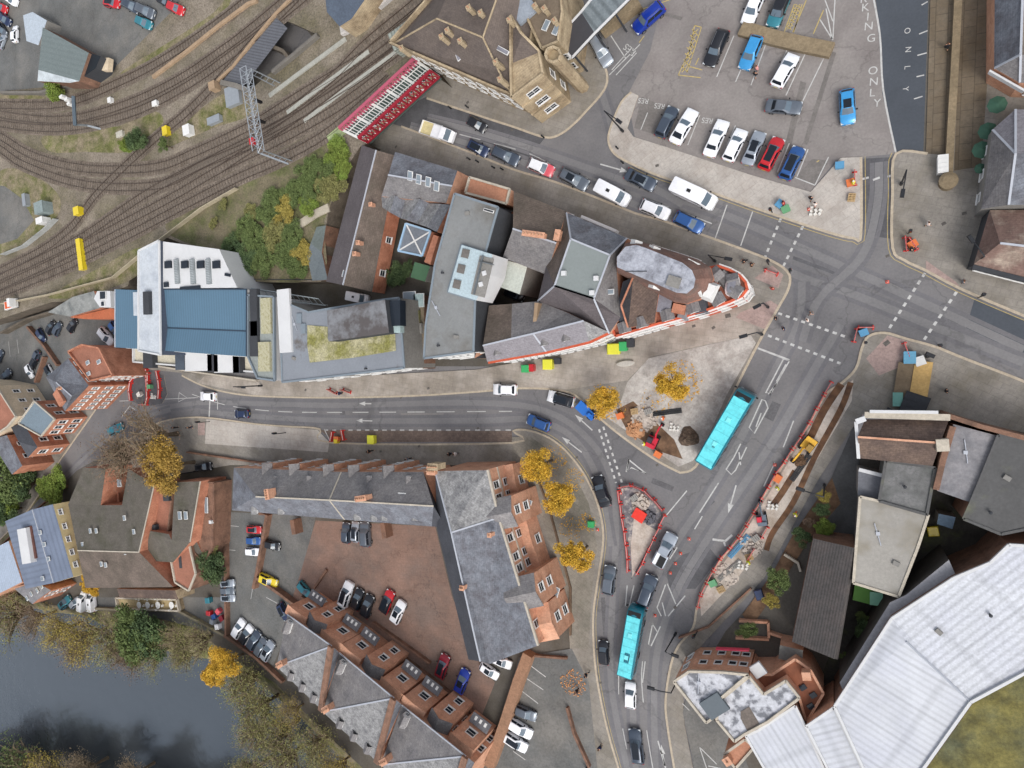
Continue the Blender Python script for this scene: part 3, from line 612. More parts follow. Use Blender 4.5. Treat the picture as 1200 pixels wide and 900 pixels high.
    def dormer(s, x, y, z, ang, w=1.3, h=1.2, dep=2.0, mat=None, cheek=None):
        """small gabled roof window; ang = direction it faces, degrees; x, y, z = foot of its front"""
        p = W(x, y, z)-Vector(s.root.location); hw = w/2; k = h*.55
        vs = [(-hw, 0, 0), (hw, 0, 0), (hw, 0, h), (0, 0, h+k), (-hw, 0, h), (-hw, -dep, 0), (hw, -dep, 0), (hw, -dep, h), (0, -dep, h+k), (-hw, -dep, h)]
        me = mesh('dormer', vs, [(0, 1, 2, 3, 4), (1, 6, 7, 2), (5, 0, 4, 9)], cheek or FRAME, recalc=False)
        o = put('dormer', me, s.root, p, R(ang-90))
        q = [(-hw-.12, .12, h-.08), (0, .12, h+k+.05), (hw+.12, .12, h-.08), (-hw-.12, -dep, h-.08), (0, -dep, h+k+.05), (hw+.12, -dep, h-.08)]
        put('dormer_roof', mesh('dormer_roof', q, [(0, 1, 4, 3), (1, 2, 5, 4)], mat or SLATE, recalc=False), o)
        k2 = (round(w*.75, 2), round(h*.8, 2), 1, False)
        if k2 not in _wc: _wc[k2] = _win(k2[0], k2[1], False, 1)
        f = put('window', _wc[k2][0], o, (0, .01, h*.5)); put('pane', _wc[k2][1], f)
def ang_of(a, b, z=0):
    """heading in degrees of the world direction from photo point a to photo point b"""
    d = W(*b, z)-W(*a, z); return math.degrees(math.atan2(d.y, d.x))

# --- long terraced block south of the left road
b = Bld('terraced_block', 'long grey slate terrace with brick gablets facing the road, parking court behind', 'terrace',
    dict(a=(274, 548, 8), b=(400, 553, 8), c=(496, 553, 8), d=(300, 582, 11.5), e=(386, 586, 11.5), f=(508, 593, 11.5), g=(272, 598, 8), h=(404, 609, 8), i=(506, 617, 8), j=(523, 618, 9)),
    {SLATE: 'abed bcfe ', SLATEB: 'adg dehg efih', SLATED: 'cjf fji'}, SLATE, BRICK, ridges='def be eh ', rmat=COPE)
b.wins('a', 'b', [.06, .14, .22, .3, .4, .5, .6, .7, .8, .9], [1.8, 4.8], .9, 1.4)
b.wins('b', 'c', [.08, .22, .38, .52, .68, .85], [1.8, 4.8], .9, 1.4)
b.wins('g', 'h', [.1, .3, .5, .7, .9], [2, 5], 1, 1.4)
b.wins('h', 'i', [.1, .3, .5, .7, .9], [2, 5], 1, 1.4)
for x in (316, 350, 391, 420, 458): b.bay('a', 'c', (x-274)/222, 2.0, .7, 7.6, 1.2, back=1.0, wz=(2, 5))
for x in (329, 368, 438, 484): b.dormer(x-4, 558, 8.4, 90, .9, .6, 1.6)
for x in (331, 420, 440, 452, 488, 300): b.dormer(x, 608 if x > 380 else 601, 8.3, -90, 1.1, .6, 1.8, mat=SLATEL)
b.chimney(420, 585, 13.2, 2.6, 1.0, 2.2, 10, 5); b.chimney(310, 580, 13.2, 2.2, 1.0, 2.2, 100, 4); b.chimney(502, 553, 11.5, 1.8, 1.4, 3, 0, 4)
for x, y in ((343, 612), (449, 616)): b.boxat('rear_stair', x, y+6, 2.0, (.9, 2.6, 2), 10, BRICKD)
b.sky(472, 580, 10.2, 1.4, .8, 0, 20)

# --- east block: big slate roofs, brick front with bays to the plaza
b = Bld('brick_block', 'big brick block with grey slate roofs facing the round plaza with yellow trees', 'apartment block',
    dict(a=(510, 552, 10), b=(570, 551, 10), c=(583, 607, 10), d=(629, 757, 10), e=(574, 778, 10.6), f=(563, 775, 12), g=(529, 624, 12.4), h=(512, 620, 9), i=(549, 773, 9)),
    {SLATEL: 'abcg', SLATEB: 'gcdef', SLATED: 'hgfi agh'}, SLATE, BRICK, ridges='gf gc ag', rmat=LEAD)
b.wins('b', 'c', [.35, .62], [2, 5, 8.2], 1.2, 1.7); b.wins('c', 'd', [.18, .33, .42, .86], [2.0, 5.1, 8.2], 1.2, 1.7)
b.wins('h', 'i', [.1, .22, .34, .46, .58, .7, .82, .94], [2.2, 5.4], 1.1, 1.6)
b.bay('b', 'c', .93, 4.2, 2.4, 9.4, 1.1, back=2.5, wz=(5.2, 8.2), ww=1.3); b.bay('c', 'd', .6, 4.4, 2.4, 9.4, 1.1, back=2.5, wz=(5.2, 8.2), ww=1.3)
b.bay('c', 'd', .28, 9.5, 1.2, 4.2, .5, back=1, wz=(2.2,), ww=1.4, roof=BRICK); b.bay('b', 'c', .4, 5, 1.2, 4.2, .5, back=1, wz=(2.2,), ww=1.4, roof=BRICK)
b.bay('c', 'd', .88, 5, 2.0, 7.0, .8, back=1, wz=(2.2, 5.2), ww=1.4, roof=BRICK)
b.sky(611, 592, 3.4, 2.6, 3.0, 72, 0, 'glazed_porch'); b.sky(643, 694, 3.4, 2.6, 3.0, 72, 0, 'glazed_porch')
b.chimney(504, 548, 13, 2.2, 1.2, 3, 0, 5, STONE); b.chimney(572, 628, 12.6, .7, .7, 1.6, 0, 1); b.chimney(540, 690, 13, .8, .8, 1.4, 0, 2)
b.band('b', 'c', 6.6); b.band('c', 'd', 6.6); b.band('b', 'c', 9.7, .3, .3); b.band('c', 'd', 9.7, .3, .3)

# --- south row of three houses with gabled fronts
def rowhouse(i, P1, P2, P3, P4, Q, label):
    b = Bld('gabled_house', label, 'house', dict(a=P1+(8.2,), b=P2+(8.2,), c=P3+(8.2,), d=P4+(8.2,), q=Q+(12.4,)), {M('mid_slate_roof', (142, 142, 146), var=.14, sc=.4, c2=(116, 116, 120), s2=.8, th=.5, soft=.15, pat='tiles', ps=.95, pd=.16, fine=.22): 'abq', SLATE: 'dqa', SLATEL: 'dcq', SLATEB: 'bcq'}, SLATE, BRICK, group='row of gabled brick houses by the river', ridges='dq aq')
    g = G(); b._bar(g, b.P['q'], b.P['c'], .9, .5); part('fire_wall', g.v, g.f, BRICKD, b.root)
    for t in (.12, .78): b.bay('a', 'b', t, 4.2, 1.2, 7.9, .15, roof=BRICK, back=.3, wz=(2.0, 5.0), ww=1.6)
    b.bay('a', 'b', .45, 3.8, 2.0, 7.2, 1.0, back=2.2, wz=(2.0, 5.0), ww=1.3)
    A, B, n = b.out('a', 'b'); fa = math.degrees(math.atan2(n.y, n.x))
    for t in (.12, .45, .8):
        px = P1[0]+(P2[0]-P1[0])*t; py = P1[1]+(P2[1]-P1[1])*t; b.dormer(px-2, py+2, 8.6, fa, 1.2, .9, 2)
    for t in (.12, .8):
        px = P1[0]+(P2[0]-P1[0])*t; py = P1[1]+(P2[1]-P1[1])*t
        q = A.lerp(B, t)+n*2.4-Vector(b.root.location); q.z = 3.4
        g = G(); g.box((0, 0, 0), (3.4, 1.6, .2)); o = g.put('glazed_porch', [M('porch_slate', (112, 112, 116), pat='tiles', ps=.4)], b.root, q, R(fa-90)); o.rotation_euler = (R(-20), 0, R(fa-90))
        h = G()
        for k in range(3): h.box((-.9+k*.9, .2, .13), (.4, .6, .06))
        h.put('glazing_bar', [FRAME], o)
    b.wins('a', 'b', [.28, .62, .95], [2, 5], 1.0, 1.5); b.wins('d', 'c', [.12, .37, .62, .87], [2, 5], 1.1, 1.5)
    b.chimney(*P4, 11, 1.8, 1.2, 3, 35, 4, BRICK)
    for t in (.3, .55, .8):
        px = P4[0]+(P3[0]-P4[0])*t; py = P4[1]+(P3[1]-P4[1])*t; b.dormer(px+2, py-2, 8.4, fa+180, 1.0, .6, 1.4)
    return b
rowhouse(0, (337, 720), (398, 765), (377, 832), (324, 781), (389, 757), 'brick house with slate hips at the yard end of the riverside row')
rowhouse(1, (398, 765), (471, 826), (442, 893), (378, 834), (462, 818), 'middle brick house of the riverside row, pale slate slope to the water')
rowhouse(2, (471, 826), (556, 894), (520, 970), (446, 896), (546, 886), 'brick house at the bottom edge of the riverside row beside the long garden wall')

# --- brown tiled complex, left
b = Bld('tiled_complex', 'low brown tiled building with small courtyard and skylights beside the orange tree', 'building',
    dict(a=(98, 548, 6), b=(124, 549, 6), c=(118, 592, 6), d=(143, 592, 6), e=(150, 549, 6), f=(181, 568, 6), g=(163, 647, 7.6), h=(91, 645, 7.6), i=(80, 591, 6), j=(203, 688, 5), k=(100, 689, 5)),
    {TILEG: 'abci defghic ghkj'[0:0]+'abci icdefgh', TILEB: 'ghkj'}, TILEG, BRICKO, ridges='gh gf', rmat=COPE)
for x, y in ((106, 622), (113, 622), (146, 607), (157, 623), (97, 638), (147, 647), (119, 661), (124, 662)): b.sky(x, y, 7.3, .7, 1.0, 10)
b.boxat('courtyard_floor', 131, 570, 2.6, (3.6, 7, .2), 5, BRICKO); b.sky(140, 566, 3.6, 1.2, 1.6, 5); b.sky(134, 560, 3.4, .8, 1.0, 5)
b = Bld('tiled_wing', 'brown tiled wing with two skylights between brick terraces', 'building',
    dict(a=(205, 565, 6), b=(235, 564, 6), c=(223, 635, 6.4), d=(201, 633, 6.4), e=(168, 657, 5.4), f=(203, 659, 5.4), g=(176, 622, 6.2), h=(198, 626, 6.2)),
    'abcd dhgefc', TILEG, BRICKO, ridges='bc', rmat=COPE)
b.sky(211, 604, 6.5, .9, 1.5, 5); b.sky(218, 604, 6.5, .9, 1.5, 5)
b = Bld('brick_terrace', 'low orange brick roof terrace between the two tiled roofs', 'terrace', dict(a=(183, 568, 4.6), b=(205, 566, 4.6), c=(198, 624, 4.6), d=(176, 622, 4.6), e=(168, 655, 4.6), f=(163, 648, 4.6)), 'abcdef', M('brick_roof_terrace', (146, 100, 82)), BRICKD, parapet=.4, pmat=BRICKD)
b.boxat('roof_vent', 194, 580, 5.6, (1.6, 2.4, 1), 5, DARKW); b.boxat('roof_vent', 180, 618, 5.4, (1, 1, .8), 5, DARKW)
b = Bld('brick_annexe', 'orange brick annexe roof beside the fenced garden', 'annexe', dict(a=(236, 564, 4), b=(252, 566, 4), c=(250, 640, 4), d=(240, 660, 4), e=(224, 640, 4)), 'abcde', BRICKD, BRICKD, parapet=.35, pmat=BRICKD)
b.sky(242, 592, 4.2, .8, 3); b.boxat('roof_vent', 246, 612, 4.8, (.6, .6, .6), 0, WREN)
b = Bld('brick_annexe', 'rounded orange brick annexe with dark slate strip and slot windows', 'annexe', dict(a=(203, 634, 5), b=(222, 636, 5), c=(230, 672, 5), d=(222, 692, 5), e=(206, 682, 5), f=(200, 650, 5)), {M('brick_roof_terrace', (146, 100, 82), var=.15): 'abcdef'}, BRICKD, BRICKD, parapet=.3, pmat=COPE)
b.boxat('slot_window', 211, 658, 5.1, (.7, 2.6, .3), 5, DARKW)
b = Bld('slate_lean_to', 'narrow dark slate lean-to roof by the garden bush', 'lean-to', dict(a=(217, 636, 4.4), b=(230, 634, 4.4), c=(243, 660, 3.8), d=(228, 674, 3.8)), 'abcd', TILEG, BRICKO)
b = Bld('stone_house', 'low stone building with dark tile strip above the river wall', 'building', dict(a=(137, 690, 4.4), b=(205, 692, 4.4), c=(209, 702, 3.8), d=(140, 700, 3.8)), 'abcd', TILED, STONE)
b = Bld('riverside_terrace', 'cream stone terrace with white garden furniture over the river bank', 'terrace', dict(a=(138, 700, 1.0), b=(209, 702, 1.0), c=(212, 715, 1.0), d=(140, 712, 1.0)), 'abcd', M('cream_stone_paving', (172, 154, 116), var=.1, pat='flags', ps=.8), STONE, parapet=.6)

# --- far left grey-metal roofed building with cream wall
b = Bld('metal_roofed_building', 'blue grey metal roofed building with cream side wall and roof lights', 'building',
    dict(a=(6, 611, 7.5), b=(38, 597, 8.6), c=(62, 591, 7.6), d=(86, 676, 7.6), e=(63, 683, 8.6), f=(30, 690, 7.5)), {GMET: 'abef bcde'}, GMET, CREAM, ridges='be')
b.wins('c', 'd', [.12, .32, .5, .68, .85], [6.6], 1.3, .8, 2)
b.boxat('roof_dormer', 28, 640, 9.4, (3.2, 7.5, 1.6), 12, WREN); b.boxat('roof_terrace', 36, 636, 8.6, (2.2, 7, .4), 12, M('terrace_boards', (92, 62, 56)))
for x, y in ((47, 624), (52, 638), (57, 655), (50, 678)): b.sky(x, y, 8.7, 1.0, .9, 12)
b = Bld('pale_roof_house', 'pale grey roofed house cut by the left edge of the picture', 'house', dict(a=(-40, 660, 7), b=(10, 634, 7), c=(26, 682, 7), d=(-30, 710, 7)), 'abcd', M('pale_metal_roof', (156, 168, 184), var=.06, pat='ribs', ps=.7, pd=.08), BRICK)
b.wins('b', 'c', [.3, .7], [2, 4.8])
b = Bld('slate_house', 'small slate house with brick front corner and three roof lights by the river', 'house', dict(a=(17, 690, 6), b=(42, 682, 6), c=(60, 692, 5.6), d=(44, 703, 6), e=(38, 708, 6)), 'abcde'[:5], FLATM, BRICKO)
for x, y in ((32, 701), (37, 696), (44, 692), (49, 687)): b.sky(x, y, 6.1, .7, 1.0, 40)
b.wins('c', 'd', [.3, .7], [1.8, 4.4])

# --- red brick houses upper left of the left branch road
b = Bld('brick_offices', 'red brick house with grey hip roof and rows of small white windows', 'house',
    dict(a=(54, 442, 9), b=(80, 420, 9), c=(104, 452, 9), d=(76, 482, 9), e=(66, 448, 11.5), f=(84, 464, 11.5)), {SLATEB: 'abe bcfe cdf defa'.replace('defa', 'dfea')}, SLATEB, BRICKO, ridges='ef')
b.wins('c', 'd', [.1, .26, .42, .58, .74, .9], [1.8, 4.4, 7.2], .9, 1.3, 2); b.wins('b', 'c', [.2, .5, .8], [2, 5, 7.8])
b.chimney(68, 455, 12, 1.2, .7, 1.6); b.boxat('roof_terrace', 68, 466, 11.4, (1.8, 3.2, .6), 40, BRICKO)
b = Bld('brick_offices', 'orange brick house with pale roof lights and white windows, beside the walled car park', 'house', dict(a=(82, 412, 8), b=(98, 404, 8), c=(118, 408, 8), d=(134, 440, 8), e=(108, 446, 8)), {M('brick_roof_terrace', (146, 100, 82)): 'abcde'}, BRICKO, BRICKO, parapet=.5, pmat=BRICKO)
for x, y in ((88, 425), (103, 425), (116, 424), (104, 438)): b.sky(x, y, 8.2, 1.1, .8, 20)
b.wins('d', 'e', [.2, .5, .8], [2, 4.6, 6.6], .9, 1.3)
b = Bld('brick_offices', 'brick house with flat blue grey roof and tall white windows facing the road', 'house', dict(a=(41, 470, 7), b=(65, 491, 7), c=(49, 511, 7), d=(22, 496, 7)), 'abcd', M('blue_grey_sheet_roof', (112, 126, 136), var=.05), BRICKO, parapet=.25, pmat=COPE)
b.wins('b', 'c', [.2, .5, .8], [2, 5], 1.2, 1.7); b.wins('a', 'b', [.3, .7], [2, 5], 1.2, 1.7)
b = Bld('brick_offices', 'brick house with steep dark slate roof and white gable window', 'house', dict(a=(12, 499, 7), b=(28, 497, 7), c=(44, 524, 7), d=(33, 536, 7), e=(22, 518, 8.6)), {SLATED: 'abe bcde dea'.replace('dea', 'dea')}, SLATED, BRICKO)
b.wins('b', 'c', [.3, .7], [2, 5]); b.wins('c', 'd', [.5], [2, 5], 1.6, 1.6)
b = Bld('brick_offices', 'brick house with grey roof against the green garden at the left edge', 'house', dict(a=(-12, 515, 7), b=(8, 510, 7), c=(26, 546, 7), d=(14, 556, 7)), 'abcd', SLATEB, BRICKO)
b.wins('b', 'c', [.3, .7], [2, 5])
b = Bld('sandstone_house', 'cream stone and brick house side at the left edge below the car park', 'house', dict(a=(-60, 440, 8), b=(-3, 452, 8), c=(20, 488, 8), d=(10, 500, 8), e=(-50, 540, 8)), {M('brick_roof_terrace', (146, 100, 82)): 'abcde'}, BRICKO, M('cream_stone', (196, 180, 156)), parapet=.4)
b.wins('b', 'c', [.2, .5, .8], [2, 5], 1, 1.4)
# --- white and blue hotel-like building
WC = M('white_slab_roof', (184, 190, 196), var=.08, sc=.4, c2=(160, 166, 174), s2=.4)
b = Bld('stair_tower', 'tall narrow white roofed stair block standing between two blue roofs', 'building', dict(a=(163, 294, 9.8), b=(187, 282, 9.8), c=(189, 416, 9.8), d=(163, 411, 9.8)), 'abcd', WC, M('shaded_wall', (70, 78, 92), var=.05), parapet=.25, pmat=WREN)  # wall colour darkened to carry the shade on its east side
b.boxat('roof_plant', 171, 355, 10.5, (1.6, 4.2, .9), 0, DARKW); b.boxat('roof_plant', 159.5, 356, 9.3, (1.6, 4.4, .5), 0, WC)
b = Bld('blue_roofed_building', 'long white building with blue metal roof and balconies above the left road', 'building', dict(a=(192, 339, 9), b=(289, 339, 9), c=(289, 388, 8.4), d=(192, 384, 8.4), e=(289, 418, 9), f=(192, 411, 9)), 'abcd dcef', BMET, WREN, ridges='dc ab be', rmat=P('dark_gutter', (50, 62, 76)))
b.wins('e', 'f', [.1, .25, .4, .6, .75, .9], [4.5, 7.2], 1.6, 1.2, 2)
b = Bld('blue_roofed_wing', 'short blue metal roofed wing left of the stair block', 'building', dict(a=(135, 339, 9), b=(162.5, 340, 9), c=(162.5, 409, 9), d=(135, 407, 9)), 'abcd', BMET, WREN, ridges='da')
b.wins('c', 'd', [.3, .7], [4, 7])
b = Bld('white_wing', 'white roofed rear wing with four dark roof windows beside the green bank', 'building', dict(a=(191, 283, 9.2), b=(257, 292, 9.2), c=(268, 316, 9.2), d=(278, 337, 9.2), e=(191, 338, 9.2)), 'abcde', WREN, WREN)
for x in (196, 215.5, 234, 252.5): b.boxat('roof_window', x, 310, 9.6, (1.6, 1.3, .4), 0, GLASS)
for x in (206, 224.5, 243): b.boxat('louvre_screen', x, 318, 9.7, (.9, 4.4, .5), 3, M('grey_louvre', (140, 146, 148), pat='rows', ps=.3, pd=.4))
b.boxat('roof_window', 194, 333.5, 9.5, (1.1, .9, .3), 0, GLASS); b.boxat('roof_window', 222, 337, 9.5, (5, .5, .3), 0, GLASS)
b.boxat('roof_window', 266, 322, 9.5, (1.2, .5, .3), -12, GLASS)
b = Bld('front_terrace', 'low cream and white terraced front with planters below the blue roof', 'terrace', dict(a=(158, 408, 3.4), b=(300, 414, 3.4), c=(303, 436, 3.4), d=(158, 424, 3.4)), 'abcd', M('cream_terrace', (188, 182, 164), var=.1, sc=.8), WREN, parapet=.5, pmat=WREN)
for x, w, m in ((173, 3, DARKW), (211, 3, M('slate_grey_wall', (72, 80, 90))), (232, 8, WREN), (249, 3, DARKW), (265, 7, WREN), (277, 2, DARKW)): b.boxat('privacy_screen', x, 420+(x-160)*.05, 4.6, (w*.9, 3.6, 1.2), 0, m)
b = Bld('roof_garden_block', 'dark flat roofed block with cream planting beds next to the blue roof', 'building', dict(a=(292, 346, 8.6), b=(322, 348, 8.6), c=(323, 446, 8.6), d=(303, 443, 8.6), e=(292, 418, 8.6)), 'abcde', M('pale_green_deck', (138, 144, 142), var=.1), WREN, parapet=.4, pmat=P('grey_trim', (120, 130, 138)))
b.boxat('planting_bed', 311, 370, 9.1, (2.2, 6, .5), 0, M('cream_planting', (176, 172, 146), var=.2, sc=2, c2=(126, 122, 88), s2=2)); b.boxat('planting_bed', 309, 418, 9.1, (2.6, 5, .5), 0, M('cream_planting', (186, 180, 138)))
b.boxat('roof_plant', 297, 366, 9.2, (1.6, 8, .8), 0, DARKW); b.boxat('roof_plant', 297, 397, 9.2, (1.8, 6, .8), 0, DARKW); b.boxat('white_parapet', 333, 376, 9.4, (2.6, 10.5, .5), 2, WREN)
g = G()
for x in range(0, 14):
    p, q = W(292+6.2*x, 338+x*.9, 6), W(296+6.4*x, 348+x*.7, 4.6)
    g.tube([p, q, Vector((q.x, q.y, 3.6))], .09, 5)
g.tube([W(290, 337, 6), W(372, 350, 6)], .1, 5); g.tube([W(296, 348, 4.6), W(382, 358, 4.6)], .1, 5)
tag(g.put('pergola', [P('pale_steel', (150, 158, 160))]), 'pale curved steel pergola ribs along the rear of the roof garden', 'pergola')
# --- grey flat roofed block with yellow lawn
b = Bld('lawn_roof_block', 'grey flat roofed block with a yellow green sunken lawn on its roof', 'building',
    dict(a=(333, 354, 9), b=(362, 366, 9), c=(384, 362, 9), d=(450, 351, 9), e=(468, 349, 9), f=(474, 431, 9), g=(400, 440, 9), h=(331, 448, 9), i=(329, 390, 9)), 'abcdefghi', FLATB, GREN, parapet=.15, pmat=P('grey_trim', (120, 130, 138)))
b.wins('g', 'f', [.15, .4, .65, .9], [3, 6], 1.8, 1.6); b.wins('h', 'g', [.2, .5, .8], [3, 6], 1.8, 1.6)
gl = part('roof_lawn', [W(x, y, 9.12) for x, y in ((360, 381), (384, 383), (384, 398), (456, 392), (463, 390), (464, 411), (415, 419), (363, 425), (360, 405))], [tuple(range(9))], M('dry_roof_lawn', (168, 163, 132), var=.15, sc=1.2, c2=(128, 126, 72), s2=.35, th=.52, soft=.1, fine=.3, pat='flags', ps=.9, pd=.1), b.root, recalc=False)
for x, y, w in ((357, 430, 2.2), (352, 418, 1)): b.boxat('roof_plant', x-2, y-45, 9.3, (1.0, 1.6, .3), 0, P('grey_trim', (120, 130, 138)))
b = Bld('roof_pavilion', 'grey box pavilion with dark stain standing on the lawn roof block', 'pavilion', dict(a=(383, 364, 11.5), b=(451, 351, 11.5), c=(456, 390, 11.5), d=(385, 400, 11.5)), 'abcd', M('stained_felt_roof', (122, 124, 128), var=.06, c2=(84, 80, 80), s2=.12, th=.44, soft=.05, fine=.05), DARKW, base=9)
b.boxat('glass_screen', 463, 367, 10.6, (1.8, 3.8, 1.5), 0, GLASS); b.boxat('glass_screen', 463, 383, 10.2, (1.8, 1.8, 1.1), 0, M('pale_glass', (150, 168, 168)))
# --- long flat roofed building in the middle
b = Bld('flat_roofed_building', 'long pale grey flat roofed building running back from the shops', 'building',
    dict(a=(533, 227, 12), b=(584, 243, 12), c=(569, 296, 12), d=(541, 287, 12), e=(525, 342, 12), f=(557, 352, 12), g=(555, 412, 12), h=(497, 420, 12), i=(499, 382, 12), j=(510, 310, 12)),
    'abcdefghij', FLATG, DARKW, parapet=.12, pmat=P('grey_trim', (120, 130, 138)))
b.wins('g', 'h', [.1, .25, .4, .55, .7, .85], [3, 6.2, 9.6], 1.5, 1.6, 1); b.sky(573, 247, 12.2, .4, 1.6, 70, 0, 'roof_vent', DARKW)
b = Bld('white_penthouse', 'white penthouse with sunken balcony and dormer windows on the long flat roof', 'penthouse', dict(a=(541, 287, 13), b=(577, 298, 13), c=(573, 322, 13), d=(558, 352, 13), e=(525, 342, 13)), 'abcde', M('pale_blue_roof', (166, 182, 188), var=.04), WREN, base=8)
for x, y in ((545, 297), (540, 315), (535, 333)): b.boxat('roof_window', x, y, 13.2, (1.1, 1.2, .2), -16, M('attic_window', (104, 100, 96)))
b.boxat('balcony', 565, 324, 13.08, (2.2, 5.4, .12), -16, GREN); b.boxat('balcony_rail', 560, 322, 13.5, (.12, 5.4, .5), -16, M('grey_rail', (96, 102, 106))); b.boxat('balcony_rail', 569, 308, 13.5, (2.2, .12, .5), -16, M('grey_rail', (96, 102, 106)))
b.boxat('garden_table', 567, 320, 13.3, (.6, .6, .3), 14, WREN); b.boxat('garden_table', 563, 333, 13.3, (.6, .6, .3), 14, WREN)
b = Bld('slate_slope_building', 'dark slate sloping roof strip along the long flat roof', 'building', dict(a=(585, 243, 10), b=(600, 248, 7), c=(585, 302, 7), d=(571, 297, 10)), 'abcd', SLATED, BRICK)
b = Bld('slate_slope_building', 'dark curved slate strip below the white penthouse', 'building', dict(a=(558, 355, 10.5), b=(573, 361, 7), c=(566, 378, 7), d=(566, 395, 7), e=(571, 420, 7), f=(556, 420, 10.5)), 'abcdef', SLATED, BRICK)
# --- brown-grey long roof & neighbours
b = Bld('long_gabled_house', 'long brown grey gabled roof beside the wooded railway bank', 'house',
    dict(a=(424, 170, 5), b=(441, 176, 7), c=(466, 183, 5), d=(436, 342, 5), e=(402, 334, 7), f=(382, 330, 5)), {SLATED: 'abef'[0:0], TILEB: 'bcde', M('grey_brown_slate', (96, 90, 92), var=.12, sc=.3, pat='tiles', ps=.95, pd=.15): 'abef'}, TILEB, BRICKO, ridges='be', base=1.5)
b.sky(404, 321, 6.6, 1.1, .8, 70, 0); b.chimney(433, 239, 8, .7, .7, 1.2, 0, 1); b.chimney(418, 284, 8.2, .8, .8, 1.4, 0, 1); b.chimney(414, 297, 8, .8, .8, 1.4, 0, 1); b.wins('c', 'd', [.3, .6, .85], [3.3], 1.1, 1.4)
b = Bld('sawtooth_house', 'grey slate house with four white roof lights beside the high street', 'house',
    dict(a=(463, 178, 8), b=(536, 200, 8), c=(530, 218, 10), d=(455, 205, 10), e=(447, 230, 8), f=(523, 238, 8)), {SLATEB: 'abcd', SLATE: 'dcfe'}, SLATEB, BRICK, ridges='dc')
for x, y in ((481, 206), (491, 210), (502, 213), (512, 218)): b.sky(x, y, 10.0, .9, 1.4, -20, 20)
b.wins('a', 'b', [.15, .35, .55, .75], [2, 5])
b = Bld('gabled_house', 'rear range with three small pale slate gables above the glass lean-to', 'house',
    dict(a=(447, 230, 7), b=(463, 229, 8.6), c=(475, 233, 7), d=(492, 233, 8.6), e=(503, 238, 7), f=(517, 239, 8.6), g=(528, 240, 7), h=(512, 272, 7), i=(500, 266, 8.6), j=(488, 262, 7), k=(477, 258, 8.6), l=(470, 256, 7), m=(457, 249, 8.6), n=(448, 243, 7)),
    {SLATEL: 'abmn cdkl efij', SLATEB: 'bclm dejk fghi'}, SLATEL, BRICKO)
b = Bld('glass_lean_to', 'blue framed glass lean-to in the yard behind the sawtooth roof', 'lean-to', dict(a=(476, 262, 4.6), b=(505, 271, 4.6), c=(495, 300, 4.0), d=(467, 294, 4.0)), 'abcd', M('grey_glazing', (112, 118, 126), var=.1, rough=.2), BRICKO, parapet=.2, pmat=P('blue_white_frame', (150, 180, 205)), ridges='ac bd', rmat=FRAME)
b = Bld('brick_outhouse', 'narrow orange brick outhouse between the yard and the long flat roof', 'outhouse', dict(a=(508, 275, 5), b=(514, 277, 5), c=(504, 310, 5), d=(497, 307, 5)), 'abcd', BRICKO, BRICKO)
b = Bld('green_shed', 'green flat topped shed in the back yard beside the dark tree', 'shed', dict(a=(486, 307, 3), b=(504, 312, 3), c=(498, 330, 3), d=(481, 325, 3)), 'abcd', P('green_roof', (74, 106, 80), .8), GREN)
b = Bld('grey_outbuilding', 'two pitched grey green outbuilding in the trees by the railway bank', 'outbuilding', dict(a=(371, 266, 5), b=(382, 264, 4.4), c=(377, 296, 4.4), d=(384, 328, 4.4), e=(366, 329, 4.4), f=(360, 300, 5), g=(364, 285, 5)), {M('green_grey_roof', (92, 100, 98), var=.1): 'abcg', M('slate_grey_sheet', (98, 106, 110), var=.1): 'gcdef'}, GREN, BRICKD, base=1)
b = Bld('small_house', 'white and grey glass roofed outbuildings in the yard behind the lawn roof', 'outbuilding', dict(a=(471, 343, 3.4), b=(492, 345, 3.4), c=(497, 356, 3.4), d=(497, 432, 3.4), e=(477, 432, 3.4), f=(473, 352, 3.4)), 'abcdef', M('cream_yard_roof', (124, 112, 94), var=.25, sc=.5, c2=(88, 84, 74), s2=.4), BRICKD)
b.sky(480, 349, 3.6, 2.4, 2, 0); b.sky(491, 352, 3.6, 2.0, 2.2, 0, 0, mat=M('pale_glass', (150, 168, 168))); b.sky(479, 362, 3.6, 3, 1.2, 0); b.boxat('roof_plant', 486, 385, 4, (2.5, 1.6, .6), 0, GREN); b.boxat('planting_bed', 485, 375, 4, (2.0, 3, .4), 0, GRASSB)
b = Bld('white_flat_roof', 'small pale green white flat roof in the yard of the slate houses', 'outbuilding', dict(a=(583, 302, 7), b=(618, 312, 7), c=(609, 345, 7), d=(577, 333, 7)), 'abcd', M('pale_sage_roof', (184, 190, 182), var=.04), GREN)
b = Bld('brick_flat_roof', 'orange topped flat roofed shop with white edge on the high street', 'shop', dict(a=(551, 208, 7.6), b=(598, 222, 7.6), c=(594, 239, 7.6), d=(546, 226, 7.6)), 'abcd', M('orange_flat_roof', (170, 122, 98), var=.06), BRICK, parapet=.3)
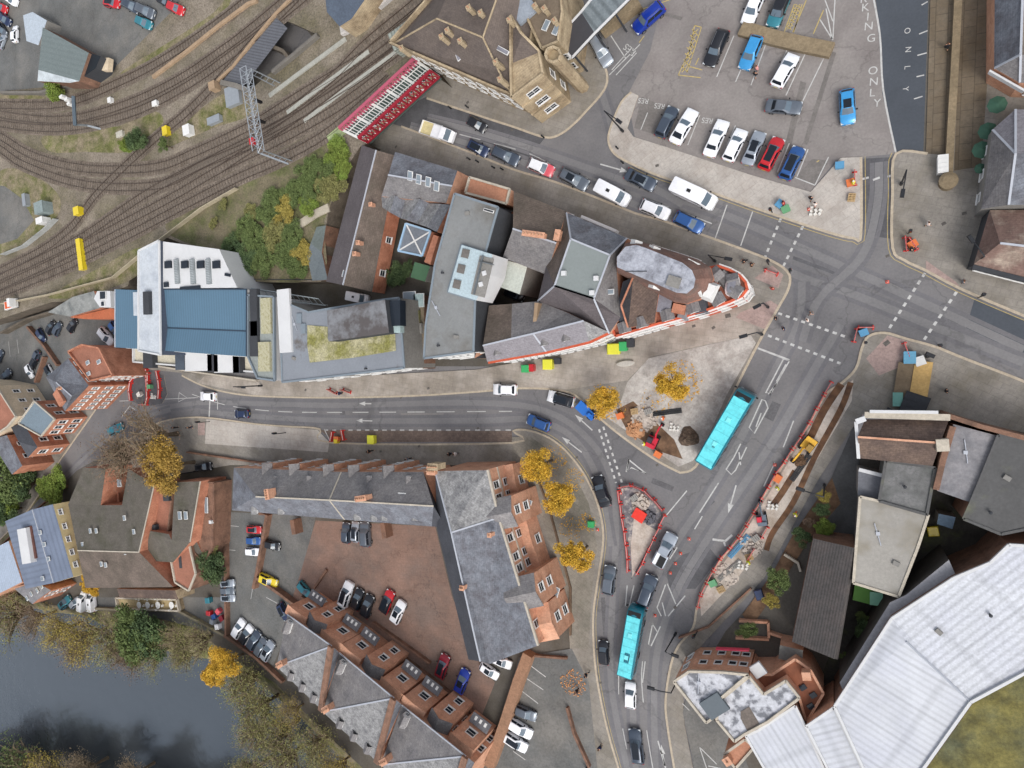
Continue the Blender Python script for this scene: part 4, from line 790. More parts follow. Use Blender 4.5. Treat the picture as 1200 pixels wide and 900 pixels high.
# --- slate houses towards the corner
b = Bld('slate_house', 'wide grey brown slate house with two orange brick chimneys', 'house',
    dict(a=(602, 224, 8), b=(664, 248, 8), c=(652, 285, 10.5), d=(601, 268, 10.5), e=(641, 322, 8), f=(589, 302, 8)), {TILEB: 'abcd', SLATE: 'dcef'}, SLATE, BRICK, ridges='dc')
b.chimney(624, 274, 11.8, 4.4, .9, 1.2, -12, 6, BRICK); b.chimney(652, 275, 11.6, .9, 1.8, 1.2, -12, 1, BRICK); b.wins('a', 'b', [.1, .3, .5, .7, .9], [2, 5.2], 1.0, 1.5)
b = Bld('hipped_shop', 'large hipped slate building with flat grey green centre and pale lead ridges', 'shop',
    dict(A=(664, 249, 8.6), B=(735, 279, 8.6), C=(722, 308, 8.6), D=(727, 372, 8.6), E=(714, 391, 8.6), F=(630, 353, 8.6), G=(640, 312, 8.6), a=(669, 280, 12.2), b=(715, 299, 12.2), c=(696, 350, 12.2), d=(650, 335, 12.2)),
    {FLATGR: 'abcd', SLATEB: 'ABba', SLATE: 'BCDcb', SLATED: 'DEc'[0:0], TILEB: 'GAad', M('grey_brown_slate', (96, 90, 92)): 'DEFdc FGd'.replace('FGd', 'FGd')}, SLATE, BRICK, ridges='Aabcda FdcE'.replace('Aabcda', 'abcda')+' Aa Bb')
b.wins('A', 'B', [.1, .3, .5, .7, .9], [2, 5.6], 1.0, 1.5); b.sky(716, 342, 10, .9, .7, 0)
for x, y in ((660, 320), (698, 326), (693, 343)): b.boxat('roof_vent', x, y, 12.7, (.6, .6, .45), 0, WREN)
b.boxat('sign_board', 701, 262, 6.4, (5.5, .4, 1.4), ang_of((664, 249), (735, 279)), WREN)
b = Bld('long_slate_shop', 'long grey purple slate shop roof above the curved red brick street front', 'shop',
    dict(a=(573, 358, 8.5), b=(600, 356, 8.5), c=(631, 353, 8.5), d=(664, 366, 9.5), e=(684, 376, 11.2), f=(625, 391, 11.2), g=(599, 397, 11.2), h=(566, 405, 11.2), i=(571, 424, 8.8), j=(640, 412, 8.8), k=(690, 400, 8.8), l=(713, 389, 8.8)),
    {TILEB: 'abgh', SLATE: 'bcfg cdef', M('purple_slate_roof', (132, 129, 134), var=.08, sc=.4, pat='tiles', ps=.95, pd=.14, fine=.15): 'hgfjki'.replace('hgfjki', 'hgfji')+' fekj', SLATEL: 'dle elk'}, SLATE, BRICKO, ridges='hgfe fj')
for e1, e2, ts in (('i', 'j', [.08, .2, .32, .44, .56, .68, .8, .92]), ('j', 'k', [.1, .3, .5, .7, .9]), ('k', 'l', [.25, .7])):
    b.wins(e1, e2, ts, [4.4, 7.2], 1.1, 1.5, 2); b.band(e1, e2, 2.9, .3, .15, FRAME); b.band(e1, e2, 8.4, .15, .3, M('red_front_brick', (186, 88, 62))); b.band(e1, e2, 5.8, .2, .08, FRAME)
    b.wins(e1, e2, ts, [1.5], 1.5, 2.2, 1)
b.boxat('chimney_wall', 627, 372, 10.2, (.5, 4, 2), -6, M('stone_gable', (150, 128, 104)))
for x in (585, 640, 665): b.dormer(x, 412-(x-600)*.2, 9.2, -80, 1.0, .7, 1.4, cheek=FRAME)
# --- red corner building
MANS = M('red_slate_mansard', (128, 98, 88), var=.2, sc=.7, c2=(108, 92, 86), s2=.5, pat='tiles', ps=.95, pd=.2)
PNK = M('pinkish_render', (206, 190, 190), var=.06)
tip = [(842, 312), (856, 317), (867, 323), (874, 331), (876, 339), (870, 347), (855, 354), (830, 363), (800, 372), (770, 380), (722, 394), (716, 380), (735, 345), (760, 330)]
kk = 'abcdefghijklmn'
b = Bld('corner_building', 'red brick corner building with white banded curved front at the tip of the block', 'shop', {k: p+(7.5,) for k, p in zip(kk, tip)}, kk, M('red_roof_terrace', (146, 92, 74), var=.2, sc=.9, c2=(120, 84, 74), s2=.6), M('red_front_brick', (186, 88, 62), pat='brick', ps=.45, pd=.12), parapet=.45, pmat=M('red_front_brick', (186, 88, 62)))
for a_, c_ in zip(kk[:9], kk[1:10]):
    b.wins(a_, c_, [.5], [1.6, 4.8], 1.2, 1.6, 2); b.band(a_, c_, 3.0, .3, .12, FRAME); b.band(a_, c_, 7.6, .12, .35, FRAME)
b.wins('j', 'k', [.1, .3, .5, .7, .9], [1.6, 4.8], 1.2, 1.6, 2); b.band('j', 'k', 3.0, .3, .12, FRAME); b.band('j', 'k', 7.6, .12, .35, FRAME)
g = G()
for k in range(2):
    ring = [W(857+math.cos(t)*(7-2.4*k)*1.0-math.sin(t)*0+math.sin(t)*(5)*.6, 334-math.sin(t)*(13-4*k), 8.4+.5*k) for t in [2*math.pi*i/20 for i in range(20)]]
    n_ = len(ring); g.add(ring+[Vector((v.x, v.y, 7.5)) for v in ring], [tuple(range(n_))]+[(i, (i+1) % n_, n_+(i+1) % n_, n_+i) for i in range(n_)], k)
o = part('oval_turret', g.v, g.f, [PNK, M('grey_lead', (120, 120, 128))], b.root, mi=g.m)
b.boxat('white_dormer', 831, 341, 10.2, (1.5, 2.4, 1.2), -25, FRAME, .7); b.boxat('white_dormer', 820, 336, 11.2, (.8, 2.2, 1.2), -20, FRAME, .7); b.boxat('white_dormer', 811, 309, 11.0, (1.8, .9, .9), -30, FRAME, .8)
for i_, (x_, y_, a_) in enumerate(((845, 318, 40), (866, 328, 10), (868, 345, -35), (845, 356, -60), (815, 366, -72), (785, 375, -76), (755, 383, -76), (735, 389, -76))):
    b.dormer(x_, y_, 7.6, a_, 1.5, .9, 1.3, cheek=(FRAME, M('red_front_brick', (186, 88, 62)))[i_ % 2], mat=SLATE)
for x_, y_, w_, m_ in ((848, 326, 2.2, SLATE), (838, 350, 1.8, FLATM), (820, 358, 2.4, SLATED), (800, 366, 2.0, FLATM)): b.boxat('lower_roof', x_, y_, 8.0, (w_, w_*.8, .5), x_, m_, .7)
up = [(722, 305), (733, 285), (746, 282), (762, 286), (818, 304), (832, 313), (836, 326), (832, 340), (820, 350), (805, 356), (790, 354), (724, 320)]
pill = [(723, 301), (733, 289), (746, 287), (758, 291), (800, 308), (811, 317), (815, 327), (813, 337), (805, 344), (793, 343), (781, 338), (723, 313)]
pts = {k: p+(9.6,) for k, p in zip('abcdefghijkl', up)}; pts.update({k: p+(13,) for k, p in zip('ABCDEFGHIJKL', pill)})
fs = ' '.join(a+c+c.upper()+a.upper() for a, c in zip('abcdefghijkl', 'bcdefghijkla'))
b = Bld('corner_building', 'round ended block with lavender lead flat roof and red mansard sides behind the tip', 'shop', pts, {MANS: fs, LEADP: 'ABCDEFGHIJKL'}, MANS, BRICKO)
b.wins('d', 'e', [.1, .3, .5, .7, .9], [2, 5.4, 8.2], 1.1, 1.6)
for x, y, a_ in ((748, 284, 70), (769, 291, 65), (768, 338, -110)): b.dormer(x, y, 10.6, a_, 1.3, .8, 1.4, cheek=FRAME, mat=FRAME)
b.boxat('roof_plant', 789, 330, 13.4, (1.6, 1.3, .4), -20, GREN); g = G(); g.tube([W(733, 318, 13.2), W(758, 318, 13.2)], .05, 4); part('cable', g.v, g.f, DARKW, b.root)
b = Bld('brown_hip_house', 'brown slate roofed house with orange ridge behind the red street front', 'house',
    dict(a=(742, 325, 10.6), b=(772, 342, 9), c=(767, 378, 8.6), d=(736, 384, 8.6), e=(728, 358, 10.6), f=(720, 372, 8.6), g=(730, 330, 8.6)), {TILED: 'abcde', SLATED: 'gaed f'.split(' f')[0].replace('gaed', 'gaedf')}, TILED, BRICKO, ridges='aed', rmat=BRICKO)
b.boxat('flat_lead_roof', 776, 354, 8.6, (2.4, 2.6, .5), -10, M('grey_lead', (120, 120, 128))); b.boxat('brick_turret', 795, 362, 8.8, (1.6, 1.2, .8), -15, BRICKO)

# --- right hand cluster
b = Bld('brown_gabled_shop', 'brown tiled gabled building with white front and side parapets', 'shop', dict(a=(1014, 491, 7.6), b=(1112, 492, 7.6), c=(1102, 519, 9.6), d=(1005, 512, 9.6), e=(1008, 537, 7.6), f=(1093, 546, 7.6)), {TILED: 'abcd dcfe'}, TILED, WREN, ridges='dc', rmat=BRICK)
b.wins('a', 'b', [.1, .3, .5, .7, .9], [2, 5], 1.2, 1.5)
g = G(); b._bar(g, W(1019, 482, 8.4), W(1099, 483, 8.4), .35, .4); b._bar(g, W(1003, 494, 8.6), W(1006, 537, 8.6), .35, .4); b._bar(g, W(1003, 494, 8.6), W(1014, 490, 8.6), .6, .6); part('white_parapet', g.v, g.f, WREN, b.root)
g = G(); b._bar(g, W(1013, 486, 8.2), W(1113, 489, 8.2), .7, .4); part('parapet', g.v, g.f, COPE, b.root)
b.boxat('chimney', 1105, 522, 10.0, (1.2, 1.3, 1.2), 5, COPE)
b = Bld('small_flat_roof', 'small blue grey flat roof with white edge at the end of the alley', 'outbuilding', dict(a=(1006, 552, 6), b=(1033, 559, 6), c=(1029, 585, 6), d=(1005, 580, 6)), 'abcd', M('blue_grey_flat', (104, 106, 112), var=.05), GREN, parapet=0)
b.band('a', 'b', 5.8, .4, .4, WREN)
b = Bld('grey_flat_roof', 'rough grey flat roof joined behind the brown gabled building', 'building', dict(a=(1038, 540, 7.4), b=(1096, 548, 7.4), c=(1086, 603, 7.4), d=(1030, 587, 7.4)), 'abcd', M('rough_grey_roof', (108, 108, 108), var=.12, sc=.6, c2=(86, 88, 86), s2=.4, fine=.2), GREN, parapet=.2, pmat=FLATD)
b = Bld('pale_flat_roof', 'large pale concrete flat roof tapering down to the green bins', 'building', dict(a=(1008, 582, 7), b=(1030, 587, 7), c=(1088, 603, 7), d=(1076, 640, 7), e=(1053, 699, 7), f=(1000, 683, 7)), 'abcdef', FLATP, GREN, parapet=.12, pmat=COPE)
b = Bld('weathered_flat_roof', 'mid grey flat roof with pale puddle marks beside the alley', 'building', dict(a=(1117, 497, 7.6), b=(1170, 511, 7.6), c=(1138, 589, 7.6), d=(1098, 575, 7.6)), 'abcd', FLATM, BRICKD)
b = Bld('dark_flat_roof', 'dark felt flat roof with mossy corner above the black courtyard', 'building', dict(a=(1170, 510, 8), b=(1300, 535, 8), c=(1300, 600, 8), d=(1173, 626, 8), e=(1129, 608, 8), f=(1138, 588, 8)), 'abcdef', FLATD, BRICKD, parapet=.1, pmat=FLATD)
g = G()
pp = wpath([(1113, 488), (1150, 500), (1200, 513), (1260, 530)], 8); ribbon(g, [Vector((v.x, v.y, 0)) for v in pp], .5, h=8.2)
tag(g.put('street_front_wall', [BRICKD]), 'red brown brick street front wall with white signs on the right pavement', 'wall')
b = Bld('green_container', 'bright green container with pale lid in the alley under the pale roof', 'container', dict(a=(1002, 684, 2.6), b=(1033, 693, 2.6), c=(1030, 711, 2.6), d=(999, 703, 2.6)), 'abcd', P('bright_green', (88, 138, 60), .6), P('dark_green', (50, 84, 50), .6))
b.boxat('lid', 1027, 702, 2.9, (1.4, 1.6, .2), 0, P('mint', (130, 186, 160)))
b = Bld('pantiled_barn', 'long dark charcoal pantiled roof standing alone above the gardens', 'barn', dict(a=(953, 631, 5), b=(1001, 642, 7), c=(1004, 643, 6.4), d=(982, 773, 6.4), e=(977, 772, 7), f=(928, 752, 5)), 'abef bcde', TILEK, BRICKD)
b = Bld('roof_covered_shed', 'blue grey tarpaulin covered lean-to in the dark courtyard', 'shed', dict(a=(1100, 602, 3), b=(1120, 606, 3), c=(1116, 620, 3), d=(1098, 614, 3)), 'abcd', M('blue_sheet', (84, 102, 120)), GREN)
# --- lower right brick house with mottled white roofs
b = Bld('mottled_roof_house', 'red brick house with black spotted white flat roof and red sign at the pavement bend', 'pub', dict(a=(790, 798, 8), b=(808, 786, 8), c=(848, 787, 8), d=(877, 790, 8), e=(843, 819, 8), f=(850, 830, 8), g=(828, 846, 8)), 'abcdefg', MOTT, BRICK, parapet=.35, pmat=COPE)
b.wins('b', 'c', [.3, .75], [2, 5.2], 1.1, 1.3, 0, sill=False); b.wins('c', 'd', [.25, .7], [2, 5.2], 1.1, 1.3, 0, sill=False); b.wins('a', 'b', [.5], [2, 5.2])
b.boxat('roof_hatch', 837, 828, 8.5, (2.9, 2.4, .5), 40, P('slate_blue_box', (92, 100, 106), .7))
b.boxat('sign_board', 858, 762, 4.2, (4.2, .2, .7), ang_of((808, 786), (877, 790), 8), P('pink_red_sign', (206, 70, 92), .5))
b = Bld('mottled_roof_house', 'rear range with spotted white flat roofs and brown stain, touching the white ribbed roof', 'building', dict(a=(878, 792, 7.4), b=(895, 813, 7.4), c=(921, 797, 7.4), d=(937, 817, 7.4), e=(900, 845, 7.4), f=(872, 860, 7.4), g=(861, 868, 7.4), h=(840, 843, 7.4), i=(844, 820, 7.4)), 'abcdefghi', MOTT, BRICK, parapet=.3, pmat=COPE)
g = G(); part('felt_patch', [W(x, y, 7.46) for x, y in ((868, 834), (878, 828), (890, 848), (876, 857), (868, 842))], [(0, 1, 2, 3, 4)], M('brown_felt', (104, 96, 90), var=.2, sc=.8), b.root, recalc=False)
b = Bld('brick_house', 'low red brick rear buildings with dark windows between spotted and ribbed roofs', 'building', dict(a=(880, 790, 5.6), b=(905, 790, 5.6), c=(932, 772, 5.6), d=(950, 785, 5.6), e=(965, 812, 5.6), f=(945, 846, 5.6), g=(937, 818, 5.6), h=(921, 798, 5.6), i=(896, 813, 5.6)), 'abcdefghi', M('red_tile_roof', (134, 84, 62), var=.2, sc=.5, c2=(104, 66, 52), s2=.4), BRICK, parapet=.2, pmat=BRICK)
for x, y in ((941, 806), (953, 815), (950, 828)): b.boxat('roof_window', x, y, 5.8, (.8, .6, .2), 40, GLASS)
b.boxat('roof_hatch', 888, 786, 6.2, (1.6, 1.6, .5), 40, WREN); b.boxat('chimney', 945, 793, 7, (1, 1, 1.6), 10, BRICK)
b = Bld('grey_flat_roof', 'small square grey flat roof between brick walls near the pantiled barn', 'outbuilding', dict(a=(914, 756, 4), b=(941, 762, 4), c=(940, 778, 4), d=(912, 772, 4)), 'abcd', M('mid_grey_felt', (106, 104, 100), var=.06), BRICK)
b.wins('c', 'd', [.6], [2.5], 1.6, 1)
b = Bld('brick_pier', 'small square brick tower stub beside the ribbed roof at the bottom edge', 'tower', dict(a=(849, 883, 6), b=(873, 866, 6), c=(884, 875, 6), d=(862, 900, 6)), 'abcd', M('orange_flat_roof', (170, 122, 98)), BRICK, parapet=.2); b.chimney(852, 894, 7.4, 1.2, 1.2, 1.5, 40, 1)
# --- big white ribbed roofs
b = Bld('ribbed_roof_hall', 'huge white ribbed metal roofed hall filling the lower right corner', 'hall',
    dict(a=(978, 827, 8.4), b=(1045, 724, 8.4), c=(1117, 677, 8.4), d=(1160, 659, 8.4), e=(1182, 638, 8.4), f=(1300, 645, 8.4), g=(1300, 735, 8.4), h=(1200, 788, 8.4), i=(1137, 822, 8.4), j=(1078, 905, 8.4), k=(1040, 960, 8.4), l=(1062, 752, 8.7)),
    {WMET: 'ablijk', M('white_ribbed_roof_cross', (186, 189, 195), var=.07, sc=.2, c2=(182, 185, 194), s2=.12, pat='ribs', ps=.8, pd=.14, seam=7, rough=.5): 'bcdefghil'}, WMET, BRICKD, parapet=.3, pmat=WREN)
g = G(); g.tube([W(1062, 752, 8.75), W(1137, 822, 8.45)], .12, 4); part('valley_gutter', g.v, g.f, LEAD, b.root)
b = Bld('ribbed_roof_hall', 'smaller white ribbed roof stepping down at the bottom edge', 'hall', dict(a=(945, 851, 7.8), b=(977, 829, 7.8), c=(1038, 960, 7.8), d=(1000, 960, 7.8)), 'abcd'[1:]+'a', WMET, BRICK, parapet=.15, pmat=WREN)
b = Bld('ribbed_roof_hall', 'lowest white ribbed roof with dark window strip beside the spotted roofs', 'hall', dict(a=(888, 856, 7.2), b=(932, 827, 7.2), c=(944, 852, 7.2), d=(992, 960, 7.2), e=(930, 960, 7.2), f=(874, 862, 7.2)), 'bcdefa', WMET, BRICKD, parapet=.15, pmat=WREN)
b = Bld('mossy_roof_hall', 'mossy olive flat roof in the bottom right corner behind the white rim', 'hall', dict(a=(1204, 788, 7), b=(1141, 823, 7), c=(1082, 906, 7), d=(1050, 960, 7), e=(1300, 960, 7), f=(1300, 740, 7)), 'abcdef', MOSS, BRICK)
b = Bld('ledge_building', 'narrow pale flat ledge roof along the dark alley beside the ribbed hall', 'building', dict(a=(1043, 706, 7.4), b=(1062, 697, 7.4), c=(1112, 656, 7.4), d=(1120, 674, 7.4), e=(1046, 721, 7.4), f=(1024, 757, 7.4), g=(1006, 784, 7.4), h=(988, 810, 7.4), i=(984, 800, 7.4), j=(1014, 752, 7.4)), 'abcdefghij', M('pale_grey_ledge', (150, 150, 154), var=.1), M('dark_stone_wall', (70, 66, 62), var=.2, sc=.5))
# --- top right
b = Bld('slate_hip_house', 'grey blue slate hipped house cut by the top right edge', 'house', dict(a=(1166, -60, 4.5), b=(1165, 80, 4.5), c=(1195, 97, 4.5), d=(1300, 100, 4.5), e=(1196, 64, 7), f=(1200, -60, 7), g=(1300, 66, 7)), {SLATEB: 'abef', SLATE: 'bce cdge'}, SLATEB, BRICK, ridges='bef'.replace('bef', 'be ef ec'))
b.boxat('sign_board', 1180, 94, 4.4, (4.2, .2, .8), ang_of((1165, 80), (1195, 97), 4.5), WREN); b.wins('c', 'd', [.2, .5, .8], [2])
b = Bld('slate_hip_house', 'purple grey slate hipped house below the green parasols at the right edge', 'house', dict(a=(1163, 152, 4.5), b=(1190, 128, 4.5), c=(1300, 130, 4.5), d=(1300, 240, 4.5), e=(1150, 245, 4.5), f=(1190, 180, 7.5), g=(1300, 175, 7.5), h=(1182, 240, 6.6)), {M('purple_slate_roof', (132, 129, 134)): 'abf bcgf', SLATE: 'afhe', SLATEB: 'fgdh'}, SLATE, GREN, ridges='af fh bf'); b.wins('a', 'e', [.2, .5, .8], [2])
b = Bld('brown_slate_house', 'brown stained slate house with dark gutter front on the right pavement', 'house', dict(a=(1160, 246, 4.5), b=(1300, 246, 4.5), c=(1300, 350, 4.5), d=(1141, 310, 4.5), e=(1172, 285, 7), f=(1300, 300, 7)), {M('stained_brown_roof', (120, 98, 90), var=.2, sc=.4, c2=(164, 150, 136), s2=.25, th=.58, soft=.08, pat='tiles', ps=.95, pd=.15): 'abfe aed dcfe'.replace('dcfe', 'dcfe')}, SLATE, DARKW, ridges='ef')
b.wins('d', 'c', [.1, .2, .3, .4], [2], 1.4, 1.6); b.band('d', 'c', 4.1, .5, .5, DARKW, 'gutter')

# --- top: station building, canopy
SR = M('station_slate', (108, 98, 92), var=.14, sc=.3, c2=(88, 80, 76), s2=.3, pat='tiles', ps=.95, pd=.15)
b = Bld('station_building', 'sandstone station building with towers, brown slate roofs and stone mullioned front', 'station',
    dict(a=(460, 52, 9), b=(540, -40, 9), c=(600, 112, 9), d=(622, 62, 9), e=(640, -40, 9), f=(512, 22, 13), g=(566, 44, 13), h=(585, 84, 12), i=(596, -40, 13)),
    {SR: 'afgh' .replace('afgh', 'ahgf')+' afb bfi'.replace(' bfi', '')+' bfgi'+' ach'.replace(' ach', ' ahc')+' chg'+' cgd'+' dgie'}, SR, STONE, parapet=.9, pmat=STONE, ridges='fgi fa gh hc', rmat=STONE)
b.wins('a', 'c', [.1, .2, .3, .4, .5, .6, .7, .8, .9], [3, 6.5], 1.3, 1.8, 2)
for x, y in ((521, 33), (514, 40), (536, 45), (546, 6), (560, 12), (578, 70), (594, 20), (583, 90), (467, 54)): b.chimney(x, y, 14.2, .8, .8, 3, 20, 1, STONE)
b.sky(535, 60, 11, .6, 3.0, 20, 0, 'lead_valley', M('grey_lead', (120, 120, 128))); b.sky(585, 57, 11.5, .6, 3.4, 55, 0, 'lead_valley', M('grey_lead', (120, 120, 128)))
b = Bld('station_wing', 'sandstone station front wing with stacked mullioned windows above the corner pavement', 'station',
    dict(a=(600, 74, 10.5), b=(633, 61, 10.5), c=(638, 88, 10.5), d=(601, 116, 10.5), e=(612, 40, 12), f=(600, 20, 12)), {STONE: 'abcd', SR: 'afeb'}, SR, STONE, parapet=.6, pmat=STONE)
b.wins('c', 'd', [.5], [2.4, 5.6, 8.8], 2.0, 1.3, 2); b.wins('b', 'c', [.5], [3, 7])
for k in range(2): b.band('c', 'd', 4.0+3.2*k, .3, .25, STONE)
b = Bld('station_tower', 'octagonal sandstone corner tower joined to the station front', 'tower', {k: (652+9*math.cos(t)-2, 66-9*math.sin(t), 11) for k, t in zip('abcdefgh', [i*math.pi/4 for i in range(8)])}, 'abcdefgh', M('sandstone_top', (150, 134, 108)), STONE, parapet=.7, pmat=STONE)
b = Bld('station_wing', 'stone ranges with grey flat roof at the top edge beside the steel canopy', 'station', dict(a=(600, -40, 10), b=(655, -40, 10), c=(660, 15, 10), d=(655, 50, 10), e=(636, 58, 10), f=(618, 20, 10), g=(605, 5, 10)), 'abcdefg', M('dark_stone_leads', (112, 100, 86), var=.2, sc=.6), STONE, parapet=.5, pmat=STONE)
for x, y, l in ((636, 8, 5), (648, 22, 4), (625, 5, 4)): b.chimney(x, y, 12, .8, .8, 2, 30, 1, STONE)
b.boxat('lead_roof', 612, 8, 10.6, (3, 3.6, .5), 30, M('blue_lead', (140, 148, 158))); b.wins('d', 'e', [.3, .7], [3, 6]); b.sky(640, 30, 10.3, 1.4, .8, 60); b.sky(652, 35, 10.3, 1.4, .8, 60)
b = Bld('station_canopy', 'glazed steel entrance canopy with white edge over the station drive', 'canopy', dict(a=(652, 46, 6.5), b=(681, 14, 6.5), c=(697, 39, 6.5), d=(670, 68, 6.5), e=(702, -12, 6.5), f=(748, -12, 6.5)), {P('charcoal_canopy', (62, 62, 66), .6): 'abcd', M('canopy_glass', (112, 120, 124), var=.08, sc=.4, rough=.25, pat='ribs', ps=1.3, pd=.25): 'befc'}, SLATE, DARKW, base=6.0, parapet=.1, pmat=WREN)
for x, y in ((672, 64), (697, 38), (720, 14)):
    q = W(x, y, 6)-Vector(b.root.location); g = G(); g.cyl((0, 0, -q.z-6), .14, 6, 8); g.put('post', [DARKW], b.root, (q.x, q.y, q.z))
# --- top left buildings
b = Bld('green_roofed_shed', 'green grey metal roofed shed with black end beside the tracks', 'shed', dict(a=(50, 32, 8), b=(104, 62, 8), c=(93, 95, 8), d=(45, 82, 8), e=(44, 95, 7.6), f=(82, 97, 7.6)), {M('green_grey_sheet', (106, 116, 116), var=.04, pat='rows', ps=1, pd=.06): 'abcd', M('pale_roof_edge', (178, 186, 190)): 'dcfe'}, GREN, BRICKD, base=4)
b = Bld('black_annexe', 'black clad annexe on the end of the green grey shed', 'annexe', dict(a=(104, 61, 7.4), b=(118, 66, 7.4), c=(112, 80, 7.4), d=(94, 93, 7.4)), 'abcd', P('near_black_roof', (28, 34, 40), .7), DARKW, base=4); b.boxat('roof_vent', 123, 75, 6.2, (2, 2.4, 1), -10, M('cream_stone', (196, 180, 156)))
b = Bld('pale_blue_shed', 'pale blue grey roofed small shed near the top left edge', 'shed', dict(a=(27, 18, 7), b=(38, 14, 7), c=(55, 24, 7), d=(45, 53, 7), e=(31, 48, 7)), 'abcde', M('pale_blue_sheet', (168, 178, 188), var=.04), GREN, base=4)
b = Bld('platform_building', 'dark slate roofed platform building beside the tracks at the top edge', 'building', dict(a=(378, -30, 8), b=(398, 31, 8), c=(412, 22, 8), d=(448, -30, 8), e=(383, 14, 8)), 'aebcd'[0:1]+'ebcd', M('dark_blue_slate', (84, 94, 108), var=.1, pat='tiles', ps=.95, pd=.12), STONE, base=4)
b = Bld('signal_hut', 'small white gabled railway hut with four pane window on the bank', 'hut', dict(a=(110, 350, 7), b=(114, 341, 7), c=(129, 341, 7), d=(130, 360, 7), e=(117, 360, 7)), 'abcde', WREN, WREN, base=2)
b.sky(121, 346, 7.1, 1.8, 1.6, 0, 0, 'roof_window', GLASS); b.sky(121, 356, 7.1, 1.0, 1, 0, 0, 'roof_window', GLASS)
b = Bld('ramp_roof', 'long grey stained lean-to roof sloping beside the railway hut', 'lean-to', dict(a=(56, 366, 4.6), b=(85, 348, 5.6), c=(110, 341, 5.6), d=(117, 361, 5), e=(82, 371, 4.6)), 'abcde', M('stained_pale_roof', (132, 134, 132), var=.15, sc=.5, c2=(98, 102, 102), s2=.35), BRICKO)
b = Bld('brick_wing', 'long orange brick roofed wing below the railway hut', 'building', dict(a=(82, 372, 4), b=(130, 361, 4), c=(136, 363, 4), d=(136, 374, 4), e=(100, 374, 4)), 'abcde', M('orange_roof', (172, 100, 70), var=.12, sc=.6), BRICKO)

# small vents, pipes and hatches that dot the flat roofs
for i, (x, y, z, lab) in enumerate(((548, 250, 12, 0), (520, 320, 12, 0), (512, 360, 12, 0), (535, 395, 12, 0), (515, 405, 12, 0), (345, 380, 9, 0), (345, 420, 9, 0), (430, 432, 9, 0), (1030, 625, 7, 0), (1050, 660, 7, 0), (1060, 570, 7.4, 0), (1130, 530, 7.6, 0), (1180, 560, 8, 0), (1160, 600, 8, 0), (820, 800, 8, 0), (1100, 740, 8.4, 0), (1160, 720, 8.4, 0))):
    own = min([o for o in col.objects if o.type == 'EMPTY' and 'category' in o], key=lambda o: (Vector(o.location).xy-W(x, y, z).xy).length)
    q = W(x, y, z)-Vector(own.location); g = G()
    if i % 3 == 0: g.box((0, 0, .12), (.7, .5, .3))
    elif i % 3 == 1: g.cyl((0, 0, 0), .12, .5, 8); g.cyl((0, 0, .5), .2, .08, 8, 0, .05)
    else: g.tube([(-1.4, 0, .12), (1.2, .3, .12)], .06, 5); g.box((0, .1, .1), (.4, .4, .2))
    g.put('roof_vent', [(GREN, DARKW, LEAD)[i % 3]], own, q, i)
# ================================================ vehicles
TYRE = P('tyre_rubber', (28, 28, 30), .9); RIM = P('alloy_rim', (130, 132, 136), .35, .6); HEADL = P('headlight_glass', (196, 202, 206), .15); TAIL = P('taillight_red', (150, 24, 26), .3)
CGL = P('car_glass', (30, 36, 44), .06); TRIM = P('black_trim', (32, 32, 34), .6); CSCR = P('windscreen_glass', (92, 106, 118), .08)
PAINT = {k: P('paint_'+k, c, .28, m_, .6) for k, c, m_ in (
    ('white', (228, 230, 234), 0), ('black', (34, 36, 42), .2), ('navy', (38, 52, 84), .3), ('blue', (46, 88, 148), .3), ('sky', (58, 146, 204), .2), ('silver', (158, 166, 176), .4),
    ('grey', (98, 106, 116), .4), ('slate', (72, 82, 96), .4), ('red', (184, 36, 44), .1), ('maroon', (130, 30, 44), .2), ('teal', (52, 124, 138), .3), ('yellow', (214, 190, 40), 0), ('royal', (26, 54, 150), .2), ('pinkred', (206, 84, 96), 0), ('turquoise', (98, 204, 212), 0), ('darkteal', (20, 110, 128), 0))}
def loft(stations, name, mats, closed=True, smooth=True, split=35):
    """stations: list of (x, ring of (y, z) for the +y side from bottom to top centre)"""
    vs = []; fs = []; n = None
    for x, ring in stations:
        full = [(y, z) for y, z in ring]+[(-y, z) for y, z in reversed(ring) if y > 1e-4]
        n = len(full); vs += [(x, y, z) for y, z in full]
    for i in range(len(stations)-1):
        for k in range(n): k2 = (k+1) % n; fs.append((i*n+k, (i+1)*n+k, (i+1)*n+k2, i*n+k2))
    fs.append(tuple(range(n))); b = (len(stations)-1)*n; fs.append(tuple(b+k for k in range(n-1, -1, -1)))
    me = mesh(name, vs, fs, mats, smooth, None, True)
    try: me.set_sharp_from_angle(angle=R(split))
    except Exception: pass
    return me
TYPES = {  # L, W, bonnet z, belt z, roof z, cabin base rear/front, roof rear/front, boot z
    'hatch': (4.0, 1.76, .92, .98, 1.48, -1.93, 1.0, -1.5, .3, .96), 'saloon': (4.6, 1.82, .9, .96, 1.42, -1.65, 1.0, -.95, .25, .98),
    'estate': (4.6, 1.82, .92, .98, 1.48, -2.22, 1.0, -1.85, .28, .95), 'suv': (4.45, 1.9, 1.05, 1.12, 1.7, -2.1, 1.1, -1.8, .45, 1.1),
    'coupe': (4.6, 1.86, .84, .9, 1.34, -1.9, .8, -.9, .05, .92), 'van': (4.9, 1.95, 1.12, 1.2, 2.0, -2.4, 1.75, -2.35, 1.05, 1.2), 'bigvan': (5.9, 2.05, 1.25, 1.35, 2.5, -2.9, 2.3, -2.85, 1.65, 1.35),
    'pickup': (5.1, 1.9, 1.08, 1.15, 1.75, -.7, 1.35, -.45, .6, 1.15)}
_T = {}
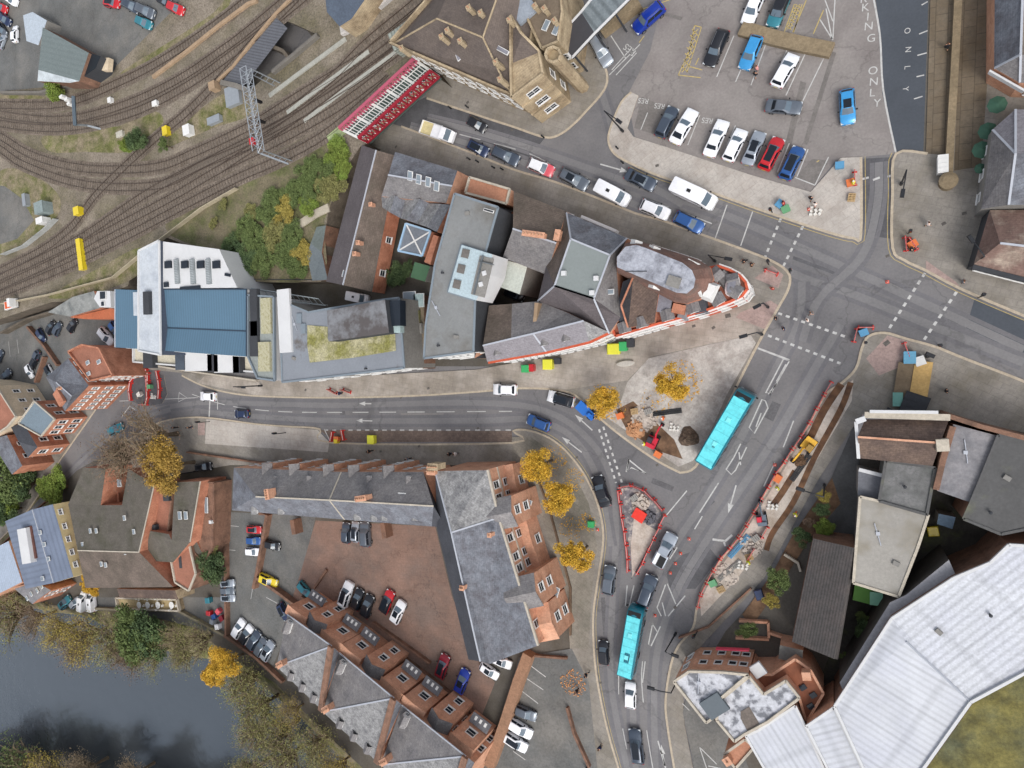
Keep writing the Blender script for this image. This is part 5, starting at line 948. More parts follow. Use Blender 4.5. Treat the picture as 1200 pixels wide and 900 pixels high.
def ctype(t):
    if t in _T: return _T[t]
    L, Wd, zb, zl, zr, cb, cf, rb, rf, zt = TYPES[t]; h = L/2; w = Wd/2; van = t in ('van', 'bigvan')
    def ring(hw, zt_, zs=.32): return [(hw*.9, zs-.1), (hw, zs+.12), (hw, zt_-.22), (hw*.93, zt_-.05), (hw*.7, zt_), (0, zt_+.02)]
    st = [(-h, ring(w*.80, zt-.12)), (-h+.06, ring(w*.88, zt-.05)), (-h+.25, ring(w*.96, zt)), (-h+.8, ring(w, zt)), (cb+.3 if cb+.3 > -h+.9 else -h+1.1, ring(w, zl)), (cf-.3, ring(w, zl)), (cf, ring(w, zb+.02)), (cf+(h-cf)*.5, ring(w*.98, zb-.04)), (h-.3, ring(w*.94, zb-.12)), (h-.08, ring(w*.86, zb-.22)), (h, ring(w*.76, zb-.3))]
    P_ = [('body', loft(st, 'car_body', [TRIM]), None)]
    # greenhouse: rings base / mid / roof edge
    wr = w*(.93 if van else .74); wb = w*.95; r = .1
    base = [(cb, -wb*.86), (cb+.12, -wb), (cf-.25, -wb), (cf, -wb*.8), (cf+.06, 0), (cf, wb*.8), (cf-.25, wb), (cb+.12, wb), (cb, wb*.86), (cb-.02, 0)]
    roof = [(rb, -wr*.86), (rb+.12, -wr), (rf-.18, -wr), (rf, -wr*.85), (rf+.05, 0), (rf, wr*.85), (rf-.18, wr), (rb+.12, wr), (rb, wr*.86), (rb-.02, 0)]
    n = 10; vs = [(x, y, zl-.06) for x, y in base]+[(x, y, zr-.05) for x, y in roof]+[((x-(rb+rf)/2)*.93+(rb+rf)/2, y*.9, zr) for x, y in roof]
    fs = [(i, (i+1) % n, n+(i+1) % n, n+i) for i in range(n)]+[(n+i, n+(i+1) % n, 2*n+(i+1) % n, 2*n+i) for i in range(n)]+[tuple(2*n+i for i in range(n))]
    cab = mesh('car_cabin', vs, fs, [TRIM], True, None, True)
    try: cab.set_sharp_from_angle(angle=R(30))
    except Exception: pass
    P_.append(('cabin', cab, None))
    B = [Vector(v) for v in vs[:n]]; T_ = [Vector(v) for v in vs[n:2*n]]
    def panel(a, b, u0, u1, v0, v1, off=.012):
        """glass quad on the greenhouse side between base verts a, b"""
        def at(u, v): return B[a].lerp(B[b], u).lerp(T_[a].lerp(T_[b], u), v)
        q = [at(u0, v0), at(u1, v0), at(u1, v1), at(u0, v1)]; nn = (q[1]-q[0]).cross(q[3]-q[0]).normalized(); c = Vector(((cb+cf)/2, 0, zl))
        if nn.dot(q[0]-c) < 0: nn = -nn
        q = [p+nn*off for p in q]; return q+[p-nn*.02 for p in q]
    F6 = [(0, 1, 2, 3), (7, 6, 5, 4), (0, 4, 5, 1), (1, 5, 6, 2), (2, 6, 7, 3), (3, 7, 4, 0)]
    g = G(); g.add(panel(3, 4, .04, 1, .1, .93), F6); g.add(panel(4, 5, 0, .96, .1, .93), F6); P_.append(('windscreen', g.me('windscreen', [CSCR]), 'g'))
    if not van:
        g = G(); g.add(panel(8, 9, .06, 1, .3, .92), F6); g.add(panel(9, 0, 0, .94, .3, .92), F6); P_.append(('rear_window', g.me('rear_window', [CGL]), 'g'))
    for a, b in ((1, 2), (6, 7)):
        fr = (.05, .5, .53, .96) if not van else (None, None, .74, .97)
        for u0, u1 in ((fr[0], fr[1]), (fr[2], fr[3])):
            if u0 is None: continue
            if a == 6: u0, u1 = 1-u1, 1-u0
            g = G(); g.add(panel(a, b, u0, u1, .16, .9), F6); P_.append(('side_window', g.me('side_window', [CGL]), 'g'))
    wl = L*.31
    for sx in (-1, 1):
        for sy in (-1, 1):
            g = G(); c = [(sx*wl+.32*math.cos(k*math.pi/8), sy*(w-.2), .32+.32*math.sin(k*math.pi/8)) for k in range(16)]
            g.add(c+[(x, sy*(w+.01), z) for x, y, z in c], [(k, (k+1) % 16, 16+(k+1) % 16, 16+k) for k in range(16)]+[tuple(range(16, 32)), tuple(range(15, -1, -1))])
            rr = G(); c = [(sx*wl+.2*math.cos(k*math.pi/5), sy*(w+.018), .32+.2*math.sin(k*math.pi/5)) for k in range(10)]; rr.add(c+[(x, sy*(w-.02), z) for x, y, z in c], [tuple(range(10)), tuple(range(19, 9, -1))]+[(k, (k+1) % 10, 10+(k+1) % 10, 10+k) for k in range(10)])
            P_.append(('wheel', g.me('tyre', [TYRE]), ('rim', rr.me('rim', [RIM]))))
    for sy in (-1, 1):
        g = G(); g.box((h-.2, sy*w*.72, zb-.3), (.32, .34, .16)); P_.append(('headlight', g.me('headlight', [HEADL]), 'g'))
        g = G(); g.box((-h+.08, sy*w*.76, zt-.2), (.16, .26, .2 if not van else .4)); P_.append(('taillight', g.me('taillight', [TAIL]), 'g'))
        g = G(); g.box((cf-.45, sy*(w+.1), zl+.04), (.16, .22, .14)); P_.append(('wing_mirror', g.me('wing_mirror', [TRIM]), 'g'))
    if t in ('suv', 'estate'):
        for sy in (-1, 1): g = G(); g.box(((rb+rf)/2, sy*wr*.82, zr+.03), ((rf-rb)*.8, .04, .05)); P_.append(('roof_rail', g.me('roof_rail', [RIM]), 'g'))
    if t == 'pickup':
        g = G(); g.box((-h+(cb+h)/2, 0, zl+.02), (cb+h-.3, w*1.6, .06)); P_.append(('load_bed', g.me('load_bed', [TRIM]), 'g'))
    _T[t] = P_; return P_
VN = {'hatch': ('parked_car', 'car'), 'van': ('parked_van', 'van'), 'bigvan': ('parked_van', 'van'), 'pickup': ('pickup_truck', 'pickup')}
def car(x1, y1, x2, y2, t, c, label, group=None, roof=None, z=0, name=None, cat=None):
    """rear end and nose as read in the photo"""
    a, b = W(x1, y1, z+.55), W(x2, y2, z+.55); m = (a+b)/2; d = b-a; L = TYPES[t][0]; s = max(.86, min(1.08, (d.length-.1)/L))
    nm = name or (VN.get(t, VN['hatch'])[0] if group != 'cars and vans on the roads' else ('van' if 'van' in t else 'car')); ct = cat or VN.get(t, VN['hatch'])[1]
    root = empty(nm, (m.x, m.y, z), label, ct, group, math.atan2(d.y, d.x)); root.scale = (s, min(s, 1.04), min(s, 1.04))
    for pn, me, k in ctype(t):
        if pn == 'cabin' and k is None: pass
        o = put(pn, me, root)
        if pn in ('body', 'cabin'):
            o.material_slots[0].link = 'OBJECT'; o.material_slots[0].material = PAINT[roof if (roof and pn == 'cabin') else c]
        if isinstance(k, tuple): put(k[0], k[1], o)
    rn = int(x1*3+y1*7) % 5; T = TYPES[t]
    if rn in (0, 3) and 'van' not in t and t != 'pickup': g = G(); g.box(((T[6]+T[7])/2+.1, 0, T[4]+.005), ((T[7]-T[6])*(.75 if rn else .4), T[1]*.5, .03)); g.put('sunroof', [CGL], root)
    if rn in (1, 3): g = G(); g.tube([(T[6]+.15, 0, T[4]), (T[6]-.1, 0, T[4]+.25)], .02, 4); g.put('aerial', [TRIM], root)
    if 'van' in t: g = G(); g.box((-.4, 0, T[4]+.03), (.5, .4, .1)); g.put('roof_vent', [TRIM], root)
    for e in (-1, 1): g = G(); g.box((e*(T[0]/2+.0), 0, .42), (.04, .5, .11)); g.put('number_plate', [P('plate_white' if e > 0 else 'plate_yellow', (200, 200, 196) if e > 0 else (200, 176, 60), .5)], root)
    return root
SG = 'cars parked in the station car park'; HG = 'cars and vans on the high street'; RG = 'cars and vans on the roads'; CG = 'cars parked in the brick courtyard and yards'; WG = 'cars parked at the left edge'; NG = 'vehicles in the top left yard'
Z = .02
for a in (
 (772, 163, 791, 124, 'hatch', 'slate', 'slate grey car at the left end of the car park front row', SG), (789, 170, 814, 127, 'coupe', 'white', 'long white coupe close beside the slate grey car', SG),
 (829, 187, 850, 138, 'saloon', 'white', 'white saloon third in the front row, after the empty bay', SG), (852, 190, 871, 151, 'hatch', 'white', 'small white hatchback between the white saloon and the silver car', SG),
 (875, 194, 892, 154, 'saloon', 'silver', 'silver saloon beside the red car in the front row', SG), (893, 202, 915, 159, 'hatch', 'red', 'bright red hatchback in the car park front row', SG),
 (918, 212, 938, 171, 'hatch', 'blue', 'mid blue car at the right end of the car park front row', SG), (849, 35, 830, 78, 'estate', 'black', 'long black estate car next to the yellow hatched box', SG),
 (889, 41, 871, 83, 'hatch', 'sky', 'light blue car in the middle row with a person at its tail', SG), (908, 104, 932, 62, 'hatch', 'white', 'white car with black tailgate in the middle row', SG),
 (897, 124, 940, 127, 'saloon', 'grey', 'grey saloon standing crosswise in the car park lane', SG), (992, 102, 994, 149, 'hatch', 'sky', 'bright sky blue car alone beside the lane lettering', SG),
 (892, -12, 874, 30, 'hatch', 'white', 'white car at the top edge between yellow hatchings', SG), (922, -10, 904, 33, 'hatch', 'teal', 'teal car with dark roof at the top edge', SG)):
    car(*a[:4], a[4], a[5], a[6], a[7], z=.02, roof='black' if 'dark roof' in a[6] else None)
car(779, 5, 742, 38, 'suv', 'royal', 'royal blue car parked by the stone wall at the top of the car park', SG); car(693, 40, 716, 80, 'estate', 'silver', 'silver car half under the glazed station canopy', SG)
for a in (
 (549, 140, 569, 152, 'hatch', 'black', 'black car in the far lane nearest the railway bridge'), (549, 168, 572, 180, 'hatch', 'navy', 'dark navy car parked behind the white flatbed truck'), (578, 176, 608, 190, 'estate', 'slate', 'slate grey estate parked second from the truck'),
 (619, 190, 650, 203, 'hatch', 'pinkred', 'pinkish red car with white roof on the high street'), (657, 202, 689, 219, 'estate', 'grey', 'blue grey estate behind the red and white car'), (699, 217, 739, 238, 'van', 'white', 'short white van parked by the kerb on the high street'),
 (734, 203, 768, 219, 'saloon', 'slate', 'dark grey saloon driving in the far lane behind the long van'), (751, 239, 785, 253, 'hatch', 'white', 'small white car between the white van and the blue car'), (791, 253, 824, 269, 'hatch', 'blue', 'blue car at the front of the high street queue'),
 (786, 216, 842, 242, 'bigvan', 'white', 'long white van driving in the far lane of the high street')):
    car(*a, HG, roof='white' if 'white roof' in a[6] else None, name='van' if 'van' in a[4] else 'car')
for a in (
 (606, 457, 578, 456, 'hatch', 'white', 'white car by the kerb in the middle of the left road'), (673, 472, 642, 463, 'hatch', 'white', 'white car with black roof at the mouth of the left road'), (645, 501, 618, 490, 'hatch', 'blue', 'blue car turning left below the white cars'),
 (711, 594, 699, 557, 'saloon', 'black', 'glossy black car on the bend beside the yellow trees'), (712, 699, 716, 660, 'hatch', 'grey', 'grey car beside the lower end of the works island'), (770, 663, 789, 625, 'pickup', 'silver', 'silver pickup with white load right of the works island'),
 (753, 709, 765, 674, 'suv', 'slate', 'slate blue car behind the silver pickup'), (708, 779, 707, 750, 'hatch', 'black', 'small black car left of the turquoise bus'), (739, 830, 739, 799, 'hatch', 'white', 'small white car directly behind the turquoise single decker'),
 (749, 898, 743, 850, 'estate', 'slate', 'long grey estate at the bottom edge of the main road'), (253, 465, 235, 464, 'hatch', 'white', 'white car at the road junction by the red barriers, left'), (292, 485, 275, 485, 'hatch', 'navy', 'small navy car in the left road after the junction'),
 (129, 507, 144, 499, 'hatch', 'darkteal', 'dark teal car on the left branch road')):
    car(*a, RG, roof='black' if 'black roof' in a[6] else None)
for a in (
 (406, 637, 406, 612, 'hatch', 'slate', 'dark grey car, left of the trio behind the terrace'), (417, 636, 417, 611, 'hatch', 'silver', 'silver car, middle of the trio behind the terrace'), (430, 641, 428, 611, 'suv', 'grey', 'blue grey tall car, right of the trio behind the terrace'),
 (402, 711, 411, 681, 'suv', 'white', 'large white car beside two black ones in the brick courtyard'), (416, 714, 423, 690, 'hatch', 'black', 'black car between the white car and another black one'), (427, 723, 435, 697, 'hatch', 'black', 'black car on the right of the courtyard trio'),
 (449, 718, 459, 692, 'hatch', 'red', 'red car with dark roof in the brick courtyard'), (461, 731, 473, 703, 'hatch', 'white', 'white car right of the red one in the courtyard'), (515, 794, 523, 767, 'hatch', 'maroon', 'dark red car alone at the courtyard side wall'),
 (537, 812, 547, 784, 'hatch', 'royal', 'royal blue car near the courtyard gate'), (563, 778, 584, 794, 'hatch', 'white', 'white car tucked behind the brick block wall'), (582, 772, 594, 778, 'hatch', 'white', 'white car partly hidden in the corner under the brick block'),
 (603, 829, 629, 841, 'hatch', 'grey', 'grey green car, top of the three in the lower yard'), (596, 844, 624, 862, 'hatch', 'white', 'white car, middle of the three in the lower yard'), (590, 859, 618, 878, 'hatch', 'white', 'white car, lowest of the three in the lower yard'),
 (311, 637, 328, 641, 'hatch', 'black', 'black car beyond the brick wall in the grey yard'), (291, 620, 305, 621, 'hatch', 'red', 'red car on top of a stack of three in the grey yard'), (290, 633, 305, 634, 'hatch', 'blue', 'blue car between the red and the white in the grey yard'),
 (289, 646, 304, 647, 'hatch', 'white', 'white car below the blue one in the grey yard'), (305, 675, 325, 685, 'hatch', 'yellow', 'yellow car beside the courtyard boundary wall'), (350, 682, 364, 699, 'hatch', 'teal', 'teal blue car left of the courtyard entrance'), (328, 707, 336, 726, 'hatch', 'navy', 'navy car squeezed against the gabled row end'),
 (275, 748, 286, 725, 'hatch', 'white', 'white car, left of the five above the river wall'), (284, 754, 295, 733, 'hatch', 'white', 'white car with black roof, second of the five above the river wall'), (293, 761, 304, 739, 'hatch', 'slate', 'slate car, third of the five above the river wall'),
 (302, 768, 311, 748, 'hatch', 'grey', 'grey car, fourth of the five above the river wall'), (309, 774, 320, 751, 'hatch', 'silver', 'silver blue car, right end of the five above the river wall'),
 (98, 716, 99, 693, 'van', 'white', 'white van by the river wall, left of a pair'), (110, 716, 108, 694, 'van', 'white', 'white van by the river wall, right of a pair'), (72, 712, 82, 700, 'hatch', 'teal', 'pale teal car beside the white vans by the river'), (84, 711, 92, 702, 'hatch', 'silver', 'silver car beside the white vans by the river'),
 (231, 548, 248, 546, 'suv', 'black', 'black car behind the wall right of the orange tree'), (260, 684, 274, 683, 'hatch', 'silver', 'silver car, upper of three by the garden bush'), (260, 692, 274, 692, 'hatch', 'grey', 'grey car, middle of three by the garden bush'), (261, 700, 274, 701, 'hatch', 'silver', 'pale car, lowest of three by the garden bush'),
 (411, 347, 430, 351, 'van', 'white', 'white van parked in the back yard above the lawn roof'), (592, 341, 613, 349, 'hatch', 'black', 'black car in the shaded yard under the pale green roof')):
    car(*a, CG, roof='black' if ('dark roof' in a[6] or 'black roof' in a[6]) else None)
for a in (
 (57, 390, 62, 378, 'hatch', 'black', 'black car, upper left of the pair by the walled car park'), (65, 392, 70, 379, 'hatch', 'slate', 'slate car right of the black one by the walled car park'), (82, 388, 88, 375, 'hatch', 'black', 'black car alone under the brick wing wall'), (45, 386, 52, 400, 'hatch', 'navy', 'navy car by the diagonal brick wall'),
 (119, 386, 133, 403, 'suv', 'white', 'white car parked next to the blue roofed wing'), (130, 378, 138, 392, 'hatch', 'blue', 'blue car beside the white one by the blue roof'), (45, 413, 40, 424, 'hatch', 'slate', 'grey car, top of three along the brick wall'), (42, 421, 37, 431, 'hatch', 'black', 'black car, middle of three along the brick wall'),
 (33, 429, 37, 441, 'hatch', 'white', 'white car, lowest of three along the brick wall'), (55, 429, 61, 442, 'hatch', 'white', 'white car with black roof in the inner brick corner'), (3, 449, 12, 434, 'hatch', 'slate', 'slate car near the cream stone house'), (14, 470, 22, 455, 'hatch', 'black', 'black car between the brick houses at the left edge'), (-3, 424, 2, 412, 'hatch', 'slate', 'car cut by the left edge of the picture')):
    car(*a, WG, roof='black' if 'black roof' in a[6] else None)
for a in (
 (147, 3, 164, 12, 'suv', 'slate', 'slate car, left of the two in line in the top left yard'), (163, 9, 181, 18, 'suv', 'grey', 'grey car, right of the two in line in the top left yard'), (161, 23, 178, 31, 'hatch', 'teal', 'blue green car below the two in line'),
 (186, -2, 200, 5, 'hatch', 'black', 'black car at the top edge beside the red one'), (198, 6, 215, 14, 'hatch', 'red', 'red car near the fence in the top left yard'), (124, 3, 140, 5, 'hatch', 'red', 'red car above the pale blue shed'), (-4, 6, 8, 12, 'hatch', 'red', 'red car cut by the top left corner'),
 (1, 17, 12, 28, 'hatch', 'navy', 'navy car near the top left corner'), (18, 50, 18, 30, 'hatch', 'white', 'white car standing upright left of the pale blue shed'), (0, 30, 6, 40, 'hatch', 'grey', 'grey car, upper one at the left edge'), (0, 55, 5, 42, 'hatch', 'silver', 'silver car, lower one at the left edge'), (8, -4, 20, 4, 'hatch', 'white', 'white car cut by the top edge')):
    car(*a, NG, z=ZP+.02)

# --- buses
def bus(x1, y1, x2, y2, L, Wd, Hh, label, deck=False):
    a, b = W(x1, y1, Hh), W(x2, y2, Hh); m = (a+b)/2; d = b-a
    root = empty('bus', (m.x, m.y, 0), label, 'bus', None, math.atan2(d.y, d.x)); h = L/2; w = Wd/2; TQ = M('bus_turquoise', (98, 206, 214), var=.07, sc=.8, rough=.35, c2=(86, 182, 190), s2=.9, th=.58, soft=.1, coat=.4, fine=.04); TD = PAINT['darkteal']
    def ring(hw, zt, zs=.3): return [(hw*.96, zs), (hw, zs+.2), (hw, zt-.32), (hw*.95, zt-.12), (hw*.85, zt-.02), (0, zt+.03)]
    put('body', loft([(-h, ring(w*.93, Hh-.12)), (-h+.12, ring(w, Hh)), (h-1.0, ring(w, Hh)), (h-.35, ring(w*.98, Hh-.25)), (h-.05, ring(w*.93, Hh-.9)), (h, ring(w*.88, Hh-1.3))], 'bus_body', [TD], split=50), root)
    g = G(); n = 12
    g.add([(x, y, Hh+.045) for x, y in ((-h+.2, -w*.84), (h-1.15, -w*.84), (h-1.15, w*.84), (-h+.2, w*.84))]+[(x, y, Hh-.01) for x, y in ((-h+.2, -w*.88), (h-1.15, -w*.88), (h-1.15, w*.88), (-h+.2, w*.88))], [(0, 1, 2, 3), (0, 4, 5, 1), (1, 5, 6, 2), (2, 6, 7, 3), (3, 7, 4, 0)])
    g.put('roof_panel', [TQ], root)
    g = G(); g.add([(h-.3, -w*.84, Hh-.36), (h+.02, -w*.8, Hh-1.5), (h+.02, w*.8, Hh-1.5), (h-.3, w*.84, Hh-.36)], [(0, 1, 2, 3)]); g.put('windscreen', [CGL], root)
    g = G(); g.add([(h-1.1, -w*.8, Hh+.0), (h-.42, -w*.8, Hh-.17), (h-.42, w*.8, Hh-.17), (h-1.1, w*.8, Hh+.0)], [(0, 1, 2, 3)]); g.v = [v+Vector((0, 0, .03)) for v in g.v]; g.put('destination_box', [TRIM], root)
    for sy in (-1, 1):
        for z0, z1 in ([(1.1, 2.2)]+([(2.7, 3.6)] if deck else [(2.1, Hh-.4)][:0])):
            k = int(L/1.6)
            for i in range(k):
                x0 = -h+.5+i*(L-1.4)/k; g = G(); g.box((x0+.65, sy*(w+.005), (z0+z1)/2), (1.25, .03, z1-z0)); g.put('side_window', [CGL], root)
        g = G(); g.box((h-.1, sy*(w+.22), Hh-.9), (.2, .3, .4)); g.put('wing_mirror', [TRIM], root)
        g = G(); g.box((h-.08, sy*w*.7, .7), (.2, .4, .25)); g.put('headlight', [HEADL], root)
        g = G(); g.box((-h-.01, sy*w*.8, 1.2), (.06, .2, .5)); g.put('taillight', [TAIL], root)
        for wx in (h-2.6, -h+2.8):
            g = G(); c = [(wx+.48*math.cos(k*math.pi/8), sy*(w-.3), .48+.48*math.sin(k*math.pi/8)) for k in range(16)]
            g.add(c+[(x, sy*(w+.01), z) for x, y, z in c], [(k, (k+1) % 16, 16+(k+1) % 16, 16+k) for k in range(16)]+[tuple(range(16, 32)), tuple(range(15, -1, -1))]); g.put('wheel', [TYRE], root)
    g = G(); g.box((-h+3.0, 0, Hh+.07), (1.4 if not deck else .5, .7 if not deck else .4, .06)); g.put('roof_hatch', [TD if not deck else TQ], root)
    g = G()
    for yy in (-.3, 0, .3): g.box((-h+3.0, yy*(1 if not deck else .4), Hh+.12), (1.2 if not deck else .4, .04, .04))
    g.put('hatch_rib', [TRIM], root)
    for k in range(7):
        g = G(); x0 = -h+1.0+k*(L-2.4)/6.5; g.box((x0, 0, Hh+.05), (.04, w*1.66, .03)); g.put('roof_seam', [P('bus_seam', (70, 168, 178), .5)], root)
    for fx in (.3, .62):
        g = G(); g.box((-h+L*fx, .1, Hh+.1), (.7, .6, .12), 0, 0, .85); g.put('roof_vent', [P('bus_vent', (120, 214, 220), .5)], root)
    g = G(); g.tube([(-h+.5, -w*.86, Hh+.03), (h-1.2, -w*.86, Hh+.03)], .05, 5); g.tube([(-h+.5, w*.86, Hh+.03), (h-1.2, w*.86, Hh+.03)], .05, 5); g.put('gutter', [TD], root)
    return root
bus(822.5, 547, 875, 458, 11.2, 2.55, 4.3, 'long turquoise double deck bus waiting beside the construction plaza', True)
bus(731.5, 790, 743.5, 719, 10.2, 2.3, 3.0, 'turquoise single deck bus in the main road behind the small white car')
# white flatbed truck
a_, b_ = W(487, 145, 2), W(535, 162, 1.5); d_ = b_-a_; m_ = (a_+b_)/2
t = empty('flatbed_truck', (m_.x, m_.y, 0), 'white dropside truck with pale boarded load bed below the railway bridge', 'truck', HG, math.atan2(d_.y, d_.x))
g = G(); g.box((-1.2, 0, .9), (4.3, 2.1, .25)); g.put('load_bed', [M('load_boards', (196, 184, 140), var=.1, sc=1)], t)
g = G()
for c, d in (((-1.2, 1.03, 1.2), (4.3, .06, .45)), ((-1.2, -1.03, 1.2), (4.3, .06, .45)), ((-3.32, 0, 1.2), (.06, 2.1, .45)), ((.93, 0, 1.5), (.06, 2.1, 1.0)), ((-.2, 0, 1.2), (1.6, 1.9, .5))): g.box(c, d)
g.put('dropside', [PAINT['white']], t)
put('cab', loft([(1.0, [(.95, .5), (.98, .8), (.98, 1.8), (.9, 2.05), (0, 2.12)]), (1.9, [(.95, .5), (.98, .8), (.98, 1.8), (.88, 2.0), (0, 2.05)]), (2.5, [(.95, .5), (.98, .8), (.96, 1.1), (.9, 1.25), (0, 1.3)]), (3.05, [(.85, .5), (.9, .7), (.86, .95), (.8, 1.05), (0, 1.1)])], 'cab', [PAINT['white']]), t)
g = G(); g.add([(1.92, -.85, 2.02), (2.5, -.85, 1.34), (2.5, .85, 1.34), (1.92, .85, 2.02)], [(0, 1, 2, 3)]); g.put('windscreen', [CSCR], t)
for wx in (-2.2, 2.2):
    for sy in (-1, 1):
        g = G(); c = [(wx+.38*math.cos(k*math.pi/8), sy*.75, .38+.38*math.sin(k*math.pi/8)) for k in range(16)]
        g.add(c+[(x, sy*.99, z) for x, y, z in c], [(k, (k+1) % 16, 16+(k+1) % 16, 16+k) for k in range(16)]+[tuple(range(16, 32)), tuple(range(15, -1, -1))]); g.put('wheel', [TYRE], t)
# load in the silver pickup
q = W(773, 652, 1.3); g = G(); g.box((0, 0, 0), (2.4, .5, .3)); tag(g.put('load_box', [PAINT['white']], None, (q.x-.3, q.y, 1.35), R(ang_of((770, 663), (789, 625)))), 'long white box lying in the bed of the silver pickup', 'box')
# orange and white rail vehicle, small works tipper, digger, mini roller
t = empty('rail_trolley', W(17, 357, ZP), 'orange and white track maintenance trolley at the left edge beside the railway', 'rail vehicle', None, R(ang_of((2, 361), (34, 351), ZP)))
g = G(); g.box((0, 0, .7), (4.4, 1.9, .5)); g.put('deck', [FRAME], t); g = G(); [g.box((-1.4+i*.7, 0, 1.05), (.45, 1.5, .25)) for i in range(4)]; g.put('orange_load', [P('safety_orange', (214, 104, 62), .6)], t)
g = G(); g.box((1.8, 0, 1.6), (1.0, 1.8, 1.4)); g.put('cab', [FRAME], t)
for sx in (-1.4, 1.4):
    for sy in (-.7, .7): g = G(); g.cyl((sx, sy, .05), .3, .4, 12); g.put('wheel', [TYRE], t)
def digger(x, y, ang, label, c1, c2, s=1.0):
    p = W(x, y, .13); t = empty('digger', p, label, 'digger', None, R(ang)); t.scale = (s, s, s)
    for sy in (-.75, .75):
        g = G(); g.box((0, sy, .3), (2.4, .4, .55)); g.put('crawler_track', [TYRE], t)
    g = G(); g.box((-.2, 0, .85), (1.9, 1.7, .5)); g.box((-.9, 0, 1.2), (.7, 1.6, .5)); g.put('body', [c1], t)
    g = G(); g.box((.1, .35, 1.6), (1.1, .9, 1.2), 0, 0, .85); g.put('cab', [c2], t); g = G(); g.box((.1, .35, 1.75), (1.16, .7, .5), 0, 0, .85); g.put('cab_window', [CGL], t)
    g = G(); g.tube([(.6, -.3, 1.0), (1.6, -.3, 2.3), (2.9, -.3, 1.9)], .16, 6); g.tube([(2.9, -.3, 2.0), (3.3, -.3, .9)], .13, 6); g.put('boom', [c1], t)
    g = G(); g.box((3.3, -.3, .6), (.6, .7, .55), 0, 0, .7); g.put('bucket', [TYRE], t); return t
digger(947, 521, 235, 'small yellow digger with boom working over the roadside trench', P('digger_yellow', (222, 172, 60), .5), P('digger_cab', (150, 120, 60), .5), .85)
digger(766, 516, 65, 'small red and black digger on the construction plaza near the kerb', P('digger_red', (190, 40, 60), .5), P('dark_cab', (52, 52, 60), .5), .8)
digger(893, 607, 100, 'grey digger with red arm parked between the red barriers', P('digger_grey', (96, 108, 120), .5), P('digger_red', (190, 40, 60), .5), .7)
t = empty('dumper', W(689, 481, .13), 'small blue works dumper on the kerb beside the yellow tree', 'dumper', None, R(ang_of((680, 473), (697, 489))))
g = G(); g.box((-.6, 0, .9), (1.6, 1.3, .7), 0, 0, 1.15); g.put('skip', [P('dumper_blue', (42, 104, 184), .5)], t); g = G(); g.box((.8, 0, .75), (1.5, 1.1, .5)); g.box((.9, 0, 1.3), (.5, .6, .7)); g.put('body', [P('dumper_blue', (42, 104, 184), .5)], t)
for sx in (-.7, .9):
    for sy in (-.65, .65):
        g = G(); c = [(sx+.36*math.cos(k*math.pi/8), sy-.12, .36+.36*math.sin(k*math.pi/8)) for k in range(16)]
        g.add(c+[(x, y+.24, z) for x, y, z in c], [(k, (k+1) % 16, 16+(k+1) % 16, 16+k) for k in range(16)]+[tuple(range(16, 32)), tuple(range(15, -1, -1))]); g.put('wheel', [TYRE], t)
# ================================================ trees
BARK = M('bark', (92, 80, 66), var=.2, sc=2)
def leafmat(name, c, c2):
    m = M(name, c, var=.25, sc=.9, c2=c2, s2=.7, th=.5, soft=.14, fine=.3, rough=.8, coord='Object')
    b = m.node_tree.nodes['Principled BSDF']; b.inputs['Specular IOR Level'].default_value = .15
    try: b.inputs['Subsurface Weight'].default_value = 0
    except Exception: pass
    return m
LY = leafmat('yellow_leaves', (208, 170, 66), (184, 146, 54)); LG = leafmat('green_leaves', (106, 120, 72), (84, 98, 60)); LD = leafmat('dark_green_leaves', (72, 90, 62), (86, 102, 66))
LL = leafmat('lime_leaves', (124, 138, 66), (104, 124, 58)); LO = leafmat('ochre_leaves', (164, 150, 78), (140, 126, 68)); LB = leafmat('sparse_olive_leaves', (136, 134, 86), (112, 112, 70)); LR = leafmat('rusty_leaves', (126, 106, 88), (108, 92, 80)); LA = leafmat('amber_leaves', (178, 146, 70), (146, 120, 64))
TWIG = M('twigs', (124, 110, 90), var=.2, sc=2)
_tm = {}
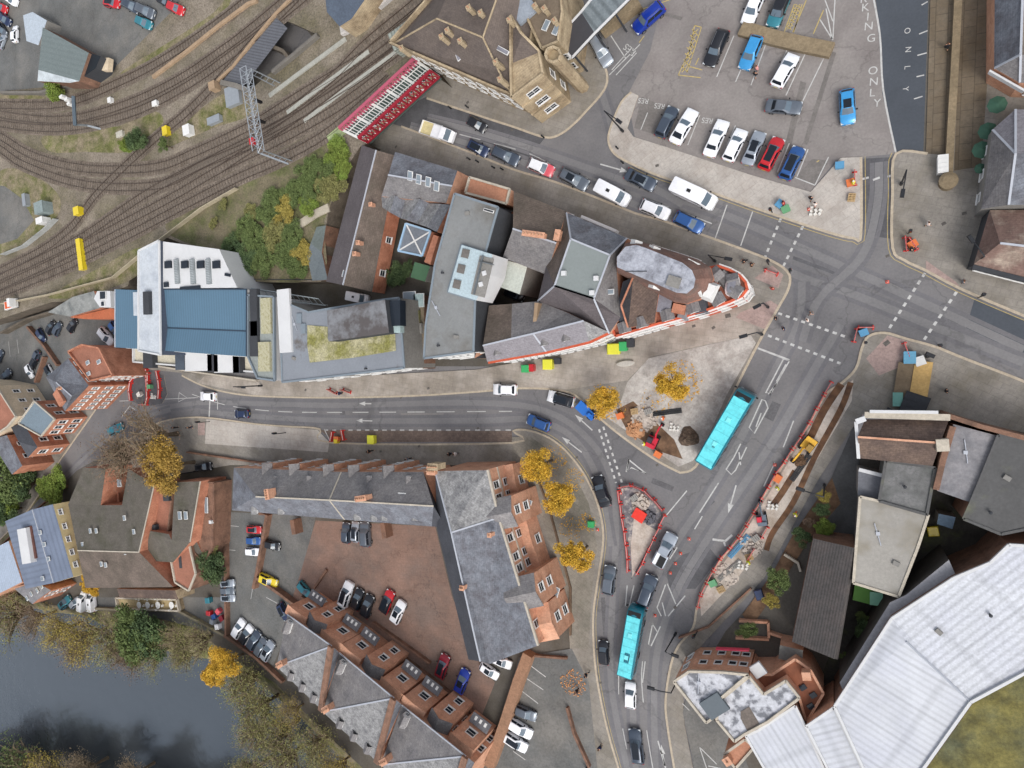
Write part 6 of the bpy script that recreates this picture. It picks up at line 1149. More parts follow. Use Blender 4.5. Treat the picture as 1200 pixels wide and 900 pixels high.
def tree_meshes(key, seed, leaves, size, lobes, dens, flat=.75, bare=False):
    """crown built from many leaf faces in clumps round branch ends; unit crown radius 1, centre at 0,0,0"""
    k = (key, seed)
    if k in _tm: return _tm[k]
    rnd = random.Random(seed); V = []; Fc = []; ends = []; tg = G()
    for i in range(lobes):
        a = rnd.uniform(0, 2*math.pi); r = math.sqrt(rnd.uniform(.02, 1))*rnd.uniform(.6, .92)*(1+.16*math.sin(2*a+seed)+.1*math.sin(5*a+seed*2)); z = rnd.uniform(-.4, .62)*flat*math.sqrt(max(.1, 1-min(1, r*r)))
        ends.append((Vector((r*math.cos(a), r*math.sin(a), z)), rnd.uniform(.12, .4)))
    for e, rr in ends:
        mid = e*.45+Vector((rnd.uniform(-.06, .06), rnd.uniform(-.06, .06), -.22)); tg.tube([Vector((0, 0, -.7)), mid, e, e*1.12], [.035, .022, .01, .004], 4)
        if bare:
            for _ in range(7):
                d = Vector((rnd.gauss(0, 1), rnd.gauss(0, 1), rnd.gauss(.3, .7))).normalized()*rr*1.5; s0 = mid.lerp(e, rnd.uniform(.2, 1)); tg.tube([s0, s0+d*.5+Vector((0, 0, .03)), s0+d], [.009, .006, .002], 3)
    tot = sum(rr**2 for _, rr in ends)
    for e, rr in ends:
        n = int(leaves*rr**2/tot)
        for _ in range(n):
            d = Vector((rnd.gauss(0, 1), rnd.gauss(0, 1), rnd.gauss(0, 1))).normalized()*(rnd.random()**.45)*rr; d.z *= .75
            p = e+d*dens; s = size*rnd.uniform(.6, 1.3)
            u = Vector((rnd.gauss(0, 1), rnd.gauss(0, 1), rnd.gauss(0, .6))).normalized(); w = u.cross(Vector((rnd.gauss(0, 1), rnd.gauss(0, 1), rnd.gauss(0, 1)))).normalized()
            b = len(V); V += [p-u*s, p-w*s*.55, p+u*s, p+w*s*.55]; Fc.append((b, b+1, b+2, b+3))
    me = bpy.data.meshes.new('crown'); me.from_pydata([tuple(v) for v in V], [], Fc); me.materials.append(LG)
    _tm[k] = (me, tg.me('limbs', [BARK])); return _tm[k]
def tree(x, y, r, h, mat, label, name='tree', cat='tree', group=None, kind=None, base=0, seed=None, rz=None, sy=1.0, zf=1.0):
    """x, y = crown centre in the photo; r = crown radius in photo pixels; h = height of the crown's centre"""
    c = W(x, y, base+h); rad = (W(x+r, y, base+h)-c).length
    bare = kind == 'bare'; key, leaves, size, lobes, dens = {'street': ('street', 9000, .045, 42, 1.05), 'bush': ('bush', 8000, .05, 36, 1.05), 'bare': ('bare', 2200, .024, 44, 1.6), 'sparse': ('sparse', 3400, .026, 44, 1.5), 'big': ('big', 14000, .034, 60, 1.05)}[kind or 'street']
    seed = seed if seed is not None else (int(x*7+y*3) % 5)
    me, lm = tree_meshes(key, seed, leaves, size, lobes, dens, bare=bare or key == 'sparse')
    root = empty(name, (c.x, c.y, base), label, cat, group, (x*13+y*7) % 6.28 if rz is None else rz)
    o = put('crown', me, root, (0, 0, h)); o.scale = (rad, rad*sy, rad*zf*.9)
    o.material_slots[0].link = 'OBJECT'; o.material_slots[0].material = mat
    l = put('limbs', lm, root, (0, 0, h)); l.scale = (rad, rad*sy, rad*zf*.9)
    if bare or key == 'sparse': l.material_slots[0].link = 'OBJECT'; l.material_slots[0].material = TWIG
    hh = h-.6*rad*zf*.9; g = G(); t0 = max(.1, rad*.06)
    if hh > .3: g.tube([(0, 0, -.2), (.03, .02, hh*.5), (0, 0, hh)], [t0*1.3, t0, t0*.8], 8); g.put('trunk', [BARK], root)
    return root
PG = 'yellow trees on the round plaza'
tree(631, 545, 20, 5.5, LY, 'yellow tree at the top of the three by the brick block front', 'street_tree', group=PG); tree(656, 582, 20, 5.5, LY, 'yellow tree in the middle, just below another yellow crown', 'street_tree', group=PG); tree(674, 651, 20, 5.5, LY, 'yellow tree standing alone lowest on the round plaza', 'street_tree', group=PG)
tree(709, 469, 18, 5, LY, 'yellow tree beside the blue dumper at the works plaza corner', 'street_tree', group='yellow trees in the works plaza'); tree(786, 449, 22, 5.5, LY, 'yellow tree amid the cleared paving of the works plaza', 'street_tree', group='yellow trees in the works plaza')
tree(192, 547, 23, 7, LA, 'ochre autumn tree overhanging the brown tiled roofs', kind='big'); tree(172, 512, 32, 7, LR, 'nearly bare rusty brown tree over the pavement of the left road', kind='bare', sy=.8); tree(138, 532, 26, 6, LR, 'bare brown tree at the left pavement corner', kind='bare')
tree(66, 572, 16, 2.4, LL, 'bright lime green clipped shrub at the road edge', 'shrub', 'shrub', kind='bush', sy=.65, zf=.6); tree(52, 573, 9, 2.0, LL, 'small lime shrub at the left end of the clipped one', 'shrub', 'shrub', kind='bush', zf=.6)
for x, y, r, m, s in ((10, 560, 22, LG, 'mid green tree in the garden at the left edge'), (28, 566, 14, LD, 'dark green shrub in the left edge garden'), (4, 590, 12, LL, 'light green lawn bush behind the white garden house'), (10, 598, 12, LD, 'dark hedge clump below the garden house'), (250, 664, 16, LD, 'dark green bush between the annexe and the grey yard'), (246, 648, 9, LB, 'olive creeper bush on the annexe garden wall')):
    tree(x, y, r, 3, m, s, 'bush', 'bush', kind='bush')
# garden plants right of the main road
for x, y, r, m, s in ((962, 597, 10, LD, 'dark green shrub above the lime one at the alley corner'), (967, 618, 13, LL, 'lime green rounded shrub at the alley corner'), (941, 629, 13, LD, 'dark green shrub left of the lime one'), (966, 582, 9, LO, 'brown tangled shrub at the top of the corner bed'), (948, 612, 7, LR, 'small reddish shrub behind the dark green ones'), (912, 682, 16, LG, 'green brown shrub in the rough garden'), (905, 705, 10, LO, 'rusty shrub low in the rough garden'), (876, 738, 12, LG, 'green shrub in the walled brick planter'),
                      (1016, 742, 17, LD, 'dark tree in the alley beside the ribbed hall'), (1012, 725, 10, LG, 'green shrub in the alley below the green container'), (992, 770, 8, LG, 'small green shrub against the ribbed hall wall'), (466, 322, 13, LD, 'dark conifer in the back yard of the slate houses'), (478, 315, 8, LD, 'small dark shrub next to the yard conifer'), (103, 684, 7, LY, 'small yellow shrub behind the white vans'), (110, 690, 6, LY, 'small yellow shrub at the tiled roof corner'),
                      (160, 164, 10, LD, 'dark bush alone on the grass between the tracks'), (148, 170, 7, LL, 'lime bush next to the dark one between the tracks'), (66, 105, 9, LL, 'green bush below the green roofed shed'), (192, 170, 6, LG, 'small green bush near the yellow track box')):
    zb = ZP if (x < 220 and y < 200) else 0; tree(x, y, r, 2.0 if r < 14 else 3, m, s, 'shrub', 'shrub', kind='bush', base=zb)
BG = 'trees and bushes on the railway bank'
for i, (x, y, r, m, w) in enumerate(((396, 180, 15, LL, 'next to the red bridge end'), (400, 200, 10, LL, 'against the gabled roof wall'), (382, 196, 12, LG, 'below the bush at the bridge end'), (366, 196, 9, LG, 'high on the upper edge'), (358, 206, 12, LG, 'at the upper edge of the bank'), (385, 222, 16, LB, 'at the middle of the gabled roof wall'), (366, 224, 12, LG, 'in the upper middle of the bank'), (345, 226, 13, LG, 'left of the upper middle'),
    (322, 236, 13, LG, 'near the lone slope shrubs'), (335, 248, 13, LO, 'just above the stony path'), (312, 250, 12, LG, 'above the path to the left'), (360, 240, 10, LL, 'right above the path'), (294, 250, 8, LB, 'alone on the upper left slope'), (288, 268, 12, LG, 'on the left slope edge'), (272, 292, 13, LD, 'nearest the white wing'), (298, 278, 14, LG, 'in the left middle'), (320, 276, 14, LB, 'in the centre of the lower bank'), (344, 274, 13, LG, 'below the stony path'),
    (290, 306, 14, LD, 'second from the white wing'), (312, 302, 14, LG, 'low in the middle of the bank'), (336, 300, 13, LG, 'above the pergola'), (355, 296, 12, LO, 'beside the grey outbuilding'), (348, 316, 11, LG, 'lowest by the pergola'), (276, 312, 9, LD, 'at the bottom left of the bank'), (250, 262, 5, LB, 'small on the bare slope'), (262, 240, 5, LB, 'smallest on the bare slope'))):
    lab = {LL: 'bright yellow green bush', LG: 'mid green bush', LB: 'olive brown bush', LD: 'dark green bush', LO: 'ochre bush'}[m]
    tree(x, y, r*1.08, 1.8, m, lab+' '+w, 'bank_bush', 'bush', BG, 'bush', base=ZP-1.2, zf=.6)
# river bank
for i, (x, y, r, m, kd, s) in enumerate((
 (6, 722, 24, LB, 'bare', 'bare olive tree over the water at the left edge'), (36, 726, 15, LR, 'bare', 'thin grey tree over the water left of the vans'), (66, 740, 18, LO, 'sparse', 'yellow brown willow below the vans'), (98, 746, 20, LO, 'sparse', 'ochre willow with a lime top by the river wall'), (86, 762, 18, LR, 'bare', 'bare brown tree leaning over the river'),
 (128, 752, 22, LB, 'sparse', 'olive tree on the bank below the tiled complex'), (158, 738, 22, LG, 'bush', 'dark green evergreen on the river bank'), (178, 748, 20, LD, 'bush', 'deep green evergreen right of the first'), (178, 768, 16, LB, 'sparse', 'yellow green tree at the water below the evergreens'), (150, 768, 18, LR, 'bare', 'bare tree overhanging the water in the middle'),
 (205, 755, 20, LB, 'bare', 'grey olive bare tree below the stone terrace'), (232, 752, 20, LB, 'bare', 'grey bare tree next to the garden corner'), (213, 772, 15, LB, 'bare', 'bare tree reaching farthest over the river'), (263, 777, 16, LY, 'big', 'golden yellow tree by the river wall corner'), (252, 790, 12, LY, 'bush', 'small yellow tree at the water edge'), (284, 800, 24, LB, 'sparse', 'olive tree right of the golden one'),
 (300, 830, 26, LB, 'sparse', 'olive tree in the lower river bank'), (296, 862, 22, LB, 'bare', 'pale grey bare tree over the dark water'), (325, 860, 26, LB, 'sparse', 'olive green tree beside the gabled row'), (340, 835, 18, LO, 'bare', 'brown bare tree against the gabled row'), (330, 892, 28, LB, 'bare', 'bare olive tree at the bottom edge'), (368, 875, 24, LB, 'sparse', 'green olive tree below the pale slate roof'), (395, 898, 20, LO, 'sparse', 'yellow brown tree at the bottom edge by the row'), (292, 905, 22, LB, 'bare', 'bare tree cut by the bottom edge'))):
    tree(x, y, r, 5.5, m, s, 'river_tree', 'tree', 'trees along the river bank', kd, base=-2 if kd != 'big' else -1)
for x, y, r, m, kd, s in ((20, 902, 26, LG, 'sparse', 'green yellow tree on the far bank corner'), (55, 912, 22, LO, 'sparse', 'yellow olive tree on the far bank'), (95, 905, 18, TWIG, 'bare', 'pale leafless tree on the far bank'), (150, 912, 18, TWIG, 'bare', 'leafless grey tree on the far bank, right')):
    tree(x, y, r, 6, m, s, 'river_tree', 'tree', 'trees on the far bank', kd, base=-3)
# tall wood behind the far bank: what the dark part of the water reflects
for i in range(16):
    x = -120+i*32; y = 985+(i % 3)*32+i*5
    tree(x, y, 40, 11, (LR, LB, LR)[i % 3], 'tall tree in the far bank wood that darkens the water', 'river_tree', 'tree', 'tall wood on the far bank', 'big', base=-1)
# ================================================ railway
NT = []; RAIL = P('rail_steel', (96, 84, 76), .4, .5); SLP = M('sleeper', (104, 95, 86), var=.2, sc=1)
_sl = G(); _sl.box((0, 0, 0), (.26, 2.5, .12)); SLM = _sl.me('sleeper', [SLP])
def track(px, label):
    pts = resample(wpath(cr(px, 8), ZP+.2), .75); c = pts[len(pts)//2]
    vis = [p for p in pts if -75 < p.x < 400]
    root = empty('railway_track', (c.x, c.y, ZP), label, 'railway track', 'railway tracks')
    e_ = .006*len(NT); NT.append(root)
    for s in (-.72, .72): g = G(); ribbon(g, [p-Vector((c.x, c.y, ZP)) for p in pts], .08, z=.12+e_, h=.14, off=s); g.put('rail', [RAIL], root)
    rest = G(); near_ = sorted(range(len(pts)-1), key=lambda i: (pts[i]-Vector((-60, 20, ZP))).length)[:95]
    ns = set(near_)
    for i in range(len(pts)-1):
        d = pts[i+1]-pts[i]; a = math.atan2(d.y, d.x); q = pts[i]-Vector((c.x, c.y, ZP)); q.z = .07+e_
        if i in ns: put('sleeper', SLM, root, q, a)
        else: rest.box(q, (.26, 2.5, .12), a)
    if rest.v: rest.put('sleepers', [SLP], root)['kind'] = 'stuff'
    g = G(); ribbon(g, [p-Vector((c.x, c.y, ZP)) for p in pts], 3.0, z=.03+e_); g.put('ballast_bed', [M('track_ballast', (114, 104, 94), var=.2, sc=.5, c2=(94, 84, 74), s2=.4, fine=.4, bump=.5)], root)
    return root
track([(-40, 118), (0, 123), (75, 121), (140, 96), (190, 70), (250, 30), (300, -10), (330, -40)], 'brown track nearest the shed, along the tan stone strip')
track([(-40, 126), (25, 138), (85, 139), (150, 121), (210, 92), (262, 57), (300, 28), (350, -14), (380, -40)], 'outer track of the pair curving past the top left signal mast')
track([(-40, 136), (20, 148), (85, 149), (155, 132), (216, 102), (268, 66), (308, 36), (362, -8), (395, -40)], 'inner track of the pair curving past the top left signal mast')
track([(-40, 140), (0, 160), (37, 182), (87, 196), (137, 199), (187, 195), (225, 180), (292, 148), (350, 112), (430, 62), (520, -8), (560, -40)], 'long curved track sweeping round under the grass patch')
track([(-40, 152), (0, 175), (25, 192), (75, 211), (125, 219), (190, 216), (240, 192), (300, 166), (365, 126), (445, 72), (535, 0), (580, -40)], 'long curved track just outside the first curve')
track([(-40, 342), (0, 318), (50, 292), (85, 264), (115, 225), (175, 168), (217, 133), (250, 100), (303, 42), (345, 0), (380, -40)], 'straight diagonal track crossing the long curves')
track([(-40, 343), (0, 325), (50, 302), (100, 275), (175, 225), (250, 186), (320, 151), (378, 118), (455, 68), (548, -5)], 'first of the three lower diagonal tracks')
track([(-40, 355), (0, 336), (62, 307), (125, 272), (200, 232), (262, 196), (330, 163), (392, 128), (460, 80)][:-1]+[(440, 93), (452, 82)], 'middle one of the lower diagonal tracks, ending by the station wall')
track([(255, 200), (330, 150), (395, 102), (470, 42), (545, -20), (580, -50)], 'extra track squeezed between the diagonals toward the station side')
track([(300, 150), (345, 125), (390, 90), (430, 50), (490, 0), (540, -50)], 'short running track beside the upper cable trough')
track([(-40, 363), (0, 345), (75, 314), (150, 276), (225, 236), (280, 208), (330, 186), (380, 158), (425, 122), (458, 92)], 'lowest track running beside the shrubby bank')
def wallthing(name, px, w, h, mat, label, cat='wall', z=0, base=None):
    pts = wpath(px, z+h); g = G(); c = pts[0].copy(); c.z = z
    ribbon(g, [Vector((p.x-c.x, p.y-c.y, 0)) for p in pts], w, z=0, h=h); return tag(g.put(name, mat if isinstance(mat, list) else [mat], None, c), label, cat)
TAN = M('tan_stone', (154, 132, 108), var=.12, sc=.6)
wallthing('parapet_wall', [(178, 90), (215, 62), (255, 30), (290, 4), (300, 0)], .6, .5, TAN, 'long tan stone parapet between the tracks at the top', z=ZP)
wallthing('parapet_wall', [(250, 98), (272, 78), (300, 42), (322, 16), (340, -2)], .5, .5, TAN, 'narrow tan parapet along the sunken road opening', z=ZP)
wallthing('parapet_wall', [(0, 108), (45, 108), (85, 98), (112, 86)], .5, 1.2, M('grey_wall', (110, 106, 100)), 'grey wall between the shed yard and the tracks', z=ZP)
wallthing('parapet_wall', [(258, 96), (275, 100), (292, 106)], .9, 1.0, M('grey_wall', (110, 106, 100)), 'short grey wall under the sunken road opening', z=ZP)
wallthing('parapet_wall', [(318, 84), (345, 62), (371, 40)], .6, .8, M('grey_wall', (110, 106, 100)), 'short grey wall right of the sunken road opening', z=ZP)
for px, s in (([(315, 112), (355, 82), (405, 45)], 'upper pale cable trough beside the lattice gantry'), ([(356, 142), (400, 108), (465, 60)], 'pale cable trough in the middle of the lower tracks'), ([(336, 132), (370, 106), (432, 60)], 'thin pale cable trough between the lower tracks')):
    wallthing('cable_trough', px, .7, .25, M('pale_concrete', (156, 156, 148), var=.1), s, 'cable trough', z=ZP)
wallthing('railway_fence', [(0, 356), (55, 345), (130, 325), (160, 300), (235, 243), (275, 220)], .15, 1.0, M('pale_fence', (168, 158, 136)), 'pale fence line along the foot of the lowest track', 'fence', z=ZP)
wallthing('railway_fence', [(285, 327), (376, 328)], .12, 1.2, DARKW, 'dark fence behind the green bank above the pergola', 'fence', z=ZP-1)
wallthing('railway_fence', [(0, 298), (25, 288), (50, 268), (62, 256)], .15, 1.2, M('pale_palisade', (150, 152, 150)), 'palisade fence round the small grey yard at the left edge', 'fence', z=ZP)
wallthing('stony_path', [(333, 271), (352, 262), (370, 250), (385, 243)], 1.4, .3, M('path_stone', (168, 160, 144), var=.15), 'pale stony footpath strip through the bank bushes', 'path', z=ZP)
wallthing('weedy_walkway', [(385, 165), (440, 118), (474, 88)], 1.8, .3, M('pale_green_weeds', (146, 158, 116), var=.2, sc=1.5), 'pale green weedy walkway along the red bridge', 'walkway', z=ZP)
# deck over the sunken road
t = empty('bridge_deck', W(290, 70, ZP), 'dark grey ribbed bridge deck over the sunken road between the tracks', 'bridge')
o = part('deck', [W(x, y, ZP+.3) for x, y in ((259, 97), (324, 21), (337, 33), (284, 103))]+[W(x, y, ZP-.3) for x, y in ((259, 97), (324, 21), (337, 33), (284, 103))], [(0, 1, 2, 3), (0, 4, 5, 1), (1, 5, 6, 2), (2, 6, 7, 3), (3, 7, 4, 0)], M('ribbed_deck', (92, 94, 100), var=.08, pat='rows', ps=.5, pd=.25), t)
# red lattice bridge
RED = P('bridge_red', (140, 34, 48), .5); PINKR = P('bridge_pink', (170, 84, 104), .6); PALE = P('bridge_white', (206, 208, 204), .6)
A, B, C_, D_ = W(403, 153, ZP+.4), W(490, 73, ZP+.4), W(515, 90, ZP+.4), W(431, 167, ZP+.4)
t = empty('railway_bridge', ((A+C_)/2)-Vector((0, 0, ZP+.4)), 'red lattice girder bridge with white cross ribs spanning the high street', 'bridge'); O = Vector(t.location)
g = G(); g.add([A-O, B-O, C_-O, D_-O]+[v-O-Vector((0, 0, .8)) for v in (A, B, C_, D_)], [(0, 1, 2, 3), (0, 4, 5, 1), (1, 5, 6, 2), (2, 6, 7, 3), (3, 7, 4, 0), (7, 6, 5, 4)]); g.put('deck', [M('bridge_deck', (70, 84, 80), var=.15, pat='rows', ps=.5, pd=.3)], t)
def girder(P0, P1, h, mat):
    g = G(); up_ = Vector((0, 0, h)); n = 12
    for zz in (Vector((0, 0, 0)), up_): ribbon(g, [P0+zz-O, P1+zz-O], .45, h=.25)
    for i in range(n+1):
        p = P0.lerp(P1, i/n)-O; g.box(p+up_/2, (.25, .25, h), math.atan2((P1-P0).y, (P1-P0).x))
    for i in range(n):
        p, q = P0.lerp(P1, i/n)-O, P0.lerp(P1, (i+1)/n)-O
        g.tube([p, q+up_], .09, 4); g.tube([q, p+up_], .09, 4)
    g.put('girder', [mat], t)
girder(D_, C_, 2.4, RED); girder(A, B, 1.2, PINKR)
for i in range(31):
    p, q = A.lerp(B, i/30)-O, D_.lerp(C_, i/30)-O; g = G(); ribbon(g, [p+Vector((0, 0, .1)), q+Vector((0, 0, .1))], .42 if i % 6 == 0 else .13, h=.18); g.put('cross_rib', [PALE], t)
for f in (.2, .5, .8):
    g = G(); ribbon(g, [A.lerp(D_, f)-O+Vector((0, 0, .25)), B.lerp(C_, f)-O+Vector((0, 0, .25))], .13, h=.1); g.put('long_rib', [PALE], t)
g = G(); o_ = A.lerp(D_, .93)-O+Vector((0, 0, .5)); ribbon(g, [o_, B.lerp(C_, .93)-O+Vector((0, 0, .5))], .3, h=.25); g.put('timber_rail', [TAN], t)
# patterned footbridge roof running to the platform
wallthing('covered_walkway', [(458, 50), (497, 22), (545, -18)], 3.0, 2.6, M('glazed_walkway', (142, 148, 140), var=.15, sc=.8, pat='rows', ps=.6, pd=.3, rough=.4), 'glazed covered walkway with pale ribs beside the station roof', 'walkway', z=ZP)
wallthing('platform_edge', [(398, 33), (414, 25), (455, -10)], 2.2, .8, M('pale_platform', (188, 184, 180), var=.08, pat='flags', ps=1.2), 'pale slabbed platform end beside the dark roofed building', 'platform', z=ZP)
STL = P('galvanised_steel', (150, 156, 162), .5, .3)
def gantry(x1, y1, x2, y2, z, label):
    a, b = W(x1, y1, ZP+z), W(x2, y2, ZP+z); t = empty('lattice_gantry', ((a.x+b.x)/2, (a.y+b.y)/2, ZP), label, 'gantry'); O = Vector(t.location); g = G(); d = (b-a); L = d.length; u = d.normalized(); s = Vector((-u.y, u.x, 0))*.7; up_ = Vector((0, 0, 1.2)); n = int(L/1.4)
    for sgn in (-1, 1):
        for zz in (Vector(), up_): g.tube([a+s*sgn+zz-O, b+s*sgn+zz-O], .09, 4)
    for i in range(n):
        p, q = a.lerp(b, i/n)-O, a.lerp(b, (i+1)/n)-O
        g.tube([p-s, q+s], .06, 4); g.tube([p+s, q-s], .06, 4); g.tube([p-s+up_, q+s+up_], .06, 4); g.tube([p+s, p-s], .06, 4); g.tube([p+s, q+s+up_], .05, 4); g.tube([p-s, q-s+up_], .05, 4); g.tube([p+s+up_, p-s+up_], .05, 4)
    g.put('beam', [STL], t)
    for e in (a, b):
        g = G(); q = e-O
        for sgn in (-1, 1): g.tube([q+s*sgn*.8, Vector((q.x+s.x*sgn, q.y+s.y*sgn, 0))], .1, 5)
        for k in range(5): zz = q.z*(k+.5)/5; g.tube([Vector((q.x-s.x, q.y-s.y, zz)), Vector((q.x+s.x, q.y+s.y, zz+q.z/10))], .05, 4)
        g.put('leg', [STL], t)
    for f in (.35, .6):
        p = a.lerp(b, f)-O; g = G(); g.box(p-Vector((0, 0, 1.2)), (.5, .4, 1.4)); g.put('signal_head', [TRIM], t)
gantry(291, 82, 306, 178, 6.5, 'tall galvanised lattice signal gantry spanning the tracks'); 
g = G(); a = W(306, 180, ZP+6.5); b = W(338, 192, ZP+5); g.tube([a, b], .15, 5); tag(g.put('gantry_arm', [STL]), 'galvanised arm reaching right from the foot of the lattice gantry', 'arm')
t = empty('signal_mast', W(88, 128, ZP), 'grey cantilever signal mast with arm beside the top left tracks', 'signal mast', None, 0); O = Vector(t.location)
g = G(); g.tube([W(86, 113, ZP+5)-O, W(88, 147, ZP+5)-O], .35, 6); g.put('cantilever', [P('dark_steel', (84, 96, 106), .5)], t); g = G(); g.tube([W(88, 146, ZP+4.8)-O, W(102, 147, ZP+2)-O, W(118, 151, ZP)-O], .22, 6); g.put('post', [STL], t)
g = G(); [g.box(W(x, y, ZP+4.6)-O, (.9, .5, 1.1), .3) for x, y in ((74, 114), (80, 117), (83, 122))]; g.put('signal_head', [FRAME], t)
for x, y, d, m, s, nm in ((193, 153, (1.2, 1.6, .9), PAINT['yellow'], 'small yellow box beside the crossing tracks', 'track_box'), (89, 247, (1.6, 1.6, 1.2), PAINT['yellow'], 'square yellow box on the left tracks', 'track_box'), (93, 298, (1.2, 6.5, .9), PAINT['yellow'], 'tall narrow yellow board with white feet across the left tracks', 'track_board'),
                          (218, 152, (1.6, 1.8, 1.2), FRAME, 'white equipment cabinet amid the track grass', 'equipment_cabinet'), (250, 140, (3, 1.2, .8), STL, 'grey steel trunking pile near the gantry', 'steel_stack'), (140, 157, (1.8, 1.0, .5), M('pale_stone', (180, 176, 164)), 'pale stone slab on the grass between the tracks', 'stone_slab'),
                          (295, 165, (1, 1, .9), PAINT['red'], 'red box at the foot of the gantry', 'equipment_box'), (45, 243, (2.8, 2.4, 2.2), M('equip_grey', (128, 140, 140)), 'grey green relay cabinet by the small yard', 'equipment_cabinet'), (46, 258, (2.2, 1.2, 1.8), FRAME, 'white relay cabinet below the grey green one', 'equipment_cabinet'), (28, 234, (1, 2.6, 1), STL, 'steel locker at the small yard corner', 'equipment_cabinet'),
                          (128, 117, (.9, .9, .7), FRAME, 'small white junction box above the curved tracks', 'junction_box'), (181, 121, (1.2, .9, .6), FRAME, 'white junction box left of the crossing track', 'junction_box'), (272, 112, (3.2, 3.4, .8), STL, 'rack of grey steel beams on the gantry verge', 'steel_stack'), (248, 100, (1.4, 1.4, 1.4), TAN, 'ochre buttress block at the sunken road wall end', 'buttress')):
    p = W(x, y, ZP+d[2]); g = G(); g.box((0, 0, d[2]/2), d); g.box((0, 0, d[2]+.04), (d[0]+.12, d[1]+.12, .08)); g.box((0, d[1]/2+.02, d[2]*.5), (d[0]*.7, .05, d[2]*.6)); tag(g.put(nm, [m], None, (p.x, p.y, ZP), R(8)), s, nm.replace('_', ' '))

# ================================================ walls and fences
for px, w, h, m, s in (
 ([(303, 602), (312, 604), (300, 672), (296, 690)], .8, 1.8, BRICKD, 'orange brick wall running down from the terrace end into the yard'),
 ([(300, 678), (325, 695), (345, 710)], .7, 2.0, BRICKD, 'brick wall beside the yellow car'), ([(367, 690), (382, 668)], .5, .8, BRICKD, 'short brick wall at the courtyard entrance'),
 ([(352, 700), (388, 724)], .6, 1.4, BRICKD, 'upper stretch of wall in front of the gabled row'), ([(392, 712), (440, 748), (500, 793), (550, 834), (586, 862)], .6, 1.2, BRICKD, 'long low brown wall along the row fronts'),
 ([(436, 730), (470, 754), (503, 778)], .5, 1.0, BRICKD, 'second low brown wall parallel to the row'),
 ([(618, 768), (606, 800), (590, 850), (572, 900)], 1.6, 2.6, M('brown_wall_top', (142, 110, 88), var=.12, sc=.8), 'broad brown capped brick wall between courtyard and lower yard'),
 ([(262, 600), (263, 680), (264, 745)], .5, 1.6, BRICKD, 'long brick wall between the annexe and the grey yard'), ([(262, 745), (300, 772), (330, 800)], .7, 1.4, BRICKD, 'brown brick river wall behind the five parked cars'), ([(104, 713), (140, 715), (208, 716), (262, 745)], .6, 1.2, M('grey_stone_wall', (130, 122, 104)), 'grey stone river wall below the terrace'),
 ([(31, 383), (50, 405), (66, 428)], .7, 1.6, BRICKD, 'diagonal orange brick wall in the left car park'), ([(50, 418), (40, 448)], .6, 1.6, BRICKD, 'short orange brick wall branching in the left car park'), ([(0, 390), (30, 374), (60, 365), (90, 358)], .6, 2.4, RW, 'dark retaining edge wall above the left car park'),
 ([(795, 748), (830, 735), (880, 690)], .3, 1.0, BRICKD, 'thin brick wall behind the pavement at the main road'), ([(866, 728), (900, 730)], .4, 1.2, BRICK, 'upper wall of the brick planter'), ([(900, 730), (901, 748)], .4, 1.2, BRICK, 'right end wall of the brick planter'), ([(862, 748), (901, 750)], .4, 1.2, BRICK, 'lower wall of the brick planter'), ([(900, 742), (925, 750), (952, 760)], .4, 1.4, BRICK, 'brick garden wall leading to the pantiled barn'),
 ([(919, 650), (935, 660), (938, 670)], .4, 1.0, COPE, 'pale kinked garden wall in the rough garden'), ([(958, 632), (1004, 644)], .5, 2.2, BRICK, 'brick end wall of the dark alley above the barn'), ([(1117, 500), (1105, 540), (1097, 574)], .6, 8.0, BRICKD, 'high party wall between brown shop and weathered roof'),
 ([(612, 768), (664, 772)], .4, 1.0, BRICKD, 'low brown wall closing the lower yard under the brick block'), ([(618, 530), (644, 600), (668, 690), (668, 745)], .3, .9, M('brown_hedge_wall', (104, 86, 70)), 'low hedge topped wall along the round plaza'), ([(664, 830), (672, 860), (690, 900)], .5, 1.2, BRICKD, 'brown wall between the lower yard and the pavement'),
 ([(218, 530), (300, 542), (360, 545)], .4, 1.2, BRICKD, 'low brown wall at the back of the long pavement'), ([(200, 565), (252, 560)], .4, 2.0, BRICKD, 'wall behind the black car by the orange tree'), ([(120, 535), (150, 520)], .3, 1.0, BRICKD, 'low wall at the left pavement corner'), ([(253, 562), (262, 600)], .4, 1.4, COPE, 'pale garden wall beside the brick annexe'),
 ([(0, 640), (40, 598), (72, 572)], .3, .9, BRICKD, 'low garden wall along the left branch road'), ([(160, 425), (220, 435), (300, 446)], .4, 1.0, COPE, 'pale low wall between the terraced front and the left road'),
 ([(1060, 488), (1040, 478)], .3, 1.0, DARKW, 'dark gate panel by the works excavation')):
    wallthing('boundary_wall', px, w*(.75 if h < 5 and w < 1 else 1), h*(.7 if h < 5 else 1), m, s)
# sandstone wall dividing the car park, stepped wall on the right promenade
wallthing('car_park_wall', [(868, 32), (905, 43), (940, 51), (975, 58)], 1.8, .8, M('brown_stone_wall', (128, 114, 92), var=.15, sc=.8), 'brown stone wall dividing the upper and middle car park rows')
wallthing('promenade_wall', [(1126, -60), (1120, 60), (1116, 130), (1112, 205)], .8, 1.0, M('brown_stone_wall', (142, 122, 92)), 'long brown stone wall on the right promenade'); p = W(1112, 211, 1.8); g = G(); g.cyl((0, 0, 0), .9, 1.6, 16); g.cyl((0, 0, 1.6), 1.0, .2, 16, 0, .6); tag(g.put('stone_pier', [M('brown_stone_wall', (142, 122, 92))], None, (p.x, p.y, 0)), 'round stone pier ending the promenade wall', 'pier')
wallthing('station_wall', [(700, 30), (745, -5)], 2.5, 2.0, M('brown_stone_wall', (142, 122, 92)), 'brown stone wall beneath the canopy edge beside the royal blue car')
